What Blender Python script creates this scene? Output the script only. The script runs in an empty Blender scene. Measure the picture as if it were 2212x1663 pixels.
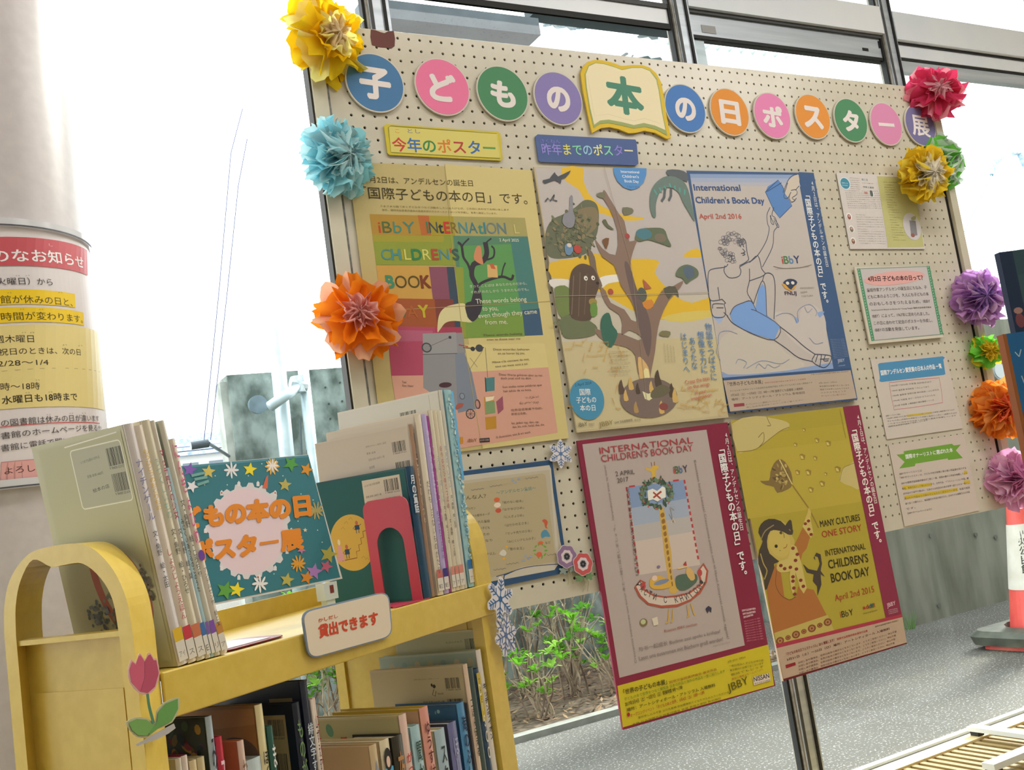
import bpy, math, random
import numpy as np
from mathutils import Vector, Matrix
random.seed(7)
scene = bpy.context.scene
COL = scene.collection
# ------------------------------------------------------------------ camera, world, lights, exposure
F_PX = 2192.815
CW = np.array([-0.8756, -1.8027, 1.15 + 39.4465 * .025])   # camera position
CW[2] = 1.15
RW = np.array([[0.8688026955848439, -0.47273482442842935, -0.14732162745887423],
               [-0.0719157346492648, 0.17390077866273063, -0.9821337211858437],
               [0.4899081579789888, 0.8638751674594649, 0.11708839307342192]])
cam = bpy.data.objects.new('camera', bpy.data.cameras.new('camera'))
COL.objects.link(cam)
cam.data.sensor_fit = 'HORIZONTAL'; cam.data.sensor_width = 36.0
cam.data.lens = F_PX / 2212 * 36.0
cam.data.clip_start = .02; cam.data.clip_end = 300
M = np.eye(4); M[:3, 0] = RW[0]; M[:3, 1] = -RW[1]; M[:3, 2] = -RW[2]; M[:3, 3] = CW
cam.matrix_world = Matrix(M.tolist())
scene.camera = cam

world = bpy.data.worlds.new('world'); scene.world = world; world.use_nodes = True
bg = world.node_tree.nodes['Background']
bg.inputs[0].default_value = (.96, .985, 1, 1); bg.inputs[1].default_value = 4.2
scene.view_settings.view_transform = 'Standard'; scene.view_settings.look = 'None'
scene.view_settings.gamma = 1; scene.view_settings.use_curve_mapping = False
scene.view_settings.exposure = 0.0
scene.cycles.use_denoising = True
scene.cycles.max_bounces = 8; scene.cycles.transparent_max_bounces = 12

def area(name, loc, size, power, col=(1, .975, .945)):
    l = bpy.data.lights.new(name, 'AREA'); l.shape = 'RECTANGLE'; l.size, l.size_y = size
    l.energy = power; l.color = col
    o = bpy.data.objects.new(name, l); o.location = loc; COL.objects.link(o)
    return o
sun = bpy.data.objects.new('sun', bpy.data.lights.new('sun', 'SUN')); COL.objects.link(sun)
sun.data.energy = 12; sun.data.angle = math.radians(12); sun.data.color = (1, .97, .92); sun.location = (5, 5, 6)
sun.rotation_euler = Vector((-.82, -.26, -.51)).to_track_quat('-Z', 'Y').to_euler()
area('ceiling_light', (1.2, -1.1, 2.96), (1.3, .35), 17)
area('ceiling_light.001', (-.7, -1.1, 2.96), (1.3, .35), 15)
area('ceiling_light.002', (2.4, -1.65, 2.96), (1.0, .35), 22)
area('ceiling_light.003', (-1.2, -3.4, 2.96), (1.3, .35), 13)
area('ceiling_light.004', (1.6, -3.4, 2.96), (1.3, .35), 13)

# ------------------------------------------------------------------ maths helpers
def ray(x, y): return RW.T @ np.array([(x - 1106) / F_PX, (y - 831.5) / F_PX, 1.])
def hit(p, n, x, y):
    r = ray(x, y); n = np.array(n, float); k = ((np.array(p) - CW) @ n) / (r @ n); return CW + r * k
def atY(x, y, Y): return hit((0, Y, 0), (0, 1, 0), x, y)
def atZ(x, y, Z): return hit((0, 0, Z), (0, 0, 1), x, y)
def pj(P):
    q = RW @ (np.array(P, float) - CW); return np.array([q[0] / q[2] * F_PX + 1106, q[1] / q[2] * F_PX + 831.5])

# ------------------------------------------------------------------ materials
def lin(h):
    if isinstance(h, str):
        h = h.lstrip('#'); c = [int(h[i:i + 2], 16) / 255 for i in (0, 2, 4)]
    else: c = list(h)
    return [((v + .055) / 1.055) ** 2.4 if v > .04045 else v / 12.92 for v in c]
MATS = {}
def mat(h, rough=.6, metal=0, gain=1.0, spec=.4):
    key = (h, rough, metal, round(gain, 3), spec)
    if key in MATS: return MATS[key]
    m = bpy.data.materials.new('mat_%s' % len(MATS)); m.use_nodes = True
    b = m.node_tree.nodes['Principled BSDF']
    c = [min(.92, v * gain) for v in lin(h)]
    b.inputs['Base Color'].default_value = (*c, 1)
    b.inputs['Roughness'].default_value = rough; b.inputs['Metallic'].default_value = metal
    b.inputs['Specular IOR Level'].default_value = spec
    MATS[key] = m
    return m
def noisy(h1, h2, scale=30, rough=.8, bump=0, detail=6, metal=0, lo=.35, hi=.65, gain=1.0, stretch=None):
    m = bpy.data.materials.new('noise_%s' % len(bpy.data.materials)); m.use_nodes = True
    nt = m.node_tree; b = nt.nodes['Principled BSDF']
    tc = nt.nodes.new('ShaderNodeTexCoord'); n = nt.nodes.new('ShaderNodeTexNoise'); r = nt.nodes.new('ShaderNodeValToRGB')
    mp = nt.nodes.new('ShaderNodeMapping')
    if stretch: mp.inputs['Scale'].default_value = stretch
    nt.links.new(tc.outputs['Object'], mp.inputs[0]); nt.links.new(mp.outputs[0], n.inputs['Vector'])
    n.inputs['Scale'].default_value = scale; n.inputs['Detail'].default_value = detail
    r.color_ramp.elements[0].position = lo; r.color_ramp.elements[1].position = hi
    r.color_ramp.elements[0].color = (*[v * gain for v in lin(h1)], 1); r.color_ramp.elements[1].color = (*[v * gain for v in lin(h2)], 1)
    nt.links.new(n.outputs['Fac'], r.inputs[0]); nt.links.new(r.outputs[0], b.inputs['Base Color'])
    b.inputs['Roughness'].default_value = rough; b.inputs['Metallic'].default_value = metal
    if bump:
        bp = nt.nodes.new('ShaderNodeBump'); bp.inputs['Strength'].default_value = bump; bp.inputs['Distance'].default_value = .004
        nt.links.new(n.outputs['Fac'], bp.inputs['Height']); nt.links.new(bp.outputs[0], b.inputs['Normal'])
    return m
def tissue(h, trans=.55, gain=1.0):
    key = ('t', h, trans)
    if key in MATS: return MATS[key]
    m = bpy.data.materials.new('tissue_%s' % len(MATS)); m.use_nodes = True; nt = m.node_tree
    nt.nodes.clear(); out = nt.nodes.new('ShaderNodeOutputMaterial')
    d = nt.nodes.new('ShaderNodeBsdfDiffuse'); t = nt.nodes.new('ShaderNodeBsdfTranslucent'); mx = nt.nodes.new('ShaderNodeMixShader')
    c = (*[min(.95, v * gain) for v in lin(h)], 1)
    d.inputs[0].default_value = c; t.inputs[0].default_value = c; mx.inputs[0].default_value = trans
    nt.links.new(d.outputs[0], mx.inputs[1]); nt.links.new(t.outputs[0], mx.inputs[2]); nt.links.new(mx.outputs[0], out.inputs[0])
    MATS[key] = m; return m
def glass_mat():
    m = bpy.data.materials.new('window_glass'); m.use_nodes = True; nt = m.node_tree; nt.nodes.clear()
    out = nt.nodes.new('ShaderNodeOutputMaterial'); tr = nt.nodes.new('ShaderNodeBsdfTransparent'); gl = nt.nodes.new('ShaderNodeBsdfGlossy')
    fr = nt.nodes.new('ShaderNodeFresnel'); mx = nt.nodes.new('ShaderNodeMixShader')
    fr.inputs[0].default_value = 1.3; gl.inputs['Roughness'].default_value = .02; tr.inputs[0].default_value = (.95, .97, .965, 1)
    ge = nt.nodes.new('ShaderNodeNewGeometry'); sb = nt.nodes.new('ShaderNodeMath'); sb.operation = 'SUBTRACT'; sb.inputs[0].default_value = 1; mu = nt.nodes.new('ShaderNodeMath'); mu.operation = 'MULTIPLY'
    nt.links.new(ge.outputs['Backfacing'], sb.inputs[1]); nt.links.new(sb.outputs[0], mu.inputs[0]); nt.links.new(fr.outputs[0], mu.inputs[1])
    nt.links.new(mu.outputs[0], mx.inputs[0]); nt.links.new(tr.outputs[0], mx.inputs[1]); nt.links.new(gl.outputs[0], mx.inputs[2]); nt.links.new(mx.outputs[0], out.inputs[0])
    return m
def paint(h, rough=.3, scale=180, bump=.05):
    m = noisy(h, h, scale, rough, bump)
    return m
GLASS = glass_mat()

# ------------------------------------------------------------------ object helpers
def wloc(o):
    v = np.zeros(3)
    while o is not None: v += np.array(o.location); o = o.parent
    return v
def put(name, verts, faces, mats, parent=None, midx=None, smooth=False):
    me = bpy.data.meshes.new(name); off = wloc(parent)
    V = np.asarray(verts, float) - off
    me.from_pydata(V.tolist(), [], [list(f) for f in faces])
    if not isinstance(mats, (list, tuple)): mats = [mats]
    for m_ in mats: me.materials.append(m_)
    if midx is not None: me.polygons.foreach_set('material_index', midx)
    if smooth: me.polygons.foreach_set('use_smooth', [True] * len(me.polygons))
    me.update()
    o = bpy.data.objects.new(name, me); COL.objects.link(o); o.parent = parent
    return o
def thing(name, label, cat, loc, group=None):
    o = bpy.data.objects.new(name, None); o.location = tuple(float(v) for v in loc); o.empty_display_size = .02
    COL.objects.link(o); o['label'] = label; o['category'] = cat
    if group: o['group'] = group
    return o
def tag(o, label, cat, group=None, kind=None):
    o['label'] = label
    if cat: o['category'] = cat
    if group: o['group'] = group
    if kind: o['kind'] = kind
    return o
def struct(o, label=None):
    o['kind'] = 'structure'
    if label: o['label'] = label
    return o
class MB:
    def __init__(s): s.v = []; s.f = []; s.m = []
    def add(s, v, f, mi=0):
        b = len(s.v); s.v += [tuple(p) for p in v]; s.f += [tuple(i + b for i in q) for q in f]; s.m += [mi] * len(f); return s
    def hexa(s, c, mi=0):   # 8 corners: bottom 4 ccw, top 4 ccw
        return s.add(c, [(3, 2, 1, 0), (4, 5, 6, 7), (0, 1, 5, 4), (1, 2, 6, 5), (2, 3, 7, 6), (3, 0, 4, 7)], mi)
    def box(s, x0, x1, y0, y1, z0, z1, mi=0, fr=None):
        c = [(x0, y0, z0), (x1, y0, z0), (x1, y1, z0), (x0, y1, z0), (x0, y0, z1), (x1, y0, z1), (x1, y1, z1), (x0, y1, z1)]
        if fr: c = [fr(*p) for p in c]
        return s.hexa(c, mi)
    def prism(s, ring_a, ring_b, mi=0, caps=True):
        n = len(ring_a); f = [(i, (i + 1) % n, n + (i + 1) % n, n + i) for i in range(n)]
        if caps: f += [tuple(range(n))[::-1], tuple(range(n, 2 * n))]
        return s.add(list(ring_a) + list(ring_b), f, mi)
    def tube(s, pts, r, n=8, mi=0, caps=True):
        pts = [np.array(p, float) for p in pts]; rings = []
        rs = r if isinstance(r, (list, tuple)) else [r] * len(pts)
        up = np.array([0, 0, 1.])
        for i, p in enumerate(pts):
            d = pts[min(i + 1, len(pts) - 1)] - pts[max(i - 1, 0)]; d = d / (np.linalg.norm(d) + 1e-12)
            u = np.cross(d, up)
            if np.linalg.norm(u) < .05: u = np.cross(d, [1., 0, 0])
            u /= np.linalg.norm(u); w = np.cross(d, u)
            rings.append([p + rs[i] * (math.cos(a) * u + math.sin(a) * w) for a in [2 * math.pi * k / n for k in range(n)]])
        b = len(s.v)
        for q in rings: s.v += [tuple(p) for p in q]
        for i in range(len(pts) - 1):
            for k in range(n):
                s.f.append((b + i * n + k, b + i * n + (k + 1) % n, b + (i + 1) * n + (k + 1) % n, b + (i + 1) * n + k)); s.m.append(mi)
        if caps:
            s.f.append(tuple(b + k for k in range(n))[::-1]); s.m.append(mi)
            s.f.append(tuple(b + (len(pts) - 1) * n + k for k in range(n))); s.m.append(mi)
        return s
    def put(s, name, mats, parent=None, smooth=False): return put(name, s.v, s.f, mats, parent, s.m, smooth)
def bevel(o, w=.003, seg=2):
    m = o.modifiers.new('bevel', 'BEVEL'); m.width = w; m.segments = seg; m.limit_method = 'ANGLE'; return o

# ------------------------------------------------------------------ printed surfaces
class Flat:
    """a flat sheet: origin, right axis, up axis; its normal faces the reader"""
    def __init__(s, o, e1, e2):
        s.o = np.array(o, float); s.e1 = np.array(e1, float); s.e2 = np.array(e2, float); s.n = np.cross(s.e1, s.e2)
        s.n /= np.linalg.norm(s.n)
        s.G = np.linalg.inv(np.array([[s.e1 @ s.e1, s.e1 @ s.e2], [s.e1 @ s.e2, s.e2 @ s.e2]]))
    def inv(s, x, y):
        P = hit(s.o, s.n, x, y) - s.o; return s.G @ np.array([P @ s.e1, P @ s.e2])
    def pos(s, ab, lift=0):
        ab = np.asarray(ab, float); return s.o + ab[..., :1] * s.e1 + ab[..., 1:2] * s.e2 + np.multiply.outer(np.asarray(lift, float), s.n)
class Drum:
    """the face of an upright cylinder"""
    def __init__(s, c, r): s.c = np.array(c, float); s.r = r; s.t0 = math.atan2(CW[1] - c[1], CW[0] - c[0])
    def inv(s, x, y):
        d = ray(x, y); o = CW[:2] - s.c; a = d[:2] @ d[:2]; b = o @ d[:2]; c = o @ o - s.r ** 2
        disc = max(b * b - a * c, 0); k = (-b - math.sqrt(disc)) / a; P = CW + d * k
        t = math.atan2(P[1] - s.c[1], P[0] - s.c[0]) - s.t0; t = (t + math.pi) % (2 * math.pi) - math.pi
        return np.array([t * s.r, P[2]])
    def pos(s, ab, lift=0):
        ab = np.asarray(ab, float); t = ab[..., 0] / s.r + s.t0; R = s.r + lift
        return np.stack([s.c[0] + R * np.cos(t), s.c[1] + R * np.sin(t), ab[..., 1]], -1)
TXT = bpy.data.curves.new('letters', 'FONT'); TOB = bpy.data.objects.new('letters', TXT); TXT.resolution_u = 3
TCACHE = {}
def glyphs(s, bold, res=3):
    k = (s, round(bold, 3), res)
    if k not in TCACHE:
        TXT.resolution_u = res; TXT.body = s; TXT.size = 1; TXT.offset = 0
        me = TOB.to_mesh(); n = len(me.vertices); co = np.zeros(n * 3); me.vertices.foreach_get('co', co)
        V = co.reshape(-1, 3)[:, :2].copy(); Fc = [tuple(p.vertices) for p in me.polygons]; TOB.to_mesh_clear(); ix = np.zeros(n)
        if bold > .004 and n:      # heavier strokes: the outline repeated on a small circle
            m_ = 4 if bold < .02 else 8; Vs, Fs, Is = [], [], []
            for j in range(m_):
                a = 2 * math.pi * (j + .5) / m_; Fs += [tuple(i + n * j for i in f) for f in Fc]; Vs.append(V + [bold * math.cos(a), bold * math.sin(a)]); Is.append(np.full(n, float(j)))
            V, Fc, ix = np.concatenate(Vs), Fs, np.concatenate(Is)
        TCACHE[k] = (V, Fc, ix)
    return TCACHE[k]
def cjk(s): return any(ord(c) > 0x2E80 for c in s)
def rot_path(pts, n=6):   # Catmull-Rom closed
    P = [np.array(p, float) for p in pts]; N = len(P); out = []
    for i in range(N):
        a, b, c, d = P[i - 1], P[i], P[(i + 1) % N], P[(i + 2) % N]
        for k in range(n):
            t = k / n; out.append(tuple(.5 * (2 * b + (c - a) * t + (2 * a - 5 * b + 4 * c - d) * t * t + (3 * b - a - 3 * c + d) * t ** 3)))
    return out
def open_path(pts, n=6):
    P = [np.array(p, float) for p in pts]; P = [2 * P[0] - P[1]] + P + [2 * P[-1] - P[-2]]; out = []
    for i in range(1, len(P) - 2):
        a, b, c, d = P[i - 1], P[i], P[i + 1], P[i + 2]
        for k in range(n):
            t = k / n; out.append(tuple(.5 * (2 * b + (c - a) * t + (2 * a - 5 * b + 4 * c - d) * t * t + (3 * b - a - 3 * c + d) * t ** 3)))
    out.append(tuple(P[-2])); return out
class Art:
    """flat print on a sheet; coordinates are read off a photo crop (x0,y0,scale) or given in metres"""
    def __init__(s, surf, crop=None, gain=1.0, lift=.0006, step=.00007, rough=.6):
        s.S = surf; s.crop = crop; s.gain = gain; s.lift = lift; s.step = 6e-6; s.rough = rough
        s.lay = {'a': [[], [], []], 't': [[], [], []]}; s.mats = []; s.mi = {}
    def ab(s, x, y):
        if s.crop is None: return np.array([x, y], float)
        x0, y0, k = s.crop; return np.array(s.S.inv(x0 + x / k, y0 + y / k))
    def scale(s, x, y):   # metres per crop unit, right and up
        if s.crop is None: return 1., 1.
        a = s.ab(x, y); k = s.crop[2]; e = .01
        p0 = pj(s.S.pos(a)); pa = pj(s.S.pos(a + [e, 0])); pb = pj(s.S.pos(a + [0, e]))
        return e / (np.linalg.norm(pa - p0) * k), e / (np.linalg.norm(pb - p0) * k)
    def _m(s, col):
        if col not in s.mi: s.mi[col] = len(s.mats); s.mats.append(mat(col, s.rough, 0, s.gain))
        return s.mi[col]
    def _add(s, ab, faces, col, kind='a', ix=None):
        L = s.lay[kind]; b = len(L[0]); P = s.S.pos(np.asarray(ab), s.lift if ix is None else s.lift + ix * 8e-7); s.lift += s.step
        L[0] += P.tolist(); L[1] += [tuple(i + b for i in f) for f in faces]; L[2] += [s._m(col)] * len(faces)
    def poly(s, pts, col, smooth=0):
        if smooth: pts = rot_path(pts, smooth)
        ab = np.array([s.ab(*p) for p in pts])
        ar = sum(ab[i - 1][0] * ab[i][1] - ab[i][0] * ab[i - 1][1] for i in range(len(ab)))
        f = tuple(range(len(ab))); s._add(ab, [f if ar > 0 else f[::-1]], col); return s
    def grid(s, q, col, nx=10, ny=1):   # quad TL,TR,BR,BL subdivided (for curved faces)
        A = [s.ab(*p) for p in q]; V = []; Fc = []
        for j in range(ny + 1):
            for i in range(nx + 1):
                u, v = i / nx, j / ny; V.append((A[0] * (1 - u) + A[1] * u) * (1 - v) + (A[3] * (1 - u) + A[2] * u) * v)
        for j in range(ny):
            for i in range(nx):
                a = j * (nx + 1) + i; Fc.append((a + nx + 1, a + nx + 2, a + 1, a))
        s._add(V, Fc, col); return s
    def ell(s, x, y, rx, ry, col, rot=0, n=28):
        c = s.ab(x, y); kx, ky = s.scale(x, y); r = math.radians(rot)
        pts = []
        for k in range(n):
            t = 2 * math.pi * k / n; u, v = rx * kx * math.cos(t), ry * ky * math.sin(t)
            pts.append(c + [u * math.cos(r) - v * math.sin(r), u * math.sin(r) + v * math.cos(r)])
        s._add(pts, [tuple(range(n))], col); return s
    def line(s, pts, w, col, closed=False, smooth=0):
        if smooth: pts = rot_path(pts, smooth) if closed else open_path(pts, smooth)
        A = np.array([s.ab(*p) for p in pts]); k = s.scale(*pts[0])[0]; h = w * k / 2; n = len(A); V = []; Fc = []
        for i in range(n):
            d = (A[(i + 1) % n] - A[i - 1]) if closed else (A[min(i + 1, n - 1)] - A[max(i - 1, 0)])
            d = d / (np.linalg.norm(d) + 1e-12); m_ = np.array([-d[1], d[0]]); V += [A[i] + m_ * h, A[i] - m_ * h]
        for i in range(n if closed else n - 1):
            j = (i + 1) % n; Fc.append((2 * i, 2 * i + 1, 2 * j + 1, 2 * j))
        s._add(V, Fc, col); return s
    def text(s, t, p0, p1, h, col, bold=0, kind='t'):
        a0 = s.ab(*p0); a1 = s.ab(*p1); d = a1 - a0; Ln = np.linalg.norm(d); d = d / Ln; m_ = np.array([-d[1], d[0]])
        ky = s.scale(*p0)[1]; V, Fc, ix = glyphs(t, bold)
        if not len(V): return s
        x0, x1 = V[:, 0].min(), V[:, 0].max(); j = cjk(t); sz = h * ky / (.86 if j else .71); b = -.07 if j else 0
        s._add(a0 + np.outer((V[:, 0] - x0) / (x1 - x0) * Ln, d) + np.outer((V[:, 1] - b) * sz, m_), Fc, col, kind, ix); return s
    def ctext(s, t, c, w, h, col, bold=0, rot=0, kind='t', shear=0):
        a = s.ab(*c); kx, ky = s.scale(*c); V, Fc, ix = glyphs(t, bold, 5)
        u = (V[:, 0] - (V[:, 0].min() + V[:, 0].max()) / 2) / (V[:, 0].max() - V[:, 0].min()) * w * kx
        v = (V[:, 1] - (V[:, 1].min() + V[:, 1].max()) / 2) / (V[:, 1].max() - V[:, 1].min()) * h * ky
        u = u + v * shear; r = math.radians(rot)
        s._add(a + np.c_[u * math.cos(r) - v * math.sin(r), u * math.sin(r) + v * math.cos(r)], Fc, col, kind, ix); return s
    def mtext(s, t, p0, p1, h, cols, bolds=(0,), kind='t'):
        p0 = np.array(p0, float); p1 = np.array(p1, float); j = cjk(t); info = []
        for c in t:
            if c == ' ': info.append((.32, 0, 0, 0)); continue
            V = glyphs(c, 0, 5)[0]; w = V[:, 0].max() - V[:, 0].min(); lo, hi = V[:, 1].min(), V[:, 1].max(); info.append((1.0 if cjk(c) else w + .09, w, lo, hi))
        tot = sum(i[0] for i in info); acc = 0; k = 0; L = np.linalg.norm(p1 - p0); em = h / (.86 if j else .70)
        for c, (adv, w, lo, hi) in zip(t, info):
            if c != ' ':
                q = p0 + (p1 - p0) * ((acc + adv / 2) / tot); b = bolds[k % len(bolds)]; mid = ((lo + hi) / 2 + (.07 if j else 0)) * em
                s.ctext(c, (q[0], q[1] - mid), (w + 2 * b) * L / tot, (hi - lo + 2 * b) * em, cols[k % len(cols)], b, 0, kind); k += 1
            acc += adv
        return s
    def vtext(s, t, p0, p1, w, col, bold=0, kind='t'):
        a0 = s.ab(*p0); a1 = s.ab(*p1); d = a1 - a0; n = len(t); H = np.linalg.norm(d) / n; d = d / np.linalg.norm(d)
        r_ = np.array([-d[1], d[0]]); kx = s.scale(*p0)[0]; W = w * kx
        for i, c in enumerate(t):
            if c == ' ': continue
            V, Fc, ix = glyphs(c, bold); cen = a0 + d * H * (i + .5)
            u = V[:, 0] - .5 if cjk(c) else V[:, 0] - (V[:, 0].min() + V[:, 0].max()) / 2; v = V[:, 1] - .38
            if c in '「」ー（）～…': u, v = (V[:, 1] - .38), -(V[:, 0] - .5)
            if c in '、。': u = u + .55; v = v + .55
            s._add(cen + np.outer(u * W / .92, r_) + np.outer(-v * H / .98, d), Fc, col, kind, ix)
        return s
    def done(s, parent, names=('artwork', 'lettering')):
        if parent.type == 'EMPTY':
            ch = [c for c in parent.children if c.type == 'MESH' and not c.name.startswith(('stem', 'wire', 'dark_seam', 'clear_band'))]
            parent = ch[-1] if ch else parent
        for k, nm in zip(('a', 't'), names):
            L = s.lay[k]
            if L[0]:
                put(nm, L[0], L[1], s.mats, parent, L[2])
def sheet(name, surf, ab, thick, matl, parent, lift=0.0):
    ab = np.array(ab, float); ar = sum(ab[i - 1][0] * ab[i][1] - ab[i][0] * ab[i - 1][1] for i in range(len(ab)))
    if ar < 0: ab = ab[::-1]
    n = len(ab); top = surf.pos(ab, lift + thick); bot = surf.pos(ab, lift)
    return put(name, np.r_[bot, top], [tuple(range(n))[::-1], tuple(range(n, 2 * n))] + [(i, (i + 1) % n, n + (i + 1) % n, n + i) for i in range(n)], matl, parent)
def rrect(x0, x1, y0, y1, r, n=5):
    out = []
    for cx, cy, a in ((x1 - r, y1 - r, 0), (x0 + r, y1 - r, 90), (x0 + r, y0 + r, 180), (x1 - r, y0 + r, 270)):
        for k in range(n + 1):
            t = math.radians(a + 90 * k / n); out.append((cx + r * math.cos(t), cy + r * math.sin(t)))
    return out
def barcode(A, x, y, w, h, seed=1, num=True):   # centre, size in the art's own units
    rn = random.Random(seed); a = A.ab(x, y); kx, ky = A.scale(x, y); V = []; Fc = []; u = -w / 2
    while u < w / 2:
        b = rn.choice((.02, .03, .05)) * w
        c0 = [(u, -h * .35), (u + b, -h * .35), (u + b, h / 2), (u, h / 2)]; k = len(V)
        V += [a + [p[0] * kx, p[1] * ky] for p in c0]; Fc.append((k, k + 1, k + 2, k + 3)); u += b + rn.choice((.02, .03, .045)) * w
    A._add(V, Fc, '2a2826')
    if num: A.ctext('9 784000 %06d' % (seed * 7919 % 999999), (x, y + h * .45) if A.crop else (x, y - h * .45), w, h * .12, '2a2826')

# ================================================================== SETTING
M_floor = noisy('8f7f6b', 'a08f7a', 8, .5)
M_wall = noisy('d9d4c8', 'e2ddd2', 20, .8)
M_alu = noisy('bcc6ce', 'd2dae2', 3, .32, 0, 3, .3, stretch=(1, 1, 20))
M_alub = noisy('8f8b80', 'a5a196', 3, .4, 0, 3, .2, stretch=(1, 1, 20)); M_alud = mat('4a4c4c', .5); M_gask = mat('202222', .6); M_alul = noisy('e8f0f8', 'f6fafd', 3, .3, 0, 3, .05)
struct(MB().box(-3.5, 6.5, -6, .3, -.1, 0).put('floor', M_floor))
struct(MB().box(-3.5, 6.5, -6, .3, 3.0, 3.1).put('ceiling', M_wall))
struct(MB().box(-3.5, 6.5, -6.1, -6, 0, 3.0).put('wall_back', M_wall))
struct(MB().box(-3.6, -3.5, -6, .3, 0, 3.0).put('wall_left', M_wall))
struct(MB().box(6.5, 6.6, -6, .3, 0, 3.0).put('wall_right', M_wall))
struct(MB().box(-3.5, 6.5, .19, .3, 0, .30).put('wall_window', M_wall))
# window frames: mullions every bay, transom, sash rails, glass panes
bays = [-3.49, -2.40, -1.60, -.80, .058, .948, 1.775, 2.60, 3.46, 4.3, 5.15, 6.45]
ZR = 1.04     # height of the middle rail behind the board
for i in range(len(bays) - 1):
    x0, x1 = bays[i] + .015, bays[i + 1] - .040
    w = thing('window_%d' % (i + 1), 'x', 'window', (x0, .25, .3)); del w['category']; del w['label']; w['kind'] = 'structure'
    zl = ZR if i == 6 else .30; zr = ZR if i == 5 else .30
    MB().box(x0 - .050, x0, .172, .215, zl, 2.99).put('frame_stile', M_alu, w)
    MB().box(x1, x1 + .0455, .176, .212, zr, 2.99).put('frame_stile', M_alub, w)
    MB().box(x1 + .006, x1 + .014, .170, .176, zr, 2.99).put('gasket_strip', M_alud, w)
    MB().box(x0 - .016, x0 - .010, .166, .172, zl, 2.99).put('gasket_strip', M_gask, w)
    MB().box(x1 - .007, x1, .183, .200, zr, 2.99).put('stile_trim', M_gask, w)
    zp = 2.305
    if i < 4: zp = 2.99
    elif i == 4:      # left sash: slim rails
        MB().box(x0, x1, .19, .212, 2.360, 2.405).put('sash_rail', M_alul, w)
        MB().box(x0, x1, .185, .195, 2.345, 2.360).put('gasket_strip', M_gask, w)
        MB().box(x0, x1, .185, .2, 2.405, 2.418).put('gasket_strip', M_alud, w)
        MB().box(x0, x1, .2, .212, 2.455, 2.50).put('transom', M_alul, w); zp = 2.345
    elif i == 5:       # middle sash with the deep lock rail
        MB().box(x0, x1, .182, .215, 2.402, 2.412).put('sash_rail', M_alud, w)
        rl = MB().box(x0, x1, .19, .215, 2.340, 2.402).put('sash_rail', M_alu, w)
        MB().box(x0, x1, .188, .212, 2.330, 2.340).put('gasket_strip', M_gask, w)
        MB().box(x0 + .05, x0 + .1, .1885, .19, 2.35, 2.372).put('maker_label', mat('a9aaa9'), rl)
        MB().box(x1 - .09, x1 - .065, .1885, .19, 2.357, 2.366).put('lock_slot', M_gask, rl)
        MB().box(x1 - .015, x1 - .009, .1885, .19, 2.372, 2.395).put('lock_slot', M_gask, rl)
        MB().box(x0, x0 + .055, .195, .212, ZR, 2.33).put('frame_stile', M_alu, w)
        MB().box(x0, x1, .17, .22, 2.412, 2.50).put('transom', M_alul, w); zp = 2.33
    else:
        MB().box(x0, x1, .17, .22, 2.400, 2.492).put('transom', M_alul, w)
        MB().box(x0, x1, .185, .2, 2.393, 2.400).put('gasket_strip', M_gask, w)
        MB().box(x0, x1, .19, .215, 2.352, 2.393).put('sash_rail', M_alul, w)
        MB().box(x0, x1, .193, .2, 2.343, 2.352).put('gasket_strip', M_gask, w)
        MB().box(x0, x1, .195, .215, 2.305, 2.343).put('sash_rail', M_alu, w)
    lx0, lx1 = (x0, bays[7] - .04) if i == 5 else (x0, x1)
    if i != 6:
        MB().box(lx0, lx1, .172, .22, .30, .335).put('sill_rail', M_alul, w)
        MB().box(lx0, lx1, .19, .205, .335, .345).put('gasket_strip', M_gask, w)
        MB().box(lx0, lx1, .20, .22, .345, .352).put('sill_rail', M_alul, w)
    if i in (5, 6):
        MB().box(x0 - .02, x1 + .02, .176, .215, ZR - .012, ZR + .028).put('middle_rail', M_alu, w)
        MB().box(x0 - .02, x1 + .02, .170, .176, ZR + .004, ZR + .009).put('gasket_strip', M_gask, w)
        MB().box(x0, x1, .188, .193, ZR + .028, zp).put('pane', GLASS, w)
        if i == 5: MB().box(lx0, lx1, .188, .193, .352, ZR - .012).put('pane', GLASS, w)
    else: MB().box(x0, x1, .188, .193, .352, zp).put('pane', GLASS, w)
    if i >= 4: MB().box(x0, x1, .188, .193, 2.5, 2.99).put('pane', GLASS, w)

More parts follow.
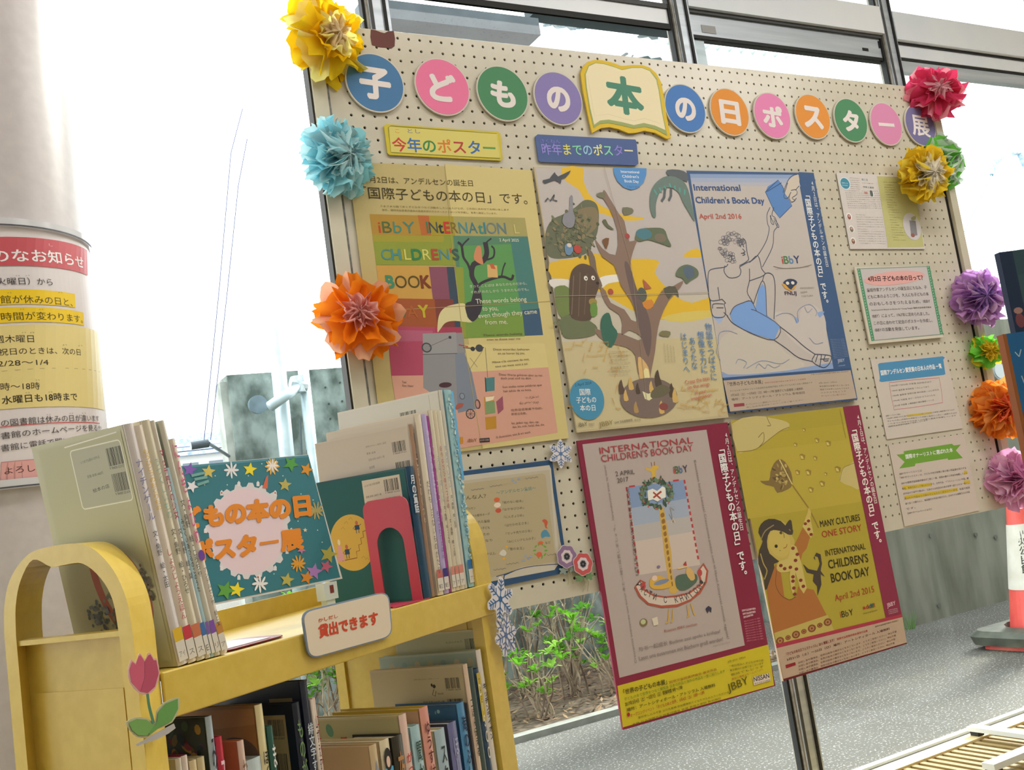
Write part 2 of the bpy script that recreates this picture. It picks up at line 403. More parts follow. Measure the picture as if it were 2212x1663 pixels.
# ------------------------------------------------------------------ outdoors
def asphalt():
    m = bpy.data.materials.new('paving'); m.use_nodes = True; nt = m.node_tree; b = nt.nodes['Principled BSDF']
    tc = nt.nodes.new('ShaderNodeTexCoord'); n1 = nt.nodes.new('ShaderNodeTexNoise'); n2 = nt.nodes.new('ShaderNodeTexNoise')
    r1 = nt.nodes.new('ShaderNodeValToRGB'); r2 = nt.nodes.new('ShaderNodeValToRGB'); mx = nt.nodes.new('ShaderNodeMix'); mx.data_type = 'RGBA'
    n1.inputs['Scale'].default_value = 1.3; n1.inputs['Detail'].default_value = 5; n2.inputs['Scale'].default_value = 115; n2.inputs['Detail'].default_value = 2
    r1.color_ramp.elements[0].position = .3; r1.color_ramp.elements[0].color = (.092, .090, .080, 1); r1.color_ramp.elements[1].position = .72; r1.color_ramp.elements[1].color = (.135, .133, .120, 1)
    r2.color_ramp.elements[0].position = .60; r2.color_ramp.elements[0].color = (0, 0, 0, 1); r2.color_ramp.elements[1].position = .68; r2.color_ramp.elements[1].color = (1, 1, 1, 1)
    for n in (n1, n2): nt.links.new(tc.outputs['Object'], n.inputs['Vector'])
    nt.links.new(n1.outputs['Fac'], r1.inputs[0]); nt.links.new(n2.outputs['Fac'], r2.inputs[0]); nt.links.new(r2.outputs[0], mx.inputs[0])
    nt.links.new(r1.outputs[0], mx.inputs[6]); mx.inputs[7].default_value = (.40, .40, .385, 1); nt.links.new(mx.outputs[2], b.inputs['Base Color'])
    b.inputs['Roughness'].default_value = .9; b.inputs['Specular IOR Level'].default_value = .08; return m
struct(MB().box(-40, 60, .3, 60, .1, .2).put('paved_ground', asphalt()))
struct(MB().box(-3.5, 6.5, .3, .38, .2, .222).put('trim_1', noisy('6d6b60', '7f7b6a', 30, .8)))
concrete = noisy('5c5f50', '7e8072', 3.5, .85, .3, 8, stretch=(2.2, 2.2, .5))
conc2 = noisy('4a5650', '8e9b96', 9, .85, .5, 12, lo=.38, hi=.62, stretch=(1, 1, .7))
# low wall at the right, cast panels with tie holes
w = thing('concrete_wall', 'grey cast concrete garden wall behind the traffic cone', 'wall', (4, 2.1, .2))
MB().box(2.75, 6.9, 2.1, 2.25, .2, 1.835).put('wall_body', concrete, w)
for k, (x, y) in enumerate(((2010, 1157), (2107, 1155), (2027, 1307), (2150, 1160))):
    P = atY(x, y, 2.099); t = MB().tube([P, P + np.array([0, -.006, 0])], .013, 10); t.put('tie_hole', mat('55584e'), w)
w = thing('boundary_wall', 'mottled grey block wall behind the galvanised pipes at left', 'wall', (1.5, 3.2, .2))
x0 = atY(490, 812, 3.2)[0]; zt = atY(600, 803, 3.2)[2]
MB().box(x0, 8, 3.2, 3.35, .2, zt).put('wall_body', conc2, w)
MB().box(x0 - .035, x0, 3.215, 3.33, .2, zt - .03).put('end_pier', noisy('8a9089', 'b5b9b2', 8, .85, .4), w)
dt = MB()
for i in range(14):
    for j in range(8):
        X = x0 + .5 + i * .075 + random.uniform(-.012, .012); Z = zt - .09 - j * .085 + random.uniform(-.012, .012)
        dt.tube([(X, 3.2, Z), (X, 3.195, Z)], .005, 6)
tag(dt.put('pit_marks', mat('3d4440'), w), 'rows of small dark pits', None, kind='stuff')
# pipes in front of that wall
galv = noisy('a9bcc4', 'c6d6dc', 8, .4, 0, 4, .2)
def pipe_at(name, label, p0, p1, Y, r, group=None, parent=None, m=galv):
    a, b = atY(*p0, Y), atY(*p1, Y)
    if parent is None: t = thing(name, label, 'pipe', (b[0], Y, min(a[2], b[2])), group)
    else: t = parent
    if 'thick' in label: b = np.array([b[0], Y, .2])
    MB().tube([a, b], r, 14).put('pipe_body', m, t, True); return t, a, b
t, a, b = pipe_at('galvanised_post', 'thick galvanised post standing before the mottled wall', (565, 420), (622, 1130), 3.0, .036)
t['category'] = 'post'
c = atY(555, 875, 3.08); MB().tube([c, c + np.array([0, -.03, 0])], .045, 24).put('round_plate', noisy('5d6f78', '8596a0', 5, .2), t)
t, a, b = pipe_at('clamped_pipe', 'thinner galvanised pipe clamped beside the thick post', (640, 660), (655, 905), 2.96, .027)
a2, b2 = atY(583, 878, 2.9), atY(643, 836, 2.93)
MB().tube([a2, b2], .026, 12).put('bracket_arm', galv, t, True)
c = atY(645, 830, 2.94); MB().tube([c - [.04, 0, -.01], c + [.04, 0, -.01]], .032, 10).tube([c - [0, 0, .04], c + [0, 0, .04]], .034, 10).put('clamp', noisy('9fb0b8', 'd7e0e4', 30, .4, .3), t)
for x in (-7, 7): MB().tube([atY(655 + x, 905, 2.96), atY(658 + x, 985, 2.96)], .006, 6).put('tie_rod', mat('4f5d63'), t)
# guy wires and the strain insulator in front of a tiled roof
t = thing('guy_wire', 'pair of thin guy wires ending in a grey insulator', 'wire', atY(440, 950, 2.6))
for p in ([(524, 235), (499, 330), (474, 620), (441, 950)], [(534, 300), (515, 400), (490, 640), (455, 950)]):
    MB().tube([atY(*q, 2.6) for q in p], .0022, 5).put('wire', mat('5f6484'), t)
a, b = atY(412, 963, 2.6), atY(450, 957, 2.6); MB().tube([a, b], .018, 14).tube([b, (x0 - .02, 3.25, b[2] - .01)], .008, 8).put('insulator', mat('4a545c', .3), t)
# house with blue tiled roof far away
t = thing('tiled_house', 'far white house under a pale blue tiled roof', 'house', atY(430, 1000, 20))
a, b = atY(360, 925, 20), atY(482, 915, 20)
mbx = MB(); mbx.box(a[0] - 3, b[0] + .3, 20.3, 24, 0.2, a[2] - .5); mbx.put('wall_body', mat('e8e8e4'), t)
for r in range(5):
    z = a[2] - .12 * r; y = 21.0 - .24 * r
    MB().box(a[0] - 3.2, b[0] + .3, y, y + .3, z - .12, z - .05).put('roof_course', noisy('7d93b8', 'c5d2e6', 14, .6), t)
for k in range(3): MB().box(a[0] + .3 + k * .55, a[0] + .62 + k * .55, 20.26, 20.3, a[2] - 1.15, a[2] - .75).put('window', mat('6a7a86', .2), t)
# right hand lamp pole with stays, rail behind the purple flower
t = thing('metal_pole', 'pale blue metal pole with two stay brackets above the wall', 'pole', atY(2240, 760, 2.6))
pale = noisy('a8dbe6', 'c5e6ee', 6, .45)
MB().tube([atY(2147, 187, 2.6), atY(2216, 600, 2.6), atY(2262, 880, 2.6)], .028, 16).put('pole_body', pale, t, True)
MB().tube([atY(2139, 165, 2.6), atY(2147, 187, 2.6)], .006, 8).put('pole_tip', pale, t)
for q in ([(2168, 338), (2150, 350), (2142, 378)], [(2188, 332), (2202, 330), (2212, 360)]):
    MB().tube([atY(*p, 2.58) for p in q], [.012, .022, .013], 10).put('stay_bracket', noisy('7f97ab', 'b5c9d6', 60, .5), t)
MB().tube([atY(2142, 378, 2.58), atY(2083, 500, 2.58)], .004, 6).put('stay_wire', mat('9adbe6'), t)
t = thing('hand_rail', 'grey pipe rail running above the concrete wall behind the purple flower', 'rail', atY(2160, 635, 3.6))
a = atY(2160, 632, 3.6)
MB().tube([a - [1.6, 0, 0], a + [3, 0, 0]], .055, 12).put('rail_pipe', mat('8b9897', .5), t, True)
for dx in (-1.5, 2.9): MB().tube([a + [dx, 0, 0], (a[0] + dx, 3.6, .2)], .04, 10).put('rail_post', mat('8b9897', .5), t, True)
c = atY(2155, 802, 2.09); d = thing('round_reflector', 'round grey disc on the concrete wall beside the green and yellow flower', 'reflector', c)
MB().tube([c + [0, .01, 0], c + [0, -.012, 0]], .055, 28).put('disc', mat('9aa3a1', .3), d); MB().tube([c + [0, -.004, 0], c + [0, -.016, 0]], .045, 28).put('lens', mat('aab3b4', .2), d)
# corrugated canopy seen through the upper left window
t = thing('canopy', 'corrugated translucent canopy with a dark edge beam outside the upper left window', 'canopy', (.8, 1.0, 2.8))
a, b = atY(850, 1, .9), atY(1190, 44, .9)
MB().box(a[0] - .1, b[0] - .05, .9, .98, a[2] - .06, a[2] + .0).put('edge_beam', noisy('3e4a52', '59666e', 6, .5), t)
MB().box(b[0] - .05, 2.2, .9, .98, a[2] + .03, a[2] + .06).put('edge_beam', mat('39444b'), t)
V = []; Fc = []; n = 120
for i in range(n + 1):
    X = b[0] - .25 + i * .015; off = .012 * math.sin(i * math.pi / 2)
    V += [(X, .99, a[2] + .02 + off), (X - .55, 2.2, a[2] + .34 + off)]
    if i < n: Fc.append((2 * i, 2 * i + 2, 2 * i + 3, 2 * i + 1))
put('corrugated_sheet', V, Fc, tissue('d8e4e4', .75), t)
V = []; Fc = []
P0 = [atY(x, y, 1.3) for x, y in ((1178, 50), (1190, 78), (1208, 100), (1222, 94), (1226, 80), (1242, 78), (1246, 58), (1268, 58), (1272, 44), (1180, 34))]
MB().prism(P0, [p + np.array([0, .02, 0]) for p in P0]).put('leaf_litter', noisy('5c666b', '8e989c', 90, .8), t)
a, b = atY(1384, 84, 1.2), atY(1404, 128, 1.2)
MB().box(a[0], a[0] + .09, 1.2, 1.26, 2.05, a[2] + .02).put('canopy_post', mat('4c5758'), t)
MB().tube([atY(1376, 100, 1.19), atY(1340, 125, 1.19)], .006, 6).tube([atY(1376, 100, 1.19), atY(1364, 126, 1.19)], .003, 6).put('stay_wire', mat('4c5758'), t)

# traffic cone on its rubber weight
cx, cy = 3.33, 1.19
t = thing('traffic_cone', 'faded red traffic cone with a lettered white band on a black rubber weight', 'cone', (cx, cy, .2))
red = noisy('d8504a', 'ee6258', 9, .5)
def ringc(r, z, n=32): return [(cx + r * math.cos(2 * math.pi * k / n), cy + r * math.sin(2 * math.pi * k / n), z) for k in range(n)]
def sqr(h, z, k=.05): return [(cx + x, cy + y, z) for x, y in rrect(-h, h, -h, h, k, 3)]
MB().prism(sqr(.19, .2), sqr(.185, .222)).put('cone_flange', red, t)
MB().prism(ringc(.135, .222), ringc(.03, .90)).put('cone_body', red, t, False)
q = MB(); o1, o2, o3 = sqr(.225, .224, .07), sqr(.235, .262, .07), sqr(.21, .285, .07); n = len(o1)
i1 = [(cx + .15 * math.cos(2 * math.pi * (k + .5) / n - .0), cy + .15 * math.sin(2 * math.pi * (k + .5) / n), .292) for k in range(n)]
i0 = [(p[0], p[1], .224) for p in i1]
q.v = o1 + o2 + o3 + i1 + i0
for b in range(4): q.f += [(b * n + i, b * n + (i + 1) % n, (b + 1) * n + (i + 1) % n, (b + 1) * n + i) for i in range(n)]
q.m = [0] * len(q.f); q.put('rubber_weight', noisy('3c4038', '55594e', 12, .6, .2), t)
S = Flat((cx - .0, cy - .14, .56), (1, 0, 0), (0, .158, .987))
q = MB(); q.prism(ringc(.1015, .45), ringc(.0585, .735), caps=False); q.put('white_band', noisy('cfcabb', 'dedacd', 12, .6), t)
class ConeS:
    def pos(s, ab, lift=0):
        ab = np.asarray(ab, float); z = ab[..., 1]; r = .135 - (z - .222) * .155 + .002 + lift; th = -2.45 + ab[..., 0] / .09
        return np.stack([cx + r * np.cos(th), cy + r * np.sin(th), z], -1)
A = Art(ConeS(), None, 1.0); A.vtext('中央公民館', (-.015, .72), (-.02, .52), .036, '26302c', .02); A.vtext('中央図書館', (.07, .72), (.07, .52), .036, '26302c', .02)
A.done(t)

# planting bed: soil, azalea shrubs with twigs and leaf rosettes
soil = noisy('4b3f33', '7a6a55', 30, .95, .8, 8)
struct(MB().box(-.6, 2.75, 2.05, 3.2, .19, .215).put('planting_bed', soil))
struct(MB().box(-.6, 2.75, 2.0, 2.06, .19, .225).put('trim_2', noisy('75776f', '8b8c84', 10, .8)))
lf = [tissue('7cc43c', .4, .62), tissue('5fa53a', .4, .62), tissue('a6dc60', .4, .66)]
bark = noisy('8a7a66', 'b5a68e', 20, .9); bark2 = noisy('5d4e40', '766655', 20, .9)
rn = random.Random(3)
litter = MB()
for k in range(2600):
    x, y = rn.uniform(-.3, 2.7), rn.uniform(2.07, 3.15); a = rn.uniform(0, 6.28); L = rn.uniform(.012, .035); z = .217 + rn.uniform(0, .03)
    d = np.array([math.cos(a), math.sin(a), rn.uniform(-.4, .4)]) * L; p = np.array([x, y, z]); s_ = np.array([-d[1], d[0], 0]) * .25
    litter.add([p - d, p + s_, p + d, p - s_], [(0, 1, 2, 3)], rn.choice((0, 0, 1, 2)))
tag(litter.put('leaf_litter', [mat('6b523c', .9), mat('94795a', .9), mat('463629', .9)]), 'dry brown leaf litter lying on the planting bed soil', 'leaf litter', kind='stuff')
def shrub(x, y, h, wd, nleaf, label, seed, green=0):
    rn = random.Random(seed); t = thing('azalea_shrub', label, 'shrub', (x, y, .21), 'young azaleas in the planting bed')
    st = [MB(), MB()]; tips = []
    for k in range(int(9 + h * 12)):
        a = rn.uniform(0, 6.28); p = np.array([x + rn.uniform(-.05, .05), y + rn.uniform(-.05, .05), .21]); d = np.array([math.cos(a) * .4, math.sin(a) * .4, 1.0]); pts = [p]
        for s_ in range(5):
            d = d + np.array([rn.uniform(-.45, .45), rn.uniform(-.45, .45), rn.uniform(-.25, .2)]) * 1.0; d /= np.linalg.norm(d)
            p = p + d * np.array([wd, wd, h]) / 4.2 * rn.uniform(.7, 1.2)
            p = p.copy(); p[2] = max(p[2], .23); p[0] = min(max(p[0], x - wd), x + wd); p[1] = min(max(p[1], 2.12), 3.12); pts.append(p)
            if s_ > 0:
                q = p + np.array([rn.uniform(-1, 1) * wd, rn.uniform(-.5, .5) * wd, rn.uniform(-.1, .7) * h]) * .28; q[1] = min(max(q[1], 2.1), 3.15); q[2] = max(q[2], .22)
                st[rn.random() < .3].tube([p, (p + q) / 2 + rn.uniform(-.015, .015), q], [.0026, .002, .0012], 5); tips.append((q, q - p))
        st[rn.random() < .3].tube(pts, [.006, .005, .0042, .0034, .0028, .002], 5); tips.append((pts[-1], d))
    for i in (0, 1): tag(st[i].put('twigs', (bark, bark2)[i], t), ('pale bare twigs', 'dark twigs')[i], None, kind='stuff')
    rn.shuffle(tips); tips.sort(key=lambda q: -q[0][2] * (1 if green else 0)); L = MB()
    for p, d in tips[:nleaf]:
        ci = rn.choice((0, 0, 1, 2)); nl = rn.randint(6, 9); sz = rn.uniform(.034, .062)
        for k in range(nl):
            a = 2 * math.pi * k / nl + rn.uniform(-.3, .3); el = rn.uniform(.1, .9); u = np.array([math.cos(a) * math.cos(el), math.sin(a) * math.cos(el), math.sin(el)]); v = np.array([-math.sin(a), math.cos(a), 0]) * .2
            w_ = u * .55 + [0, 0, .12]
            L.add([p, p + (w_ - v) * sz, p + (u * .85 - v * .7) * sz, p + u * sz, p + (u * .85 + v * .7) * sz, p + (w_ + v) * sz], [(0, 1, 5), (1, 2, 4, 5), (2, 3, 4)], ci)
    tag(L.put('leaves', lf, t), 'rosettes of small green leaves', None, kind='stuff'); return t
names = ['bare twiggy azalea with few green tips under the left end of the board', 'azalea with bright green leaf rosettes beside the red bordered poster',
         'low leafy azalea at the kerb right of the yellow cart', 'azalea seen through the open back of the cart', 'tall twiggy azalea against the far wall', 'small azalea half hidden behind the red bordered poster',
         'azalea at the left end of the bed behind the lower books', 'thin azalea between the cart and the far wall']
for k, (px, py, Y, h, wd, nl, g) in enumerate([(1150, 1500, 2.75, .62, .30, 22, 1), (1250, 1520, 2.5, .42, .26, 26, 0), (1170, 1560, 2.25, .26, .24, 24, 0), (735, 1560, 2.5, .6, .3, 60, 1),
                                              (1230, 1450, 3.0, .78, .34, 16, 1), (1330, 1500, 2.4, .32, .24, 22, 0), (650, 1600, 2.6, .5, .3, 60, 1), (1080, 1520, 2.9, .6, .3, 14, 1)]):
    X = atY(px, py, Y)[0]; shrub(X, Y, h, wd, nl, names[k], 10 + k, g)
P = atY(1955, 1350, 2.08); rn = random.Random(5); L = MB()
for k in range(40):
    a = rn.uniform(0, 6.28); b0 = np.array([P[0] - .02 + rn.uniform(-.06, .06), 2.06 + rn.uniform(-.01, .02), .2]); d = np.array([math.cos(a) * .04, -abs(math.sin(a)) * .03, rn.uniform(.05, .12)])
    L.add([b0, b0 + [.004, 0, 0], b0 + d], [(0, 1, 2)])
t = thing('grass_tuft', 'small tuft of grass at the foot of the concrete wall', 'grass', (P[0], 2.06, .2)); L.put('blades', tissue('8cc46a', .3, .8), t)
# slatted cover under the window with a steel stand foot on it
t = thing('slatted_grating', 'slatted wooden grating along the foot of the window', 'grating', (1.5, 0, 0))
cream = noisy('cdb67c', 'd9c492', 9, .5); slat = noisy('8f7844', 'a58d58', 12, .5)
MB().box(.6, 3.2, .118, .166, .31, .356).put('back_rail', cream, t)
MB().box(.6, 3.2, -.42, -.36, .0, .356).put('front_board', cream, t)
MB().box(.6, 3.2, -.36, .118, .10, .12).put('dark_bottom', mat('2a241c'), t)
sm = None
for k in range(84):
    X = .62
    if sm is None: sm = MB().box(X, X + .016, -.36, .118, .325, .351).put('slat', slat, t)
    else: c = sm.copy(); COL.objects.link(c); c.location = (sm.location[0] + k * .0306, sm.location[1], sm.location[2])
t = thing('steel_stand_foot', 'white steel stand foot lying on the slatted wooden grating', 'stand', atZ(2212, 1600, .37))
a = atZ(2093, 1569, .378); st = mat('d6dad6', .3)
MB().box(a[0] - .010, a[0] + .022, -.33, a[1], .368, .38).put('foot_bar', st, t)
a2 = atZ(2122, 1650, .38); MB().box(a2[0], a2[0] + .9, a2[1] - .032, a2[1] + .002, .368, .383).put('foot_bar', st, t)
MB().box(a[0] - .006, a[0] + .018, a[1] - .03, a[1] - .005, .3515, .368).box(a2[0] + .005, a2[0] + .03, a2[1] - .03, a2[1], .3515, .368).box(a[0] - .006, a[0] + .018, -.32, -.29, .3515, .368).put('rubber_foot', M_gask, t)
MB().box(a2[0] + .62, a2[0] + .65, a2[1] - .03, a2[1], .383, 1.05).put('upright', st, t)

# ================================================================== PILLAR AND NOTICE
PC = (-.8056, -.198); PR = .142
pillar_m = noisy('c6c0c0', 'cdc7c6', 60, .4, .02)
n = 64; rg = lambda r, z, c=PC, n=64: [(c[0] + r * math.cos(2 * math.pi * k / n), c[1] + r * math.sin(2 * math.pi * k / n), z) for k in range(n)]
o = MB().prism(rg(PR - .006, 0), rg(PR - .006, 3.0), caps=False).put('column_1', pillar_m, None, True); struct(o)
D = Drum(PC, PR)
zt = 1.631; zb = float(D.inv(50, 1053)[1]); tw = [math.atan2(CW[1] - PC[1], CW[0] - PC[0])]
t = thing('round_notice', 'curved white notice with red banner and yellow panels wrapped round the pillar', 'notice', (PC[0], PC[1], zb))
V = []; Fc = []; m = 60
for i in range(m + 1):
    a = tw[0] - 1.75 + 3.5 * i / m
    for r in (PR - .003, PR):
        for z in (zb, zt): V.append((PC[0] + r * math.cos(a), PC[1] + r * math.sin(a), z))
    if i < m:
        b = 4 * i; Fc += [(b + 2, b + 6, b + 7, b + 3), (b + 1, b + 5, b + 4, b), (b + 3, b + 7, b + 5, b + 1), (b, b + 4, b + 6, b + 2)]
Fc += [(0, 2, 3, 1), (4 * m + 1, 4 * m + 3, 4 * m + 2, 4 * m)]
put('notice_sheet', V, Fc, mat('e6dfe0', .35), t)
clear = mat('d8dade', .15)
for z in (zt - .012, zb):
    q = MB(); q.prism(rg(PR + .004, z), rg(PR + .004, z + .012), caps=False); q.put('clear_band', clear, t, True)
    q = MB(); q.prism(rg(PR + .0046, z + .001), rg(PR + .0046, z + .003), caps=False); q.put('dark_seam', mat('55555c'), t, True)
a = tw[0] + D.inv(212, 716)[0] / PR
A = Art(D, (0, 450, 2.5583), 1.05, .0008, .00007, .4)
A.grid([(-70, 160), (478, 232), (482, 372), (-70, 322)], 'c8565f', 14)
A.grid([(-70, 452), (411, 474), (415, 549), (-70, 538)], 'f0cc1e', 12)
A.grid([(-70, 552), (459, 577), (462, 648), (-70, 640)], 'f0cc1e', 12)
A.grid([(-70, 656), (540, 690), (575, 1118), (-70, 1118)], 'e6d48e', 14, 4)
A.grid([(-60, 906), (560, 910), (560, 913), (-60, 909)], 'b8a778', 12)
A.grid([(-40, 1212), (548, 1186), (548, 1190), (-40, 1216)], 'c8383c', 12)
A.grid([(5, 1402), (300, 1378), (320, 1500), (0, 1516)], 'c88f8c', 8); A.grid([(9, 1407), (298, 1383), (316, 1494), (5, 1510)], 'e2aaa6', 8)
A.text('のなお知らせ', (-45, 300), (462, 335), 66, 'f4f0f0', .018)
A.text('し', (268, 208), (290, 214), 14, 'e8c8c8')
A.text('（火曜日）から', (-38, 427), (291, 428), 38, '3a3434')
A.text('館が休みの日と、', (4, 527), (400, 544), 42, '4a4008'); A.text('時間が変わります。', (8, 622), (456, 636), 42, '4a4008')
A.text('週木曜日', (-30, 746), (188, 741), 40, '3c3426'); A.text('祝日のときは、次の日', (-6, 815), (444, 814), 36, '3c3426')
A.text('2/28～1/4', (-12, 878), (268, 868), 36, '3c3426'); A.text('時～18時', (4, 1008), (220, 1002), 40, '3c3426')
A.text('水曜日も18時まで', (12, 1084), (426, 1062), 42, '2a2418', .01); A.text('の図書館は休みの日が違います', (8, 1208), (546, 1180), 36, '4a4242')
A.text('書館のホームページを見るか', (8, 1278), (560, 1232), 36, '4a4242'); A.text('書館に電話で聞いて', (8, 1346), (420, 1298), 36, '4a4242')
A.text('よろしくお願いします', (26, 1472), (520, 1430), 38, '54342f')
for x, y in ((85, 375), (140, 374), (320, 468), (40, 470), (215, 562), (110, 560), (120, 690), (165, 690), (345, 758), (430, 762), (195, 952), (140, 1022), (265, 1018), (255, 1142), (380, 1136), (450, 1135)): A.text('ょう', (x, y), (x + 22, y + 1), 7, '6a5a50')
A.done(t)

# ================================================================== PEGBOARD
P_ = .025; Z0 = 1.15 + 39.4465 * P_
def bz(v): return Z0 - v * P_
board_m = noisy('cdc6b2', 'd5cfbc', 12, .28, .02)
rim_m = noisy('c9c3ad', 'd6d0ba', 10, .4)
tb = thing('pegboard', 'large cream perforated display board hung in front of the window', 'display board', (.7, 0, bz(47.4)))
u0, u1, v0, v1 = -5, 64, 0, 46
V = []; Fc = []; hr = .0032; q8 = [(math.cos(math.pi / 8 + k * math.pi / 4), math.sin(math.pi / 8 + k * math.pi / 4)) for k in range(8)]
sq = [(.5, 0), (.5, .5), (0, .5), (-.5, .5), (-.5, 0), (-.5, -.5), (0, -.5), (.5, -.5)]
TH = .005
for v in range(v0, v1 + 1):
    for u in range(u0, u1 + 1):
        b = len(V); X, Z = u * P_, bz(v)
        for k in range(8): V.append((X + sq[k][0] * P_, 0, Z + sq[k][1] * P_))
        for k in range(8): V.append((X + hr * math.cos(k * math.pi / 4), 0, Z + hr * math.sin(k * math.pi / 4)))
        for k in range(8): V.append((V[b + 8 + k][0], TH, V[b + 8 + k][2]))
        for k in range(8):
            j = (k + 1) % 8; Fc.append((b + k, b + 8 + k, b + 8 + j, b + j)); Fc.append((b + 8 + k, b + 16 + k, b + 16 + j, b + 8 + j))
o = put('perforated_panel', V, Fc, board_m, tb)
m_ = o.data
XL, XR, ZT, ZB = (u0 - .5) * P_, (u1 + .5) * P_, bz(-.5), bz(46.5)
XFL = -6.62 * P_; zt_ = bz(-.55); zb_ = bz(47.45)
q = MB(); q.box(XFL, XL, 0, TH, ZB, ZT); q.box(XFL, XR + .012, 0, TH, zb_, ZB); q.box(XFL, XR + .012, 0, TH, ZT, zt_); q.box(XR, XR + .012, 0, TH, ZB, ZT); q.put('panel_margin', board_m, tb)
MB().box(XFL, XR + .012, TH + .004, .012, zb_, zt_).put('hole_light_block', mat('1c1712', .9), tb)  # added dark sheet, stops window light showing through the peg holes
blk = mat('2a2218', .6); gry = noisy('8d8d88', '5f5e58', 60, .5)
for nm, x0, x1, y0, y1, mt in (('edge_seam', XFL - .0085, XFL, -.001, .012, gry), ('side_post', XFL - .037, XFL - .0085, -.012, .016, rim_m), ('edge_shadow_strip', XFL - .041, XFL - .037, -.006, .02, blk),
                               ('edge_seam', XR + .011, XR + .019, -.0015, .012, mat('15110d', .8)), ('side_post', XR + .019, XR + .047, -.012, .016, rim_m)):
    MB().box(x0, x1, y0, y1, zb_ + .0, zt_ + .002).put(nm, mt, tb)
for x in (.058, .948):
    for z in (1.25, 1.95): MB().box(x - .02, x + .02, .012, .175, z, z + .03).put('bracket', M_alud, tb)
B = Flat((0, 0, 0), (1, 0, 0), (0, 0, 1))
def bpt(x, y, Y=0.): P = atY(x, y, Y); return (P[0], P[2])
q = MB(); rn = random.Random(2)
pts = [(801, 64), (812, 66), (822, 70), (830, 72), (838, 68), (850, 67), (853, 84), (852, 100), (845, 105), (833, 103), (820, 102), (812, 100), (803, 97), (800, 80)]
o = sheet('worn_tape', B, [bpt(*p) for p in pts], .0006, mat('70443f', .7), None, .0004); tag(o, 'torn brown tape patch on the top left corner of the board', 'tape')
o = sheet('purple_tape', B, [bpt(*p) for p in ((2150, 1046), (2167, 1042), (2172, 1075), (2156, 1080))], .0006, mat('6a4a66', .6), None, .0004); tag(o, 'small dull purple tape at the lower right corner of the board', 'tape')
def scr(x, y, s): # scraped glue marks
    pass
# ---- title discs
G1 = 1.12
discs = [(810, 179, 64.6, 64.3, '4c7ba8', '子', 68, 71, 'blue paper disc with the first white title character, under the yellow pompom'),
         (955.7, 188, 60.5, 62.5, 'e87aa2', 'ど', 58, 62, 'pink paper disc second in the title row, beside a blue one'),
         (1085.7, 202, 56.4, 61, '4f8a62', 'も', 53, 58, 'green paper disc third in the title row, between pink and lavender'),
         (1205.7, 212.7, 53.5, 58.7, '8a7fb6', 'の', 50, 55, 'lavender paper disc just left of the book shaped cutout'),
         (1480, 234.4, 45.5, 53, '4f7fc0', 'の', 44, 51, 'blue paper disc just right of the book shaped cutout'),
         (1576, 242, 43.8, 51.5, 'e0923f', '日', 43, 54, 'orange paper disc with a boxy white character right of the blue disc'),
         (1668, 250, 41.3, 50, 'e286b4', 'ポ', 43, 49, 'pink paper disc between the two orange discs'),
         (1755.6, 252, 39, 49.4, 'e0923f', 'ス', 41, 49, 'orange paper disc left of the right hand green disc'),
         (1837.5, 260, 38.5, 48.5, '4f8a62', 'タ', 35, 48, 'green paper disc in the right half of the title row'),
         (1914, 268, 35.2, 46, 'd78ab0', 'ー', 34, 8, 'pink paper disc with a single white bar'),
         (1987.6, 270.5, 35.7, 44, '75709c', '展', 38, 46, 'dull purple paper disc last in the title row, under the red pompom')]
for (x, y, rx, ry, c, ch, w, h, lab) in discs:
    cc = np.array(bpt(x, y, -.006)); rad = (np.linalg.norm(np.array(bpt(x + rx, y + 0 * rx, -.006)) - cc) + .064 * 2) / 3; rad = .0635 if x < 1300 else .0622
    t = thing('title_disc', lab, 'title disc', (cc[0], -.003, cc[1]), 'title discs along the top of the board')
    SB = Flat((0, -.006, 0), (1, 0, 0), (0, 0, 1))
    ring = [(cc[0] + rad * math.cos(k * math.pi / 32), cc[1] + rad * math.sin(k * math.pi / 32)) for k in range(64)]
    sheet('white_backing', SB, ring, .004, mat('d8d2c4', .7), t, -.003)
    ring2 = [(cc[0] + rad * .955 * math.cos(k * math.pi / 32), cc[1] + rad * .955 * math.sin(k * math.pi / 32)) for k in range(64)]
    sheet('paper_disc', SB, ring2, .0004, mat(c, .75, 0, G1), t, .001)
    A = Art(SB, (0, 0, 1), 1, .0018); A.ctext(ch, (x, y + 2), w, h, 'efe6e2', .05 if ch not in 'ー展' else (.0 if ch == 'ー' else .02), -4 if ch not in 'ー' else 0)
    if ch == 'ー': pass
    A.done(t)
# ---- book shaped cutout
def cutout(name, label, cat, pts, edge, Y=-.004, th=.003, group=None, sm=0, crop=None):
    S = Flat((0, Y, 0), (1, 0, 0), (0, 0, 1)); k = crop or (0, 0, 1)
    P = rot_path(pts, sm) if sm else pts
    ab = [S.inv(k[0] + p[0] / k[2], k[1] + p[1] / k[2]) for p in P]; c = np.mean(ab, 0)
    t = thing(name, label, cat, (c[0], Y, c[1]), group); sheet('paper', S, ab, th, edge, t, 0)
    return t, S
K = (1240, 100, 5.53)
outl = [(70, 330), (95, 260), (150, 195), (230, 172), (330, 176), (450, 205), (560, 245), (680, 232), (800, 232), (890, 262), (970, 330), (1030, 440), (1060, 600), (1090, 820), (1145, 1105), (1095, 1112), (960, 1040), (830, 1015), (730, 1040), (640, 1045), (520, 995), (410, 972), (310, 985), (205, 1045), (150, 800), (100, 560)]
t, S = cutout('title_book', 'cream and yellow open book cutout with a large green character', 'title cutout', outl, mat('e8c63c', .7), -.004, .004, None, 0, K)
A = Art(S, K, 1.05, .0046)
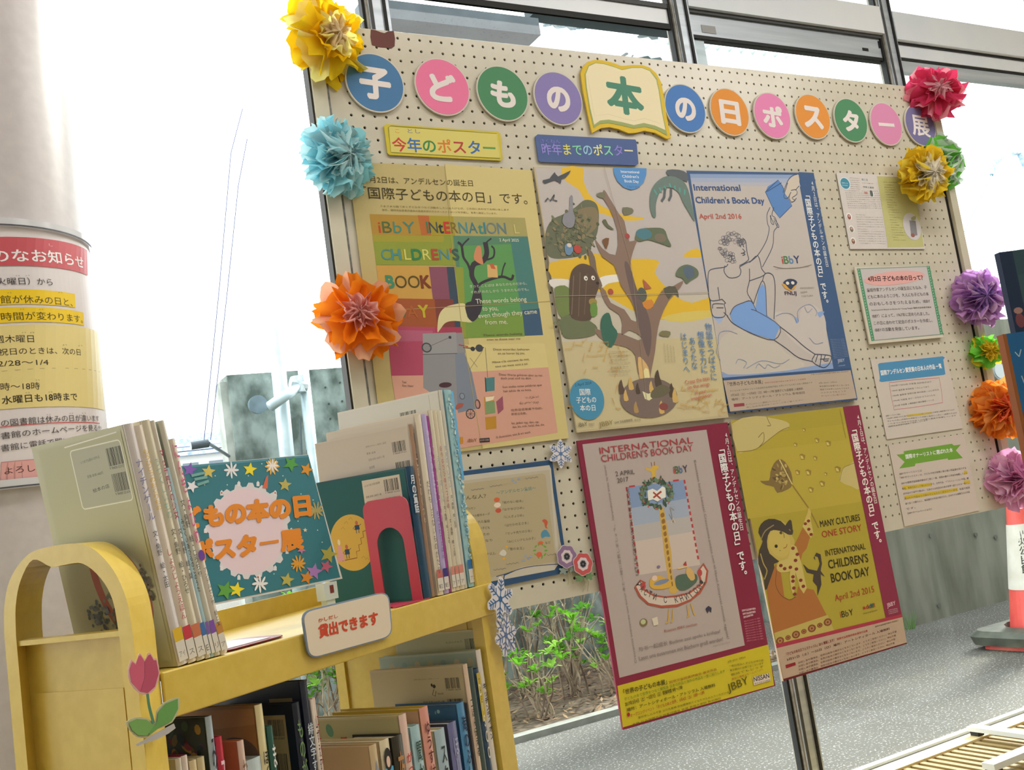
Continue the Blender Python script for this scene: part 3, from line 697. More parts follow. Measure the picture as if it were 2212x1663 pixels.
A.poly([(115, 345), (160, 240), (240, 205), (340, 215), (460, 250), (560, 287), (680, 262), (800, 262), (900, 300), (980, 400), (1012, 560), (1050, 820), (1100, 1075), (960, 1000), (830, 970), (700, 990), (560, 955), (400, 925), (300, 935), (220, 985), (170, 760), (130, 500)], '9fae6c')
A.poly([(128, 345), (165, 250), (245, 213), (340, 223), (460, 258), (560, 295), (680, 270), (800, 270), (890, 306), (965, 405), (1000, 560), (1035, 800), (1078, 1010), (950, 955), (820, 925), (700, 950), (560, 915), (400, 885), (300, 895), (228, 945), (180, 740), (140, 500)], 'f0e4bc')
A.line([(150, 360), (230, 840), (400, 820), (600, 880), (700, 900), (830, 870), (1010, 930)], 3, 'd6c9a0'); A.line([(1000, 560), (975, 420), (900, 320)], 3, 'd6c9a0')
A.ctext('本', (593, 598), 440, 470, '4b8a72', .045, -4); A.done(t)
# ---- year labels
K = (600, 0, 3.16)
t, S = cutout('year_label', 'yellow label strip with multicoloured characters above the left poster', 'label', [(738, 850), (1500, 903), (1516, 915), (1532, 1085), (1520, 1099), (760, 1060), (746, 1048), (722, 862)], mat('d8c640', .7), -.003, .0025, 'section labels under the title', 0, K)
A = Art(S, K, 1.05, .003)
A.poly([(755, 868), (1495, 918), (1518, 1082), (768, 1044)], 'dcd072'); A.line([(768, 862), (1490, 916), (1512, 1085), (770, 1043), (750, 875)], 4, '8a8c30', True)
A.mtext('今年のポスター', (775, 1035), (1490, 1062), 88, ['c8423a', '3f6fae', '3d8a4e', 'd87f2c', 'b8403c', '3f6fae', '5f9a4a'], (.02,))
A.text('こ', (800, 912), (828, 913), 30, 'd87f2c'); A.text('とし', (885, 912), (970, 916), 30, '4f6a9a'); A.done(t)
t, S = cutout('year_label', 'slate blue label strip above the tree poster', 'label', [(1770, 920), (2436, 955), (2445, 970), (2458, 1120), (2440, 1132), (1790, 1108), (1776, 1098), (1754, 935)], mat('54689a', .7, 0, 1.1), -.003, .0025, 'section labels under the title', 0, K)
A = Art(S, K, 1.05, .003)
A.mtext('昨年までのポスター', (1795, 1058), (2425, 1070), 72, ['9a8fe0', '9a8fe0', 'e6e070', '8ee0b0', '9fd0e8', 'f0f0a0', '8ee0b0', '8f86d8', 'e8e6c0'], (.015,))
A.text('さくねん', (1790, 978), (1925, 982), 26, '8f8ae0'); A.done(t)

# ================================================================== POSTERS
def poster(name, label, quad, paper, Y=-.004, th=.0012, cat='poster', group='book day posters on the board'):
    S = Flat((0, Y, 0), (1, 0, 0), (0, 0, 1)); ab = [S.inv(*p) for p in quad]; c = np.mean(ab, 0)
    t = thing(name, label, cat, (c[0], Y, min(a[1] for a in ab)), group); sheet('sheet', S, ab, th, paper, t, 0); return t, S, th
# --- this year's poster (folded, yellowish)
t, S, th = poster('poster', 'yellowish folded poster with coloured lettering and a grey birdlike machine, leftmost of the posters', [(751, 350), (1147, 368), (1228, 946.5), (831, 996)], mat('c9b87c', .55), -.003, .0012)
A = Art(S, (700, 330, 2.4815), 1.12, th + .0004, .00006)
A.poly([(645, 62), (1112, 95), (1310, 1530), (850, 1586)], 'd2c284')   # right half painted lighter: fold shading put into the paper colour
A.poly([(243, 330), (690, 342), (700, 445), (258, 440)], 'b08a34'); A.poly([(500, 336), (560, 338), (572, 442), (520, 441)], 'b8682e'); A.poly([(690, 342), (1075, 350), (1090, 450), (700, 446)], 'a9a062'); A.poly([(560, 338), (690, 342), (700, 446), (572, 442)], 'a8962a')
A.poly([(258, 440), (700, 446), (715, 605), (278, 602)], '8d9a38'); A.poly([(258, 440), (640, 445), (640, 480), (262, 478)], 'a29a34')
A.poly([(690, 446), (1090, 450), (1172, 978), (745, 995)], '58866a'); A.poly([(715, 500), (1000, 490), (1055, 860), (750, 900)], '5f9a58'); A.poly([(995, 452), (1090, 450), (1150, 835), (1052, 840)], '4a7f7a'); A.poly([(1060, 845), (1152, 835), (1172, 978), (1072, 982)], '3e5c7a'); A.poly([(745, 900), (1062, 860), (1074, 985), (750, 996)], '7a9a44')
A.poly([(278, 604), (570, 610), (590, 785), (300, 780)], 'c99e4c'); A.poly([(560, 612), (655, 612), (690, 935), (600, 935)], '8a5064'); A.poly([(655, 612), (700, 612), (735, 935), (688, 935)], '3a4a5c'); A.poly([(700, 612), (745, 615), (760, 990), (735, 990)], '8f9a3c')
A.poly([(300, 780), (590, 785), (605, 935), (330, 930)], 'a2562e'); A.poly([(590, 785), (690, 785), (700, 935), (605, 935)], '7e4038')
A.poly([(335, 930), (590, 935), (640, 1190), (360, 1196)], 'b04a66'); A.poly([(370, 950), (580, 955), (585, 1010), (380, 1012)], 'b4607c'); A.poly([(590, 935), (740, 935), (745, 1010), (600, 1000)], 'a8405a')
A.poly([(720, 1030), (1180, 1022), (1200, 1150), (750, 1180)], 'd8c88a')
A.poly([(360, 1196), (750, 1190), (750, 1178), (1200, 1150), (1250, 1500), (700, 1590), (420, 1590)], 'd3a08c')
A.poly([(527, 970), (745, 965), (755, 1070), (718, 1385), (740, 1400), (530, 1260)], '8f8f92'); A.poly([(750, 1070), (790, 1180), (830, 1370), (716, 1395), (700, 1075)], '7f8898')
A.poly([(527, 970), (705, 963), (712, 1075), (530, 1080)], '99999b'); A.line([(527, 1082), (712, 1076)], 3, '4a4a50')
A.ell(548, 1045, 27, 27, '43484c'); A.ell(548, 1045, 20, 20, '8d8d90'); A.ell(673, 990, 8, 8, '3a3c40'); A.line([(560, 1040), (668, 992)], 2, '55585c')
A.poly([(606, 960), (612, 880), (640, 835), (690, 815), (755, 812), (765, 880), (790, 910), (700, 902), (650, 912), (622, 945)], 'd8cf9a', 4)
A.poly([(755, 812), (800, 790), (830, 740), (845, 780), (840, 850), (800, 905), (768, 880)], '39343e', 3)
for l, w in (([(800, 800), (815, 720), (790, 660), (800, 600), (850, 580), (870, 540), (862, 480)], 26), ([(790, 660), (770, 600), (745, 560), (735, 500), (715, 480)], 13), ([(815, 720), (860, 690), (950, 665), (1000, 680), (1012, 655)], 13), ([(870, 575), (905, 560), (910, 520), (895, 500)], 9), ([(745, 545), (740, 500), (775, 460)], 8), ([(950, 660), (958, 620), (970, 590)], 7), ([(862, 500), (870, 480), (895, 460)], 7)): A.line(l, w, '39343e', smooth=4)
A.poly([(815, 505), (838, 505), (845, 560), (850, 600), (815, 585), (800, 560)], 'd08a62', 3); A.poly([(872, 600), (925, 605), (930, 670), (875, 668)], 'd6b070'); A.poly([(885, 600), (905, 595), (918, 625), (895, 622)], 'c8623c')
A.line([(745, 1045), (800, 1050), (855, 1045)], 5, '4a4448'); A.ell(795, 1052, 12, 12, '3a3c40'); A.ell(830, 1048, 20, 20, '45474c'); A.line([(720, 1030), (770, 1040)], 5, 'b0383c')
A.line([(862, 1045), (875, 1205)], 2, '55504a'); A.line([(780, 1100), (820, 1150)], 2, '77706a'); A.line([(848, 1060), (780, 1160)], 2, '77706a')
A.poly([(865, 1208), (912, 1203), (912, 1275), (868, 1280)], '4f8286'); A.line([(862, 1205), (866, 1282)], 5, '2c3a40')
A.poly([(855, 1310), (905, 1302), (912, 1395), (862, 1405)], 'c08a34'); A.poly([(862, 1335), (912, 1330), (916, 1395), (866, 1402)], '7f9a6a'); A.poly([(920, 1335), (955, 1305), (960, 1375), (930, 1402)], '9a5468'); A.poly([(862, 1310), (910, 1305), (905, 1325), (865, 1335)], 'e8dcc0')
A.poly([(862, 1418), (920, 1412), (922, 1478), (866, 1484)], 'be8a2e')
A.ell(822, 1348, 14, 26, '5a3c3c'); A.ell(820, 1348, 9, 20, 'c09088'); A.ell(783, 1400, 25, 27, '3c3c3c'); A.ell(783, 1400, 20, 22, 'c9988a')
for k in range(4): a = k * math.pi / 4; A.line([(783 - 20 * math.cos(a), 1400 - 22 * math.sin(a)), (783 + 20 * math.cos(a), 1400 + 22 * math.sin(a))], 2, '4c4c4c')
A.ell(738, 1305, 15, 18, '5a6068'); A.ell(738, 1305, 11, 14, '8a93a2'); A.poly([(700, 1375), (715, 1345), (745, 1345), (735, 1365)], 'a85c50', 3); A.ell(648, 1245, 34, 14, '4a2c34')
A.line([(0, 0), (0, 0)], .1, '39343e') if 0 else None
A.line([(155, 855), (1228, 797)], 3, 'a8965e'); A.line([(645, 62), (690, 560), (745, 1000), (845, 1586)], 3, 'b3a268')  # fold creases, their shading drawn as darker lines
A.text('4月2日は、アンデルセンの誕生日', (222, 160), (797, 182), 34, '4c4322'); A.text('「国際子どもの本の日」です。', (206, 245), (1090, 278), 60, '3a3216')
A.text('さまざまな国で本と子どもをつなぐ活動をしている人びとが、この日にあわせてお祝いをします', (300, 292), (990, 312), 10, '7a6c3c'); A.text('毎年、国際児童図書評議会の各国支部がポスターとメッセージを作成し、世界へ発信しています。', (310, 312), (925, 332), 10, '7a6c3c')
A.mtext('iBbY', (285, 430), (490, 432), 62, ['c03c28', '4f6a3c', '3f8a7a', '3f7f7a'], (0,)); A.mtext('INtERNAtION', (545, 430), (975, 436), 60, ['2f7f5a', '3c4c54', '2c3034', 'c0382c', '7f6a2c', '4a8a94', '3f7a8a', '3f8a86', '3f7f8a', '6a7f8a', '5f7f8a'], (.01, 0, .02, .03, 0)); A.ctext('L', (1030, 410), 26, 50, 'c9c27a')
A.mtext("CHILDREN'S", (300, 575), (722, 575), 58, ['4f8a86', '4a8a8a', 'b0a430', 'd0cc68', '2f7f50', 'd3d070', 'b04c34', '4a8aa0', 'c04c30', '3c5a54'], (0, .03, 0, .01, .03)); A.mtext('BOOK', (328, 725), (570, 725), 66, ['3f8a6c', '54491e', '54491e', '7a3c20'], (.04, 0, 0)); A.mtext('DAY', (378, 888), (560, 882), 66, ['4f6a40', 'b0622c', 'bfae2c'], (.03, 0, .03))
A.text('2 April 2025', (938, 476), (1042, 478), 16, 'd8dcc8', .01)
A.text('きっと ことばは あなたのものだから、', (780, 725), (1085, 708), 15, 'd8dcc8'); A.text('それが わたしから うまれたものでも。', (785, 757), (1095, 740), 15, 'd8dcc8')
A.text('These words belong', (812, 810), (1084, 797), 26, 'd6d9b8', .01); A.text('to you,', (848, 848), (932, 846), 26, 'd6d9b8', .01); A.text('even though they came', (826, 888), (1140, 862), 26, 'd6d9b8', .01); A.text('from me.', (862, 922), (982, 918), 26, 'd6d9b8', .01)
for s_, p0, p1 in (('Diese woorden behoren', (905, 1060), (1098, 1060)), ('en ze horen bij jou.', (930, 1082), (1075, 1080)), ('Même s’ils viennent de moi,', (900, 1130), (1098, 1112)), ('tous ces mots sont à toi.', (916, 1152), (1092, 1136)), ('Diese Worte gehören aber zu mir,', (936, 1195), (1172, 1200)), ('doch jetzt sind sie dein.', (945, 1215), (1110, 1214)), ('Son todas estas palabras que', (955, 1262), (1165, 1250)), ('han salido de mi boca.', (960, 1284), (1110, 1276)),
                   ('هذه كلماتك،', (1075, 1318), (1150, 1312)), ('وإن صدرت مني.', (1045, 1345), (1150, 1338)), ('这些话语是属于你的，', (1000, 1386), (1170, 1375)), ('即使出自我。', (1003, 1408), (1085, 1402)), ('las, jeden tag, den, op,', (1003, 1455), (1150, 1448)), ('dan, bis, trek, hadel, dne, the.', (1008, 1476), (1180, 1462)), ('© illustration, text & art work', (920, 1532), (1105, 1502)), ('These words belong', (850, 985), (1060, 975)), ('even to those near me', (870, 1008), (1050, 1002)), ('Text', (415, 1235), (440, 1236)), ('Rian Visser', (418, 1254), (478, 1256))): A.text(s_, p0, p1, 12, '6a5a48')
A.poly([(725, 1525), (742, 1523), (743, 1558), (728, 1560)], 'c88a2c'); A.text('iBbY', (768, 1552), (818, 1548), 18, '8a5a30'); A.poly([(830, 1532), (884, 1528), (886, 1550), (832, 1554)], '2f2c34'); A.text('BOOK CARD', (835, 1546), (882, 1543), 9, 'c0a090')
A.done(t)

# --- tree poster
t, S, th = poster('poster', 'pale poster with a tree growing out of an open book and a yellow sky', [(1151, 362), (1487, 368), (1571, 902), (1244, 935)], mat('cdbf9a', .5), -.0055, .0045)
A = Art(S, (1140, 340, 2.727), 1.15, th + .0002, .00006)
A.poly([(40, 66), (940, 78), (1060, 810), (150, 822)], 'bfb8b4'); A.poly([(150, 822), (1060, 810), (1100, 1060), (195, 1090)], 'c6bfae'); A.poly([(195, 1090), (1100, 1060), (1165, 1520), (285, 1612)], 'c9bd94')
A.poly([(195, 64), (318, 64), (320, 130), (352, 215), (430, 290), (560, 345), (680, 358), (640, 375), (540, 372), (450, 340), (380, 320), (320, 240), (290, 190), (215, 140)], 'e0b834', 2)
A.poly([(120, 625), (260, 600), (390, 570), (560, 600), (700, 600), (770, 620), (740, 680), (800, 760), (860, 820), (960, 860), (1060, 830), (1072, 900), (900, 940), (780, 960), (600, 900), (430, 800), (240, 720), (140, 715)], 'e0b834', 2)
A.poly([(905, 585), (960, 545), (1005, 545), (1015, 590), (960, 592)], 'e0b834', 2); A.poly([(780, 950), (900, 915), (1070, 905), (1080, 940), (900, 975)], 'd8c468', 2)
A.poly([(120, 725), (230, 722), (245, 770), (150, 775)], 'e0dcd4', 3); A.poly([(400, 730), (450, 700), (560, 692), (585, 710), (560, 730), (470, 745), (430, 770)], 'e8e4de', 3)
A.poly([(100, 440), (140, 370), (200, 340), (270, 300), (330, 255), (390, 270), (412, 330), (405, 440), (380, 500), (350, 560), (280, 590), (150, 600), (105, 560)], '6a6e58', 4); A.poly([(280, 320), (390, 300), (405, 400), (340, 460), (290, 420)], '86795c', 4)
_r = random.Random(33)
for k in range(170):
    x, y = 255 + _r.gauss(0, 70), 440 + _r.gauss(0, 75)
    if (x - 255) ** 2 / 158 ** 2 + (y - 440) ** 2 / 172 ** 2 < 1.05: A.ell(x, y, _r.uniform(7, 17), _r.uniform(5, 12), _r.choice(['5f6650', '747a5c', '6a6e58', '86805f', '586048', '8a7f62']), _r.uniform(0, 180), 7)
for k in range(70): x, y = 270 + _r.gauss(0, 55), 1010 + _r.gauss(0, 26); A.ell(x, y, _r.uniform(7, 15), _r.uniform(5, 10), _r.choice(['5f6650', '6e7658', '7c8460', '5a6250']), _r.uniform(0, 180), 7)
A.poly([(150, 800), (160, 765), (230, 770), (250, 900), (200, 950), (165, 900)], '74864e', 3); A.poly([(180, 960), (260, 930), (390, 990), (380, 1050), (230, 1070), (190, 1030)], '6e7658', 4)
trunk = '8b7466'
A.poly([(640, 1270), (625, 1170), (570, 1120), (480, 1100), (410, 1060), (385, 1010), (440, 1030), (540, 1040), (640, 1080), (660, 1060), (590, 1020), (545, 1050), (548, 990), (530, 930), (470, 890), (430, 820), (420, 770), (450, 790), (480, 860), (560, 900), (600, 960), (640, 960), (600, 850), (540, 760), (500, 640), (430, 590), (385, 480), (430, 540), (510, 580), (520, 440), (470, 300), (430, 240), (440, 195), (470, 240), (530, 340), (560, 380), (590, 500), (640, 480), (625, 520), (600, 600), (600, 680), (640, 800), (690, 900), (740, 860), (780, 790), (850, 760), (905, 730), (890, 770), (820, 850), (770, 960), (750, 1060), (740, 1150), (720, 1250), (705, 1340), (690, 1360)], trunk, 2)
A.poly([(560, 640), (590, 640), (640, 800), (700, 930), (720, 1060), (700, 1180), (660, 1060), (620, 900)], '6f5f5c', 3); A.poly([(640, 1180), (690, 1220), (710, 1280), (705, 1350), (660, 1350)], 'd8b478', 3); A.poly([(672, 1260), (700, 1250), (712, 1350), (700, 1410), (690, 1360)], 'eadca0', 2)
A.poly([(345, 540), (385, 590), (400, 680), (430, 760), (400, 770), (370, 680)], '7a6a5c', 3)
A.poly([(240, 720), (260, 660), (310, 630), (370, 650), (400, 700), (410, 760), (380, 860), (360, 960), (250, 950), (235, 840)], '5e4e42', 4); A.line([(262, 700), (250, 930)], 5, '80705c'); A.line([(300, 680), (290, 940)], 5, '776554'); A.line([(340, 690), (325, 930)], 4, '776554')
A.ell(333, 716, 11, 14, 'e6e2d8'); A.ell(376, 714, 11, 14, 'e6e2d8'); A.ell(335, 718, 4, 5, '2c2420'); A.ell(378, 716, 4, 5, '2c2420'); A.ell(402, 745, 10, 9, '3a2e28'); A.ell(375, 855, 24, 22, 'a08a4a'); A.poly([(360, 870), (395, 860), (400, 930), (365, 940)], '6c9248', 2); A.poly([(430, 940), (470, 920), (490, 990), (520, 1040), (485, 1120), (440, 1090), (420, 1010)], '3c6c5c', 3)
A.poly([(196, 390), (205, 340), (235, 320), (240, 240), (256, 235), (258, 320), (270, 360), (260, 410), (230, 420)], '8c8c94', 3); A.poly([(210, 525), (235, 510), (260, 545), (240, 580), (215, 570)], '6d8fae', 3); A.ell(285, 545, 22, 26, 'b84a42'); A.ell(236, 522, 14, 12, 'd8ccc0')
A.poly([(80, 140), (120, 130), (150, 92), (170, 118), (245, 82), (215, 125), (190, 135), (185, 160), (150, 140), (95, 160)], '4c5058', 2); A.line([(95, 265), (110, 245), (125, 262), (148, 225), (140, 255), (165, 262)], 7, '4c5058')
A.poly([(725, 350), (710, 290), (715, 210), (750, 150), (810, 115), (880, 125), (925, 170), (950, 250), (975, 380), (940, 330), (905, 270), (880, 215), (840, 185), (790, 190), (760, 230), (745, 290), (745, 355)], '6b7f78', 3); A.poly([(810, 80), (880, 78), (930, 100), (930, 150), (860, 120), (815, 110)], '5c6468', 2)
for k in range(7): A.line([(735 + k * 30, 195 - 12 * (3 - abs(k - 3))), (752 + k * 27, 225 - 14 * (3 - abs(k - 3)))], 9, '5aa096')
A.line([(800, 190), (795, 240), (780, 262)], 12, '5c6468'); A.line([(835, 190), (835, 230), (822, 258)], 12, '5c6468')
A.poly([(622, 480), (650, 430), (710, 420), (790, 425), (815, 480), (835, 530), (770, 510), (700, 490), (650, 500)], '647058', 3); A.ell(675, 455, 46, 32, '4f7f8c'); A.ell(772, 478, 34, 26, '7c7262'); A.poly([(862, 700), (880, 655), (930, 635), (985, 660), (995, 700), (950, 730), (925, 748), (900, 715)], '66745c', 3); A.poly([(905, 655), (960, 650), (970, 700), (930, 720)], '5a6a7c', 3)
A.poly([(395, 220), (440, 210), (445, 245), (410, 240)], '76765e', 2); A.poly([(550, 300), (605, 305), (610, 330), (560, 345)], '76765e', 2); A.poly([(430, 380), (450, 370), (465, 400), (500, 430), (460, 420)], '66684e', 2); A.poly([(430, 490), (470, 480), (455, 545), (440, 520)], '7a5638', 2); A.ell(577, 468, 14, 16, 'a84a48'); A.ell(480, 795, 15, 18, 'b05444'); A.ell(665, 810, 26, 40, '5c625c'); A.poly([(668, 720), (690, 740), (720, 775), (680, 780)], 'b0664c'); A.poly([(665, 860), (720, 840), (730, 880), (690, 900)], 'd08a3c', 2); A.poly([(780, 1025), (830, 1030), (820, 1060), (765, 1050)], '7f7a58', 2); A.poly([(790, 775), (860, 765), (880, 830), (850, 800), (820, 840)], '5c5a4c', 2)
A.ell(706, 1418, 168, 118, '7c6c66'); A.poly([(665, 1380), (700, 1395), (745, 1378), (740, 1410), (705, 1435), (680, 1425)], 'e0dcb0', 0)
for x, y, s_ in ((545, 1350, 1), (570, 1400, .8), (600, 1330, .9), (640, 1360, .8), (760, 1300, 1.2), (840, 1370, 1), (860, 1400, 1), (630, 1470, .8), (780, 1470, .9), (720, 1350, .8)):
    A.poly([(x - 14 * s_, y + 45 * s_), (x - 18 * s_, y - 5 * s_), (x - 4 * s_, y - 40 * s_), (x + 5 * s_, y - 5 * s_), (x + 18 * s_, y + 40 * s_)], random.choice(['54483c', 'd0ae68', '5f4e44', 'b0905a']), 2)
A.ell(790, 1470, 26, 22, '8c4c48'); A.poly([(720, 1380), (780, 1340), (830, 1370), (790, 1410), (720, 1420)], '6c6650', 3)
A.poly([(495, 65), (690, 70), (688, 110), (672, 155), (635, 188), (600, 197), (555, 182), (518, 145), (500, 105)], '5590cc', 0)
A.text('International', (540, 96), (648, 100), 16, 'e8eef4', .01); A.text("Children's", (548, 125), (645, 128), 17, 'e8eef4', .01); A.text('Book Day', (562, 152), (645, 156), 17, 'e8eef4', .01); A.text('2 April 2024', (575, 183), (650, 186), 11, '3c66a0')
A.ell(340, 1427, 100, 122, '4a90b4', -2, 40); A.text('2 April 2024', (270, 1352), (366, 1338), 17, '1f3c60'); A.text('国際', (298, 1404), (362, 1402), 36, 'e8f0f0', .012); A.text('子どもの', (278, 1450), (395, 1446), 34, 'e8f0f0', .012); A.text('本の日', (300, 1496), (390, 1494), 34, 'e8f0f0', .012)
blue = '5a86b8'
A.vtext('物語をつばさに', (1052, 978), (1088, 1318), 38, blue, .006); A.vtext('想像を力に', (1006, 1025), (1032, 1275), 38, blue, .006); A.vtext('あらたな', (956, 1060), (974, 1252), 36, blue, .006); A.vtext('はじまりへ', (905, 1035), (928, 1272), 36, blue, .006)
A.text('Cross the seas', (918, 1340), (1062, 1312), 24, 'c4605a'); A.text('on the wings', (932, 1368), (1062, 1345), 22, 'c4605a'); A.text('of your', (975, 1400), (1042, 1386), 22, 'c4605a'); A.text('imagination', (955, 1435), (1075, 1408), 22, 'c4605a')
rn = random.Random(9); wd = ['water', 'sueño', 'livre', 'ciel', 'bok', 'storia', 'kirja', 'Buch', 'mare', 'fantasy', 'story', 'libro', 'dream', 'sagn']
for k in range(64):
    x = rn.uniform(210, 560) if k < 34 else rn.uniform(870, 1140); y = rn.uniform(1090, 1500) if k < 34 else rn.uniform(1370, 1510)
    if (x - 340) ** 2 + (y - 1427) ** 2 < 125 ** 2 or (k < 34 and x > 530 and y > 1270): continue
    a = rn.choice((0, 0, .6, -1.2, 1.3)); L = rn.uniform(28, 62); s_ = rn.choice(wd); A.text(s_, (x, y), (x + L * math.cos(a), y - L * math.sin(a)), 12, rn.choice(['c8a04a', 'b88a34', 'd0a850', 'c89a6a']))
for k in range(7): A.text('Crossing the sea on', (470 + k % 3 * 8, 1152 + k * 22), (580 + k % 2 * 14, 1150 + k * 22), 9, '9a8c78')
for k in range(4): A.text('words in the air like seeds', (790 + k * 18, 1098 + k * 6), (800 + k * 18, 1210), 9, '9a8c78')
A.text('iBbY', (290, 1590), (342, 1583), 24, '5a5a50'); A.text('IBBY', (350, 1584), (385, 1581), 16, '9a9484'); A.text('JBBY', (412, 1590), (495, 1574), 28, '8a7a4a'); A.text('DNP 文化振興財団', (503, 1572), (606, 1556), 14, '4a4c54'); A.text('東京都', (618, 1556), (656, 1552), 11, '8a8474')
A.line([(150, 822), (640, 812), (1060, 800)], 3, 'a49a80'); A.line([(440, 64), (600, 640), (690, 1440)], 2, '9c9080')
A.done(t)

# --- 2016 poster
t, S, th = poster('poster', 'blue and white poster with a line drawn reader on a cloud holding up a book', [(1480, 370), (1754, 375), (1849, 862.6), (1572.5, 892)], mat('3f5f8c', .5), -.0055, .005)
A = Art(S, (1470, 350, 3.0237), 1.15, th + .0002, .00006)
A.poly([(52, 82), (755, 88), (990, 1352), (265, 1412)], 'c0b8b2'); A.poly([(52, 82), (755, 88), (762, 112), (56, 108)], '8aa0c4'); A.poly([(56, 108), (762, 112), (768, 140), (60, 135)], 'a3aec6'); A.poly([(60, 135), (768, 140), (774, 165), (64, 160)], 'b3b4be')
A.poly([(258, 1310), (520, 1330), (760, 1350), (990, 1310), (990, 1352), (265, 1412)], '8aa2cc')
A.poly([(762, 70), (860, 75), (1098, 1350), (990, 1358)], '3f5c86')
A.poly([(245, 1180), (300, 1120), (400, 1090), (560, 1130), (680, 1250), (800, 1320), (700, 1362), (300, 1390), (255, 1300)], 'c6bfb4', 3); A.poly([(600, 1000), (680, 985), (760, 1050), (780, 960), (860, 935), (930, 1010), (945, 1140), (960, 1280), (860, 1270), (700, 1150)], 'c6bfba', 3)
A.poly([(735, 1010), (765, 1040), (745, 1058)], '8ba6d6', 2); A.poly([(885, 985), (930, 980), (900, 1020)], '8ba6d6', 2); A.poly([(190, 985), (215, 1010), (270, 1015), (240, 1060)], '9fb4d8', 2)
ink = '4c5468'
A.poly([(545, 200), (560, 165), (628, 122), (650, 150), (715, 290), (700, 310), (635, 368), (600, 320)], '5a86c0'); A.line([(545, 200), (628, 122), (655, 160), (718, 290), (638, 370), (600, 320), (545, 200), (560, 195), (650, 140)], 4, '3c5480')
for l in ([(640, 365), (740, 88)],): pass
A.poly([(670, 195), (690, 130), (740, 88), (762, 90), (765, 160), (730, 270), (700, 245), (680, 220)], 'cbbfb0', 2)
for l in ([(660, 205), (690, 130), (720, 95), (755, 85)], [(690, 140), (665, 230), (690, 240), (712, 200)], [(712, 190), (745, 185), (750, 215), (718, 240), (740, 255), (712, 268)], [(712, 200), (700, 235), (720, 268), (748, 240)], [(765, 160), (740, 190)]): A.line(l, 4, ink, smooth=3)
for l in ([(575, 300), (555, 350), (560, 410), (570, 440), (550, 520), (495, 612), (440, 660)], [(600, 300), (588, 350), (610, 370), (622, 425), (600, 460), (590, 560), (525, 690)], [(575, 355), (600, 410), (582, 400), (580, 350)], [(600, 370), (632, 420), (625, 430), (600, 385)]): A.line(l, 4, ink, smooth=4)
rn = random.Random(4)
for k in range(90):
    a = rn.uniform(0, 2 * math.pi); x, y = 330 + 88 * math.cos(a) * rn.uniform(.5, 1), 565 + 100 * math.sin(a) * rn.uniform(.4, 1)
    if x > 345 and y > 540: continue
    r = rn.uniform(9, 15); A.line([(x + r * math.cos(q), y + r * math.sin(q)) for q in [j * .8 for j in range(8)]], 2.2, '6a6a74', True)
for l in ([(395, 500), (415, 520), (420, 560), (428, 610), (435, 640), (405, 665), (375, 680)], [(375, 545), (385, 560)], [(398, 545), (404, 560)], [(395, 570), (412, 590), (400, 595)], [(385, 600), (402, 600), (412, 608), (395, 614)], [(300, 620), (310, 610), (325, 620), (318, 655), (300, 650)], [(280, 680), (275, 720), (310, 760), (370, 750), (385, 715), (375, 690)], [(300, 670), (280, 690), (190, 705), (170, 745), (172, 830), (185, 905), (240, 905), (262, 898)], [(235, 820), (245, 900)], [(440, 660), (495, 615), (520, 700), (540, 740), (440, 780)], [(440, 700), (440, 780), (425, 850), (450, 900), (466, 930)], [(375, 690), (410, 668), (450, 650)], [(185, 905), (190, 970), (210, 1015), (270, 1015), (285, 980), (275, 930), (285, 925), (262, 900)], [(200, 960), (205, 930), (270, 930)], [(225, 955), (270, 955)], [(272, 985), (300, 1010)]): A.line(l, 4, ink, smooth=3)
A.poly([(312, 1000), (340, 950), (400, 920), (450, 912), (480, 960), (500, 830), (525, 800), (545, 830), (550, 1000), (640, 1075), (600, 1165), (480, 1130), (390, 1090), (330, 1050)], '7ba2dc', 0)
for l in ([(312, 1000), (340, 950), (400, 922), (450, 912), (485, 975)], [(466, 930), (500, 830), (525, 780), (545, 830), (552, 1010)], [(525, 780), (540, 735), (575, 730), (600, 760), (608, 850), (600, 1030)], [(450, 965), (500, 985), (640, 1078), (600, 1165), (470, 1130), (380, 1085), (325, 1050), (290, 1000)], [(640, 1078), (720, 1140), (800, 1210), (868, 1258)], [(600, 1165), (680, 1220), (760, 1280), (850, 1305)], [(868, 1258), (940, 1262), (975, 1275), (960, 1320), (920, 1345), (850, 1305), (868, 1258)], [(885, 1262), (870, 1310)], [(910, 1262), (900, 1335)], [(935, 1265), (925, 1300), (955, 1300)], [(900, 1290), (960, 1288)]): A.line(l, 4, '464c60', smooth=3)
for l in ([(610, 1010), (660, 990), (720, 1000), (750, 1050)], [(760, 1045), (755, 980), (790, 945), (840, 935), (880, 980), (870, 1010)], [(800, 950), (820, 985), (850, 960)], [(235, 1180), (245, 1120), (300, 1105), (360, 1125)], [(240, 1180), (225, 1240), (250, 1300)], [(350, 1320), (370, 1290), (420, 1310), (400, 1350)], [(480, 1350), (500, 1320), (540, 1350), (560, 1325), (600, 1345), (640, 1330)], [(420, 1350), (520, 1300), (640, 1320), (700, 1290)], [(830, 1150), (870, 1190), (920, 1180)]): A.line(l, 3, '8f9cb8', smooth=4)
A.text('International', (80, 190), (384, 192), 42, '34558c', .018); A.text("Children's Book Day", (92, 272), (540, 276), 42, '34558c', .018); A.text('April 2nd 2016', (114, 375), (390, 374), 34, 'c0584c', .008)
A.mtext('iBbY', (650, 668), (770, 664), 50, ['c03a30', '4f7f50', '5a86b0', '34406c'], (.01,)); A.line([(595, 685), (660, 698), (760, 695), (845, 675)], 2.5, '7a7468', smooth=3)
A.text('International Board on Books for Young People', (610, 706), (830, 690), 7, '8a8478')
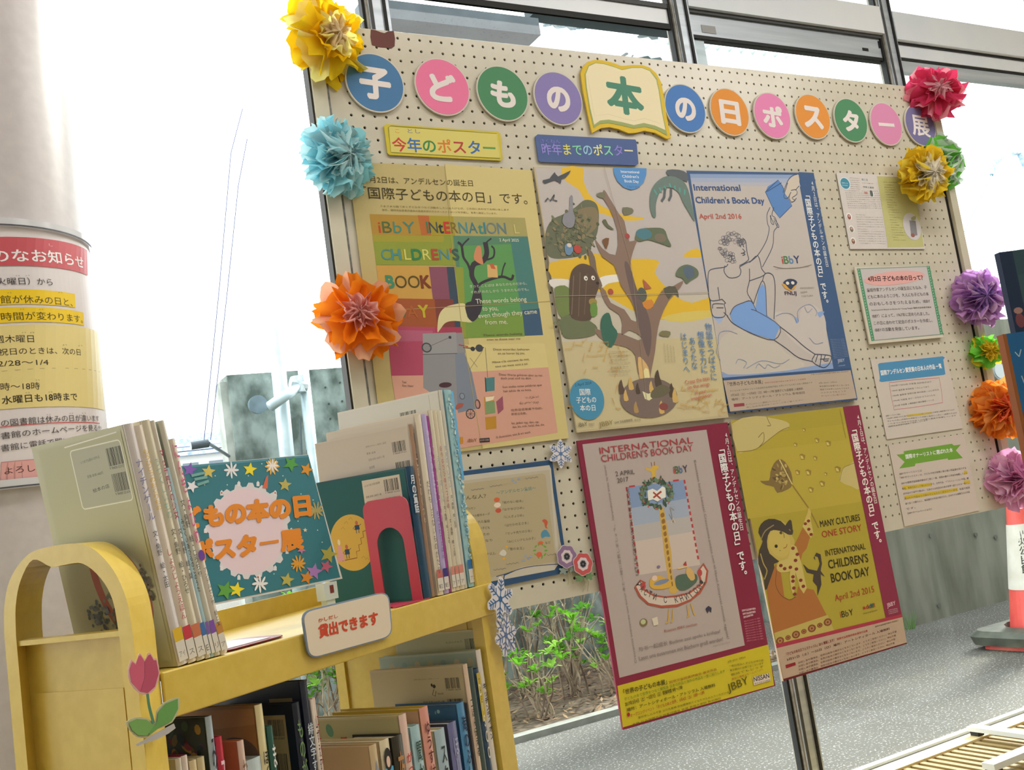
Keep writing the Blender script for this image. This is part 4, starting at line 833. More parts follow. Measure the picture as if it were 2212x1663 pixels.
A.poly([(660, 790), (690, 768), (730, 770), (752, 790), (735, 815), (712, 838), (680, 815)], '34405c', 2); A.ell(688, 795, 11, 11, 'e0dcd0'); A.ell(722, 793, 11, 11, 'e0dcd0'); A.poly([(650, 800), (670, 800), (700, 832), (712, 838), (730, 815), (750, 800), (735, 830), (706, 846), (672, 830)], 'd0a04a'); A.text('FNLIJ', (672, 872), (748, 870), 24, '4a3c50', .02)
A.text('PROCESSO', (772, 832), (862, 828), 10, '8a8478'); A.text('SEM', (775, 860), (816, 857), 10, '8a8478'); A.text('CULTURA', (780, 884), (856, 880), 10, '8a8478')
wh = 'dfe3ea'
A.vtext('4月2日は、アンデルセンの誕生日', (846, 125), (948, 690), 20, wh, .01); A.vtext('「国際子どもの本の日」です。', (808, 190), (945, 955), 36, wh, .025)
for k in range(12): A.text('世界中の子どもたちと本を結ぶ', (966 + k * 2.2, 1166 + k * 11), (1060 + k * 2.6, 1162 + k * 10), 6, '8fa2c0')
A.text('JBBY', (1015, 1312), (1062, 1306), 22, 'c0cadc'); A.text('日本国際児童図書', (1020, 1338), (1064, 1332), 6, 'b0bcd0')
A.poly([(268, 1430), (1098, 1362), (1138, 1545), (312, 1632)], 'b8a896')
A.text('「世界の子どもの本展」', (300, 1468), (526, 1450), 26, '3a302c', .012); A.text('国際児童図書評議会主催 東京子ども図書館', (540, 1450), (808, 1424), 9, 'a05040')
A.text('子どもの本で世界をつなぐ日本国際児童図書評議会 世界の子どもの本と出会う展覧会です', (312, 1505), (850, 1448), 11, '4c6050'); A.text('3月26日（土）～5月8日（日）9時～17時 国際子ども図書館 入場無料', (318, 1534), (790, 1490), 16, '4a3f38', .01); A.text('場所：アートシティホール・アトリウム 各地巡回', (322, 1562), (800, 1515), 15, '4a3f38', .01)
A.poly([(335, 1582), (404, 1576), (407, 1596), (338, 1603)], '94404c'); A.text('オープニングイベント 講演会とワークショップ', (415, 1592), (640, 1565), 10, '5a5048'); A.text('申し込み方法はホームページをご覧ください', (420, 1610), (790, 1560), 9, '5a5048')
A.text('主催 日本国際児童図書評議会 協力 各出版社', (840, 1395), (1085, 1374), 8, '6a6058')
for k, s_ in enumerate(('お問い合わせ・お申込み', '東京都内の会場でおこないます', '電話でのお申し込みもできます', 'ファクスでもどうぞ', 'ホームページもご覧ください')): A.text(s_, (892 + k * 4, 1452 + k * 21), (1010 + (k > 0) * 80 - (k > 2) * 20, 1444 + k * 20), 10, ('6a5a4c', '8a4c3c')[k > 3])
A.poly([(312, 1632), (1138, 1545), (1142, 1556), (315, 1642)], '3c5276')
A.done(t)

# --- 2017 poster
t, S, th = poster('poster', 'crimson bordered poster with a giraffe rising through a wreath, hanging below the board', [(1244, 952.6), (1568.4, 912.6), (1671.6, 1481), (1343, 1576)], mat('8e2c46', .45), -.0055, .005)
A = Art(S, (1240, 900, 2.375), 1.75, th + .0002, .00006)
A.poly([(36, 143), (672, 68), (868, 1172), (226, 1338)], '958a86')
A.poly([(215, 1380), (988, 1168), (1018, 1376), (243, 1592)], 'a89a20'); 
A.poly([(270, 362), (555, 325), (640, 760), (330, 812)], 'a89c94'); A.poly([(270, 362), (555, 325), (572, 420), (285, 470)], '6c7f9e'); A.poly([(285, 470), (572, 420), (588, 510), (298, 560)], '8690a0'); A.poly([(298, 560), (588, 510), (600, 590), (308, 640)], '989492')
for k in range(13):
    f0 = k / 13; f1 = f0 + .045
    for p, q in (((262, 362), (325, 818)), ((558, 325), (632, 745))): A.line([(p[0] + (q[0] - p[0]) * f0, p[1] + (q[1] - p[1]) * f0), (p[0] + (q[0] - p[0]) * f1, p[1] + (q[1] - p[1]) * f1)], 9, '96343a')
for k in range(4):
    A.line([(275 + k * 75, 360 - k * 10), (305 + k * 75, 356 - k * 10)], 7, '96343a')
A.poly([(428, 470), (452, 462), (492, 700), (498, 820), (530, 890), (505, 912), (480, 900), (470, 800), (455, 700)], 'ab8d46', 0)
for k in range(12): A.poly([(436 + k * 5, 500 + k * 32), (452 + k * 4, 492 + k * 32), (456 + k * 4, 512 + k * 32), (440 + k * 5, 518 + k * 32)], '7c5a2c', 2)
A.poly([(358, 262), (385, 268), (395, 255), (412, 250), (430, 262), (412, 278), (412, 320), (395, 320), (390, 285), (365, 275)], 'b0913f', 2); A.line([(392, 255), (388, 235)], 4, '7c5a2c'); A.line([(405, 252), (405, 232)], 4, '7c5a2c')
rn = random.Random(11)
for k in range(90):
    a = rn.uniform(0, 6.283); r = rn.uniform(.72, 1.08); x, y = 415 + 78 * r * math.cos(a), 395 + 78 * r * math.sin(a); c = rn.choice(['3c4c3c', '4e6248', '33443c', '5a7058'])
    A.ell(x, y, 12, 6, c, rn.uniform(0, 180), 8)
for k in range(14): a = rn.uniform(0, 6.28); A.ell(415 + 78 * math.cos(a), 395 + 78 * math.sin(a), 4, 4, 'a0524c', 0, 8)
A.poly([(368, 380), (395, 370), (418, 382), (445, 358), (460, 366), (462, 415), (440, 422), (420, 436), (396, 425), (372, 432)], 'c9c0b8'); A.poly([(400, 385), (440, 420), (432, 424), (395, 392)], '8a3c30'); A.poly([(436, 380), (395, 414), (402, 420), (442, 388)], '8a3c30')
A.line([(480, 500), (500, 540), (485, 465), (505, 480)], 3, '8a7c6c'); A.line([(490, 545), (500, 520), (510, 548)], 3, 'b8b0a0')
A.poly([(378, 850), (395, 820), (430, 815), (480, 840), (490, 870), (440, 885), (390, 880)], 'b08c3c', 3); A.ell(440, 848, 40, 12, '6a7488', 4); A.ell(405, 828, 14, 14, 'b8a498'); A.poly([(512, 830), (530, 812), (580, 805), (620, 810), (618, 850), (560, 890), (520, 880)], '46584a', 3); A.poly([(575, 770), (600, 790), (612, 830), (590, 840), (565, 800)], 'b09058', 2); A.poly([(550, 760), (565, 740), (570, 765)], '8c3430'); A.line([(525, 780), (570, 768)], 5, 'c0a068'); A.ell(425, 770, 9, 7, '6a5f80')
A.poly([(300, 875), (330, 835), (360, 850), (345, 880), (400, 912), (460, 922), (520, 915), (580, 900), (640, 855), (625, 790), (655, 750), (680, 790), (672, 850), (640, 905), (590, 945), (520, 975), (440, 980), (370, 965), (325, 925)], '8e4638', 0)
A.poly([(310, 872), (332, 845), (352, 855), (335, 885), (400, 922), (460, 930), (520, 925), (585, 908), (650, 858), (634, 790), (653, 764), (670, 792), (662, 846), (630, 895), (588, 935), (520, 962), (440, 968), (375, 955), (335, 918)], 'aca196', 0); A.ell(345, 868, 14, 18, '963c3a'); A.ell(636, 800, 12, 18, '963c3a')
for i, ch in enumerate('РАСТИ С КНИГОЙ!'):
    a = -1.02 + i * 2.05 / 14; x = 490 + 190 * math.sin(a) - 4; y = 755 + 185 * math.cos(a)
    if ch != ' ': A.ctext(ch, (x, y + 8 * (i < 3)), 15, 34, '3c3836', .015, math.degrees(a) - 0)
for l in ([(480, 985), (475, 1050), (462, 1058)], [(500, 985), (498, 1040), (488, 1055)], [(572, 965), (580, 1020), (570, 1030)], [(590, 955), (605, 1005), (612, 1018)]): A.line(l, 7, 'a88a48')
A.ell(348, 1055, 20, 20, '6c5c40'); A.ell(346, 1052, 13, 13, '9ca07c'); A.poly([(390, 1035), (418, 1025), (424, 1065), (400, 1072)], 'b4ac9c'); A.poly([(665, 985), (680, 970), (696, 980), (694, 1005), (684, 992), (676, 1008)], '2c2c3c')
rd = '8c3038'; ik = '4a4543'
A.mtext('INTERNATIONAL', (120, 192), (602, 136), 32, [rd]); A.text("CHILDREN'S BOOK DAY", (134, 234), (602, 176), 36, rd); A.text('2 APRIL', (206, 306), (304, 294), 24, ik); A.text('2017', (214, 340), (272, 332), 24, ik); A.mtext('iBbY', (500, 292), (575, 284), 36, ['a02c30', '3f5c3c', '3c5c80', '34344c'], (.01,))
A.text('LET US GROW WITH THE BOOK!', (322, 812), (272, 362), 18, ik); 
def sideways(s_, p0, p1, h, c): A.text(s_, p0, p1, h, c)
sideways('Crescamos imbuendo um livro? 本と一緒に成長しましょう。 Grandissons avec le livre!', (314, 1262), (155, 250), 15, '6c6460'); sideways('Kasvetaan kirjan kanssa! Crescamos juntos con el libro! Könyvvel növünk együtt!', (606, 225), (776, 1140), 15, '6c6460')
A.text('Russian IBBY section', (455, 1106), (622, 1068), 14, '8a5040'); A.text('与书一起成长 Budme zasi spolu s knihou!', (324, 1205), (742, 1108), 22, '6a6260'); A.text('Lasst uns zusammen mit Büchern groß werden!', (326, 1250), (756, 1148), 22, '6a6260'); A.text('Design of the poster, Moscow', (705, 1178), (792, 1158), 7, '7a726e')
w2 = 'cfc8c4'
A.vtext('4月2日は、アンデルセンの誕生日', (768, 80), (852, 585), 20, w2, .01); A.vtext('「国際子どもの本の日」です。', (738, 140), (868, 840), 36, w2, .028)
for k, L in enumerate((70, 66, 50)): A.text('国際児童図書評議会', (852 + k * 4, 1000 + k * 17), (852 + k * 4 + L, 988 + k * 16), 10, 'c0a8ac', .01)
for k in range(9): A.text('世界の子どもの本をつなぐ活動を', (862 + k * 1.8, 1054 + k * 12.5), (944 + k * 2.2, 1036 + k * 13), 7, 'b06a7c')
A.text('「世界の子どもの本展」', (246, 1425), (468, 1370), 26, '33300c', .015); A.text('国際児童図書評議会 優良作品', (480, 1368), (722, 1300), 12, '7c4018'); A.text('子どもの本で世界をつなぐ展覧会 日本の作品と海外の作品を一堂に紹介します', (250, 1455), (765, 1310), 15, '46681c'); A.text('2017年3月4日（土）～5月7日（日）開催時間 9時～17時', (254, 1484), (548, 1396), 20, '33300c', .012); A.text('場所：アートシティホール・アトリウム 入場無料', (262, 1512), (715, 1382), 17, '33300c', .01)
A.ell(270, 1526, 8, 10, '8c2030'); A.text('オープニングイベント 「子どもの本と世界」 3月4日（土）10時～12時', (282, 1540), (660, 1420), 17, '8c3a1c', .01); A.text('事前申し込み不要 当日先着順 参加費無料でどなたでもお入りいただけます', (320, 1548), (800, 1412), 11, '4c4a18'); A.text('主催 日本国際児童図書評議会 後援 各国大使館 各出版社', (290, 1582), (745, 1446), 10, '4c4a18')
for k, s_ in enumerate(('お問い合わせ・お申込み', '一般社団法人 子どもの本の会', '東京都内の会場でおこないます', '電話でもどうぞ', '最新の情報はホームページへ')): A.text(s_, (780 + k * 5, 1262 + k * 22), (870 + (k > 0) * 92, 1236 + k * 16), 10, ('4c4a18', '8c4a1c')[k > 3])
A.text('JBBY', (782, 1410), (886, 1366), 40, '4a4414'); A.poly([(905, 1335), (992, 1312), (998, 1352), (912, 1376)], 'b4a89c'); A.text('NISSAN', (912, 1358), (992, 1337), 24, '2c2826', .02); A.text('東京児童文化財団', (916, 1372), (994, 1352), 7, '3a3634')
A.done(t)

# --- 2015 poster
t, S, th = poster('poster', 'mustard yellow poster with a girl holding a butterfly net, lower right of the posters', [(1575, 912), (1851, 877), (1954, 1389), (1688.6, 1471)], mat('a08c74', .5, 0, 1.6), -.0055, .005)
A = Art(S, (1560, 860, 2.6825), 1.7, th + .0002, .00006)
A.poly([(42, 132), (690, 52), (940, 1272), (300, 1425)], '90832e'); A.poly([(70, 320), (730, 240), (800, 600), (140, 700)], '998a34'); A.poly([(60, 230), (710, 150), (730, 240), (70, 320)], '958730')
A.poly([(48, 150), (180, 105), (265, 115), (340, 130), (380, 150), (372, 178), (330, 190), (270, 235), (190, 295), (120, 310), (80, 312)], 'a59863', 2); A.line([(250, 110), (262, 140), (272, 160), (252, 162)], 3, '5c4c28', smooth=3); A.line([(200, 230), (230, 200), (232, 250), (205, 285)], 3, '5c4c28', smooth=3); A.line([(80, 312), (120, 310), (190, 295), (270, 235), (330, 190), (378, 170)], 3, '6a5a30', smooth=3)
A.poly([(672, 480), (690, 410), (725, 390), (770, 370), (790, 525), (740, 512)], 'a59863', 2); A.line([(672, 480), (690, 410), (725, 390), (770, 370)], 2, '6a5a30', smooth=3)
for x, y in ((465, 185), (415, 270), (540, 245), (605, 262), (530, 348), (428, 430), (490, 430), (590, 440), (570, 495), (660, 412), (505, 530), (455, 340)):
    r = random.uniform(10, 19); A.poly([(x - r, y - r * .6), (x - r * .2, y - r), (x + r, y - r * .5), (x + r * .8, y + r), (x - r * .4, y + r * 1.1)], '7c6a2c'); A.poly([(x - r * .7, y - r * .4), (x + r * .1, y - r * .2), (x + r * .5, y + r * .8), (x - r * .4, y + r * .7)], 'b0a058')
A.poly([(210, 480), (262, 478), (270, 430), (290, 380), (320, 355), (355, 370), (390, 430), (398, 500), (370, 530), (310, 550), (290, 515), (245, 505)], '6c5a34', 2)
rn = random.Random(6)
for k in range(26): A.ell(330 + rn.uniform(-45, 50), 460 + rn.uniform(-70, 60), rn.uniform(6, 14), rn.uniform(5, 9), rn.choice(['8e7c48', '54462c', 'a08e58']), rn.uniform(0, 180), 10)
A.line([(322, 357), (340, 390), (370, 450), (396, 500)], 6, 'b0a468', smooth=3); A.line([(398, 505), (490, 635), (550, 752)], 6, '7a6430')
A.poly([(225, 760), (250, 715), (320, 705), (375, 745), (395, 800), (410, 830), (395, 900), (350, 940), (290, 935), (240, 880)], 'a08e48', 3)
hr_ = '3a332c'
A.poly([(200, 780), (215, 730), (260, 700), (330, 712), (385, 770), (400, 760), (398, 790), (370, 790), (320, 770), (270, 770), (250, 830), (265, 900), (320, 945), (290, 960), (295, 1000), (270, 1080), (240, 1110), (230, 1040), (200, 960), (205, 880), (225, 830)], hr_, 2); A.line([(215, 820), (240, 770), (290, 735)], 5, '7c6e4c', smooth=3); A.line([(212, 900), (230, 960), (250, 1000), (235, 1050)], 6, '8e7c44', smooth=3)
A.poly([(268, 780), (300, 765), (370, 790), (385, 850), (375, 900), (335, 925), (290, 900), (262, 850)], 'a5944c', 3); A.poly([(375, 710), (392, 712), (398, 780), (380, 760), (350, 755)], hr_, 2)
A.ell(303, 858, 9, 10, '2c261e'); A.ell(330, 780, 8, 8, '4a3c24'); A.line([(345, 870), (362, 862), (366, 846)], 3, '7a3c28', smooth=2); A.line([(322, 882), (330, 884)], 3, '6a5a30'); A.line([(330, 790), (345, 780), (350, 810)], 3, '5c4c2c', smooth=2)
A.poly([(462, 740), (500, 800), (480, 870), (455, 900), (440, 960), (410, 850)], '8e5c2c', 0); A.poly([(455, 745), (470, 705), (500, 690), (518, 780), (505, 812), (488, 790)], 'a89858', 0)
for x, y in ((472, 728), (492, 760), (505, 790), (490, 712)): A.ell(x, y, 10, 9, '6a2c24', 0, 10)
A.poly([(490, 635), (505, 660), (500, 690), (470, 705), (482, 670)], 'a5944c', 2)
A.poly([(248, 1110), (300, 960), (330, 1010), (350, 1150), (380, 1168), (420, 1150), (430, 1090), (470, 1100), (520, 1110), (600, 1268), (290, 1370)], '8e5a2c', 0); A.line([(305, 1000), (300, 1080), (330, 1140), (380, 1168), (415, 1150)], 3, '5c3c24', smooth=3); A.poly([(305, 985), (330, 1010), (400, 1000), (440, 960), (400, 850), (385, 870), (370, 930), (320, 945)], 'a89858', 2)
A.poly([(400, 850), (420, 860), (450, 960), (480, 1100), (462, 1132), (440, 1100), (415, 1010), (405, 1150), (390, 1110), (380, 1040)], 'a89858', 0)
for x, y in ((352, 988), (385, 980), (420, 990), (415, 940), (400, 1060), (405, 1100), (445, 1055), (460, 1090), (400, 870), (425, 905), (330, 970), (410, 1135), (400, 1035)): A.ell(x, y, 11, 10, '6a2c24', 0, 10)
A.poly([(458, 960), (490, 990), (540, 1000), (555, 960), (545, 920), (525, 915), (530, 940), (520, 925), (535, 895), (560, 905), (568, 960), (560, 1000), (585, 1035), (560, 1020), (565, 1080), (542, 1145), (540, 1090), (515, 1060), (520, 1020), (480, 1010)], hr_, 0)
A.poly([(290, 1360), (600, 1255), (640, 1350), (310, 1440)], '9d8e4c')
for k in range(7): x, y = 325 + k * 46, 1405 - k * 18; A.ell(x, y, 24 - (k % 2) * 8, 22 - (k % 2) * 8, '6a3c28', 0, 14); A.ell(x, y, 15 - (k % 2) * 5, 14 - (k % 2) * 5, '8e6a3c', 0, 12); A.ell(x, y, 6, 6, '6a2c24', 0, 8)
A.poly([(690, 52), (782, 42), (1030, 1256), (938, 1280)], '71243a'); A.poly([(300, 1425), (1030, 1250), (1033, 1268), (304, 1448)], '8c2c3c')
A.poly([(304, 1448), (1033, 1268), (1058, 1415), (345, 1625)], '9a8674'); A.poly([(345, 1625), (1058, 1415), (1060, 1422), (347, 1638)], '54141c')
bk = '2c2614'; rd = '8a3420'
A.text('MANY CULTURES', (560, 748), (790, 708), 38, bk, .008); A.text('ONE STORY', (570, 808), (800, 766), 38, rd, .005); A.text('INTERNATIONAL', (590, 916), (822, 874), 36, bk, .005); A.text("CHILDREN'S", (608, 988), (838, 948), 50, bk, .015); A.text('BOOK DAY', (624, 1068), (846, 1025), 52, bk, .015); A.text('April 2nd 2015', (645, 1176), (872, 1122), 38, rd)
A.mtext('iBbY', (672, 1272), (750, 1254), 36, ['8a3020', bk, '3c3c2c', bk], (0,)); A.mtext('addi!!', (804, 1224), (875, 1208), 22, ['8a3020', '8a3020', '2c4c60', '3c4c20', '2c4c60', '8a5020'], (.03,)); A.text('United Arab Emirates', (806, 1252), (888, 1230), 8, '4a401c')
A.text('international book day text and art by painters', (708, 232), (674, 70), 8, '5c5424')
w2 = 'cbbfb8'
A.vtext('4月2日は、アンデルセンの誕生日', (774, 95), (880, 612), 20, w2, .01); A.vtext('「国際子どもの本の日」です。', (742, 155), (905, 868), 36, w2, .028)
A.text('JBBY', (945, 1212), (995, 1196), 24, 'c0aab0'); 
for k in range(3): A.text('日本国際児童図書評議会', (950 + k * 2, 1232 + k * 10), (1005 + k * 2, 1220 + k * 9), 5, 'b09aa0')
A.text('国際児童図書評議会 作品紹介', (875, 1328), (1012, 1290), 8, '4c3c30')
A.text('「子どもの本の日フェスティバル」2015 開催します！', (362, 1492), (640, 1408), 17, '6a2420', .012); A.text('国際児童図書評議会優良作品展', (655, 1402), (832, 1352), 12, '9a3c34', .01); A.text('3月21日（土）～22日（日）場所：アートシティホール 入場無料', (364, 1522), (960, 1340), 14, '4a2c28', .01)
A.poly([(355, 1545), (412, 1528), (415, 1546), (359, 1564)], '7c1c28')
for k in range(4): A.text('お話し会や講演会、世界の絵本の展示などをおこないます。どうぞご参加ください。申込不要', (430 + k * 2, 1538 + k * 20), (1000 - k * 4, 1356 + k * 22), 11, '5a4038')
A.done(t)
# fold marks and right-hand sheets
paperw = mat('cfc9c4', .6, 0, 1.15)
t, S, th = poster('leaflet', 'two page leaflet, white left page and pale green right page, under the yellow pompom', [(1806, 373), (1971, 381), (1998, 538), (1836, 538)], paperw, -.003, .001, 'leaflet', 'paper sheets on the right of the board')
A = Art(S, (1790, 330, 3.6967), 1.3, th + .0003, .00005)
A.poly([(383, 188), (675, 200), (758, 752), (472, 756)], 'b0ae74'); A.line([(372, 185), (470, 770)], 5, 'c4bec0')
A.ell(128, 246, 42, 50, 'c6d4d8'); A.ell(128, 246, 36, 44, '3f849a'); A.text('国際子ども', (104, 246), (152, 250), 9, 'c0d8dc'); A.text('本の日2025', (106, 264), (150, 268), 9, 'c0d8dc')
rn = random.Random(8); tk = ['ことばは自由です。どこへでも行けます。', '本を読む子どもたちは世界の扉をひらき', 'ひとつの物語が生まれて旅に出ました。', 'あなたのことばは風にのって遠くまで']
for k in range(15):
    y = 205 + k * 17; x0 = 165 + (k > 5) * -50 + max(k - 5, 0) * 2; x1 = 245 if k < 6 else 372 + k * 3
    A.text(rn.choice(tk), (x0 + k * 1.5, y), (x1 + k * 1.2, y + 5), 7, '8d8884')
A.text('絵と文', (262, 222), (312, 228), 18, '6f8a90'); A.text('メッセージを贈ります', (265, 245), (355, 252), 8, '77726e'); A.text('作家と画家', (272, 280), (360, 288), 14, '5f6a6c')
A.poly([(280, 312), (306, 314), (308, 330), (284, 328)], 'b07c74'); A.ell(340, 328, 16, 28, 'e0dcd8'); A.poly([(325, 305), (345, 306), (352, 348), (332, 346)], '55605e', 2)
for k, (x, y) in enumerate(((160, 510), (180, 610), (193, 705))): A.ell(x, y, 22, 30, 'ddd4d0'); A.ell(x, y + 3, 14, 22, ('8a544c', '6f6a5a', '7a5a44')[k]); A.ell(x, y - 4, 8, 9, 'b89a88')
for k in range(13):
    y = 498 + k * 19; A.text(rn.choice(tk), (215 + k * 2.2, y), ((290 if k in (0, 6) else 425) + k * 2.5, y + 4), 7, '8d8884')
for k in range(24): y = 240 + k * 20; A.text(rn.choice(tk)[:6 + rn.randint(0, 6)], (435 + k * 3.4, y), (435 + k * 3.4 + rn.uniform(35, 110), y + 3), 8, '868250')
A.ell(662, 590, 68, 112, 'bcb8ba'); A.poly([(640, 540), (690, 545), (705, 660), (655, 670)], '7b7b80'); A.poly([(655, 520), (690, 505), (690, 535), (660, 542)], '98986c', 2); A.ell(668, 660, 16, 16, '8a5850')
A.done(t)
t, S, th = poster('information_sheet', 'white sheet with green patterned side bands and a pink title oval', [(1843, 577.5), (2005, 575), (2035, 729), (1876.6, 744)], mat('cfc9b8', .6, 0, 1.15), -.005, .004, 'sheet', 'paper sheets on the right of the board')
A = Art(S, (1790, 330, 3.6967), 1.3, th + .0002, .00005)
A.poly([(212, 925), (795, 906), (900, 1455), (332, 1508)], 'b9b3b2'); A.poly([(216, 928), (242, 928), (358, 1502), (332, 1506)], '4f8a68'); A.poly([(772, 908), (797, 907), (904, 1450), (880, 1455)], '4f8a68')
for k in range(26):
    f_ = k / 26
    for xa, xb, ya, yb in ((229, 345, 930, 1504), (784, 892, 908, 1452)): A.ell(xa + (xb - xa) * f_, ya + (yb - ya) * f_ + 8, 4.5, 3.5, 'a8cfae', 30, 6)
A.line([(242, 930), (772, 911)], 3, '6f8f76'); A.line([(356, 1500), (880, 1452)], 3, '6f8f76')
A.ell(520, 1003, 245, 54, 'd3a09c', 3, 36); A.text('4月2日 子どもの本の日って？', (305, 1030), (745, 1018), 38, '3f1c1c', .035)
for k, (s_, x0, x1, h) in enumerate((('童話作家アンデルセンの誕生日にちなみ、子', 298, 775, 28), ('どもに本のよろこびを、大人にも子どもの本', 305, 790, 28), ('のおもしろさをつたえるため、IBBY', 318, 802, 28), ('（International Board on Books for Young People 国際児童図書評議会', 332, 810, 13), ('IBBY）によって、1967年に定められました。', 342, 795, 28), ('この日に合わせて記念のポスターを作成し、', 352, 820, 28), ('IBBYの活動を発信しています。', 362, 712, 28))):
    y0 = (1115, 1168, 1225, 1266, 1322, 1378, 1432)[k]; A.text(s_, (x0, y0), (x1, y0 - (x1 - x0) * .052), h, '4a4442')
A.done(t)
t, S, th = poster('information_sheet', 'white sheet with a blue brushed banner and a pink outlined box', [(1880, 776), (2044, 769), (2079.5, 925), (1915.4, 949)], mat('bdb5ac', .6, 0, 1.35), -.002, .0006, 'sheet', 'paper sheets on the right of the board')
A = Art(S, (1840, 740, 3.7796), 1.5, th + .0002, .00005)
A.poly([(212, 178), (225, 168), (740, 112), (758, 122), (745, 140), (762, 258), (745, 264), (240, 322), (222, 315), (228, 292)], '457fa6'); A.text('国際アンデルセン賞受賞の日本人の作品 一覧', (238, 268), (735, 208), 38, 'd6d2ce', .03)
A.line(rot_path([(305, 345), (330, 325), (500, 305), (690, 290), (715, 305), (738, 470), (722, 492), (560, 520), (365, 545), (340, 530)], 2), 3, 'b06a70', True)
for k, s_ in enumerate(('1966年～2022年 作家賞 石井桃子ほか', '1980年 画家賞 赤羽末吉 つるにょうぼう', '1984年 画家賞 安野光雅 旅の絵本・ふしぎなえ', '1994年 作家賞 まど・みちお どうぶつたち', '2014年 作家賞 上橋菜穂子 獣の奏者シリーズ')): A.text(s_, (318 + k * 7, 360 + k * 41), ((650, 628, 710, 678, 670)[k], (326, 366, 390, 434, 474)[k]), 13, '6a6462')
A.poly([(447, 590), (650, 566), (652, 580), (449, 606)], 'b8a02c')
for k in range(5): A.text(('国際アンデルセン賞は', '1956年に創設された賞で小さなノーベル賞とも呼ばれ作家賞と画家賞があります', '子どもの本に永続的な貢献をした作家と画家に二年に一度贈られます', 'これまでに日本からは多くの作家と画家が受賞しています', '国際児童図書評議会が選考しています')[k], (278 + k * 5, 604 + k * 22), ((395, 838, 858, 850, 620)[k], (590, 552, 578, 600, 640)[k]), 11, '6a6462')
A.done(t)
t, S, th = poster('information_sheet', 'white sheet with a green ribbon banner and yellow marker lines', [(1919, 961), (2082, 937), (2115, 1102.5), (1953.8, 1137)], mat('b5aaa0', .6, 0, 1.45), -.002, .0006, 'sheet', 'paper sheets on the right of the board')
A = Art(S, (1840, 740, 3.7796), 1.6, th + .0002, .00005)
A.poly([(365, 915), (425, 908), (422, 886), (815, 826), (832, 840), (888, 832), (848, 880), (905, 942), (785, 958), (780, 945), (518, 988), (512, 1008), (385, 1028), (430, 975)], '5f8a30'); A.text('国際オナーリストに選ばれた本', (440, 950), (825, 892), 34, 'd6d0c8', .025)
for (a_, b_, y0, y1) in ((412, 648, 1198, 1164), (912, 940, 1072, 1066), (912, 962, 1152, 1144), (428, 860, 1276, 1206)): A.poly([(a_, y0 - 26), (b_, y1 - 20), (b_ + 4, y1 + 6), (a_ + 4, y0 + 6)], 'b09a2c')
for k, (s_, x0, y0, x1, y1) in enumerate((('IBBYオナーリストとは', 388, 1082, 570, 1052), ('「IBBYオナーリスト」は、子どもの本の推薦と質の高い児童書を紹介する', 392, 1112, 932, 1030), ('IBBYの国際児童図書評議会が二年に一度、各国の優れた作品を推薦している', 405, 1158, 940, 1072), ('事業。推薦作品として贈られています。文学作品、イラストレーション作品、翻', 410, 1202, 952, 1114), ('訳作品の三部門で選ばれ、日本からは約百点の本が世界へ紹介される一覧とし', 420, 1242, 958, 1152), ('選ばれた作品はその国の子どもたちに読まれています。各国で巡回', 428, 1282, 962, 1190), ('展で多くの国の人に、毎回優れた作品が紹介され、日本からも推薦された作品', 436, 1325, 962, 1226), ('です。', 442, 1368, 520, 1352), ('（JBBYホームページより）', 452, 1402, 652, 1366))): A.text(s_, (x0, y0), (x1, y1), 16 if k else 18, '4c4440')
A.done(t)
# --- framed sheet about the storyteller
t, S, th = poster('framed_sheet', 'beige story list mounted on a navy blue frame behind the yellow cart', [(965, 1022), (1192, 993), (1226.6, 1236), (1005, 1283)], mat('2f4f74', .5, 0, 1.15), -.003, .0012, 'sheet', None)
A = Art(S, (980, 940, 4.056), 1.3, th + .0003, .00005)
A.poly([(-60, 372), (835, 262), (930, 930), (985, 1125), (440, 1200), (430, 1262), (60, 1330)], 'aea591'); A.poly([(-60, 372), (835, 262), (852, 300), (-60, 418)], 'b8b2a4')
A.poly([(835, 262), (850, 300), (925, 1110), (880, 1180), (440, 1262), (445, 1230), (600, 1160), (900, 1130)], 'b8b2a4', 0)
A.poly([(-40, 440), (100, 425), (775, 335), (800, 350), (892, 1100), (880, 1110), (600, 1150), (450, 1215), (350, 1240), (60, 1290)], 'a89b7c', 0)
A.line([(370, 1238), (450, 1215), (600, 1165), (760, 1140), (960, 1128)], 6, '33466a', smooth=3)
nk = '4c4434'
A.text('どんな人？', (60, 572), (282, 548), 34, nk, .01); A.text('～アンデルセン童話～', (372, 522), (718, 476), 30, '3f7478', .006)
for s_, x0, y0, x1, y1 in (('『絵のない絵本』', 425, 602, 606, 586), ('『おやゆびひめ』', 428, 664, 614, 646), ('『にんぎょひめ』', 438, 730, 612, 712), ('『はだかの王さま』', 446, 804, 652, 778), ('『マッチ売りの少女』', 455, 876, 682, 846), ('『みにくいアヒルの子』', 466, 946, 712, 912), ('『雪の女王』', 476, 1010, 614, 1000), ('など', 800, 955, 848, 948), ('アンデルセン', 60, 660, 190, 648), ('は、デンマークの都市オーデ', 20, 738, 316, 700), ('ンセに生まれた童話', 80, 782, 314, 762), ('作家です。貧しい子ども', 60, 838, 314, 820), ('時代をすごしたの', 80, 892, 310, 876), ('ち、作家となり', 100, 950, 335, 930), ('作品は百五十以上。', 160, 1062, 368, 1044)): A.text(s_, (x0, y0), (x1, y1), 22, nk, .006)
A.ell(375, 566, 26, 20, 'c4603c'); A.ell(380, 612, 30, 22, 'd8c4b0'); A.ell(388, 660, 26, 20, 'b8503a'); A.poly([(755, 640), (0, 0)], 'a0') if 0 else None
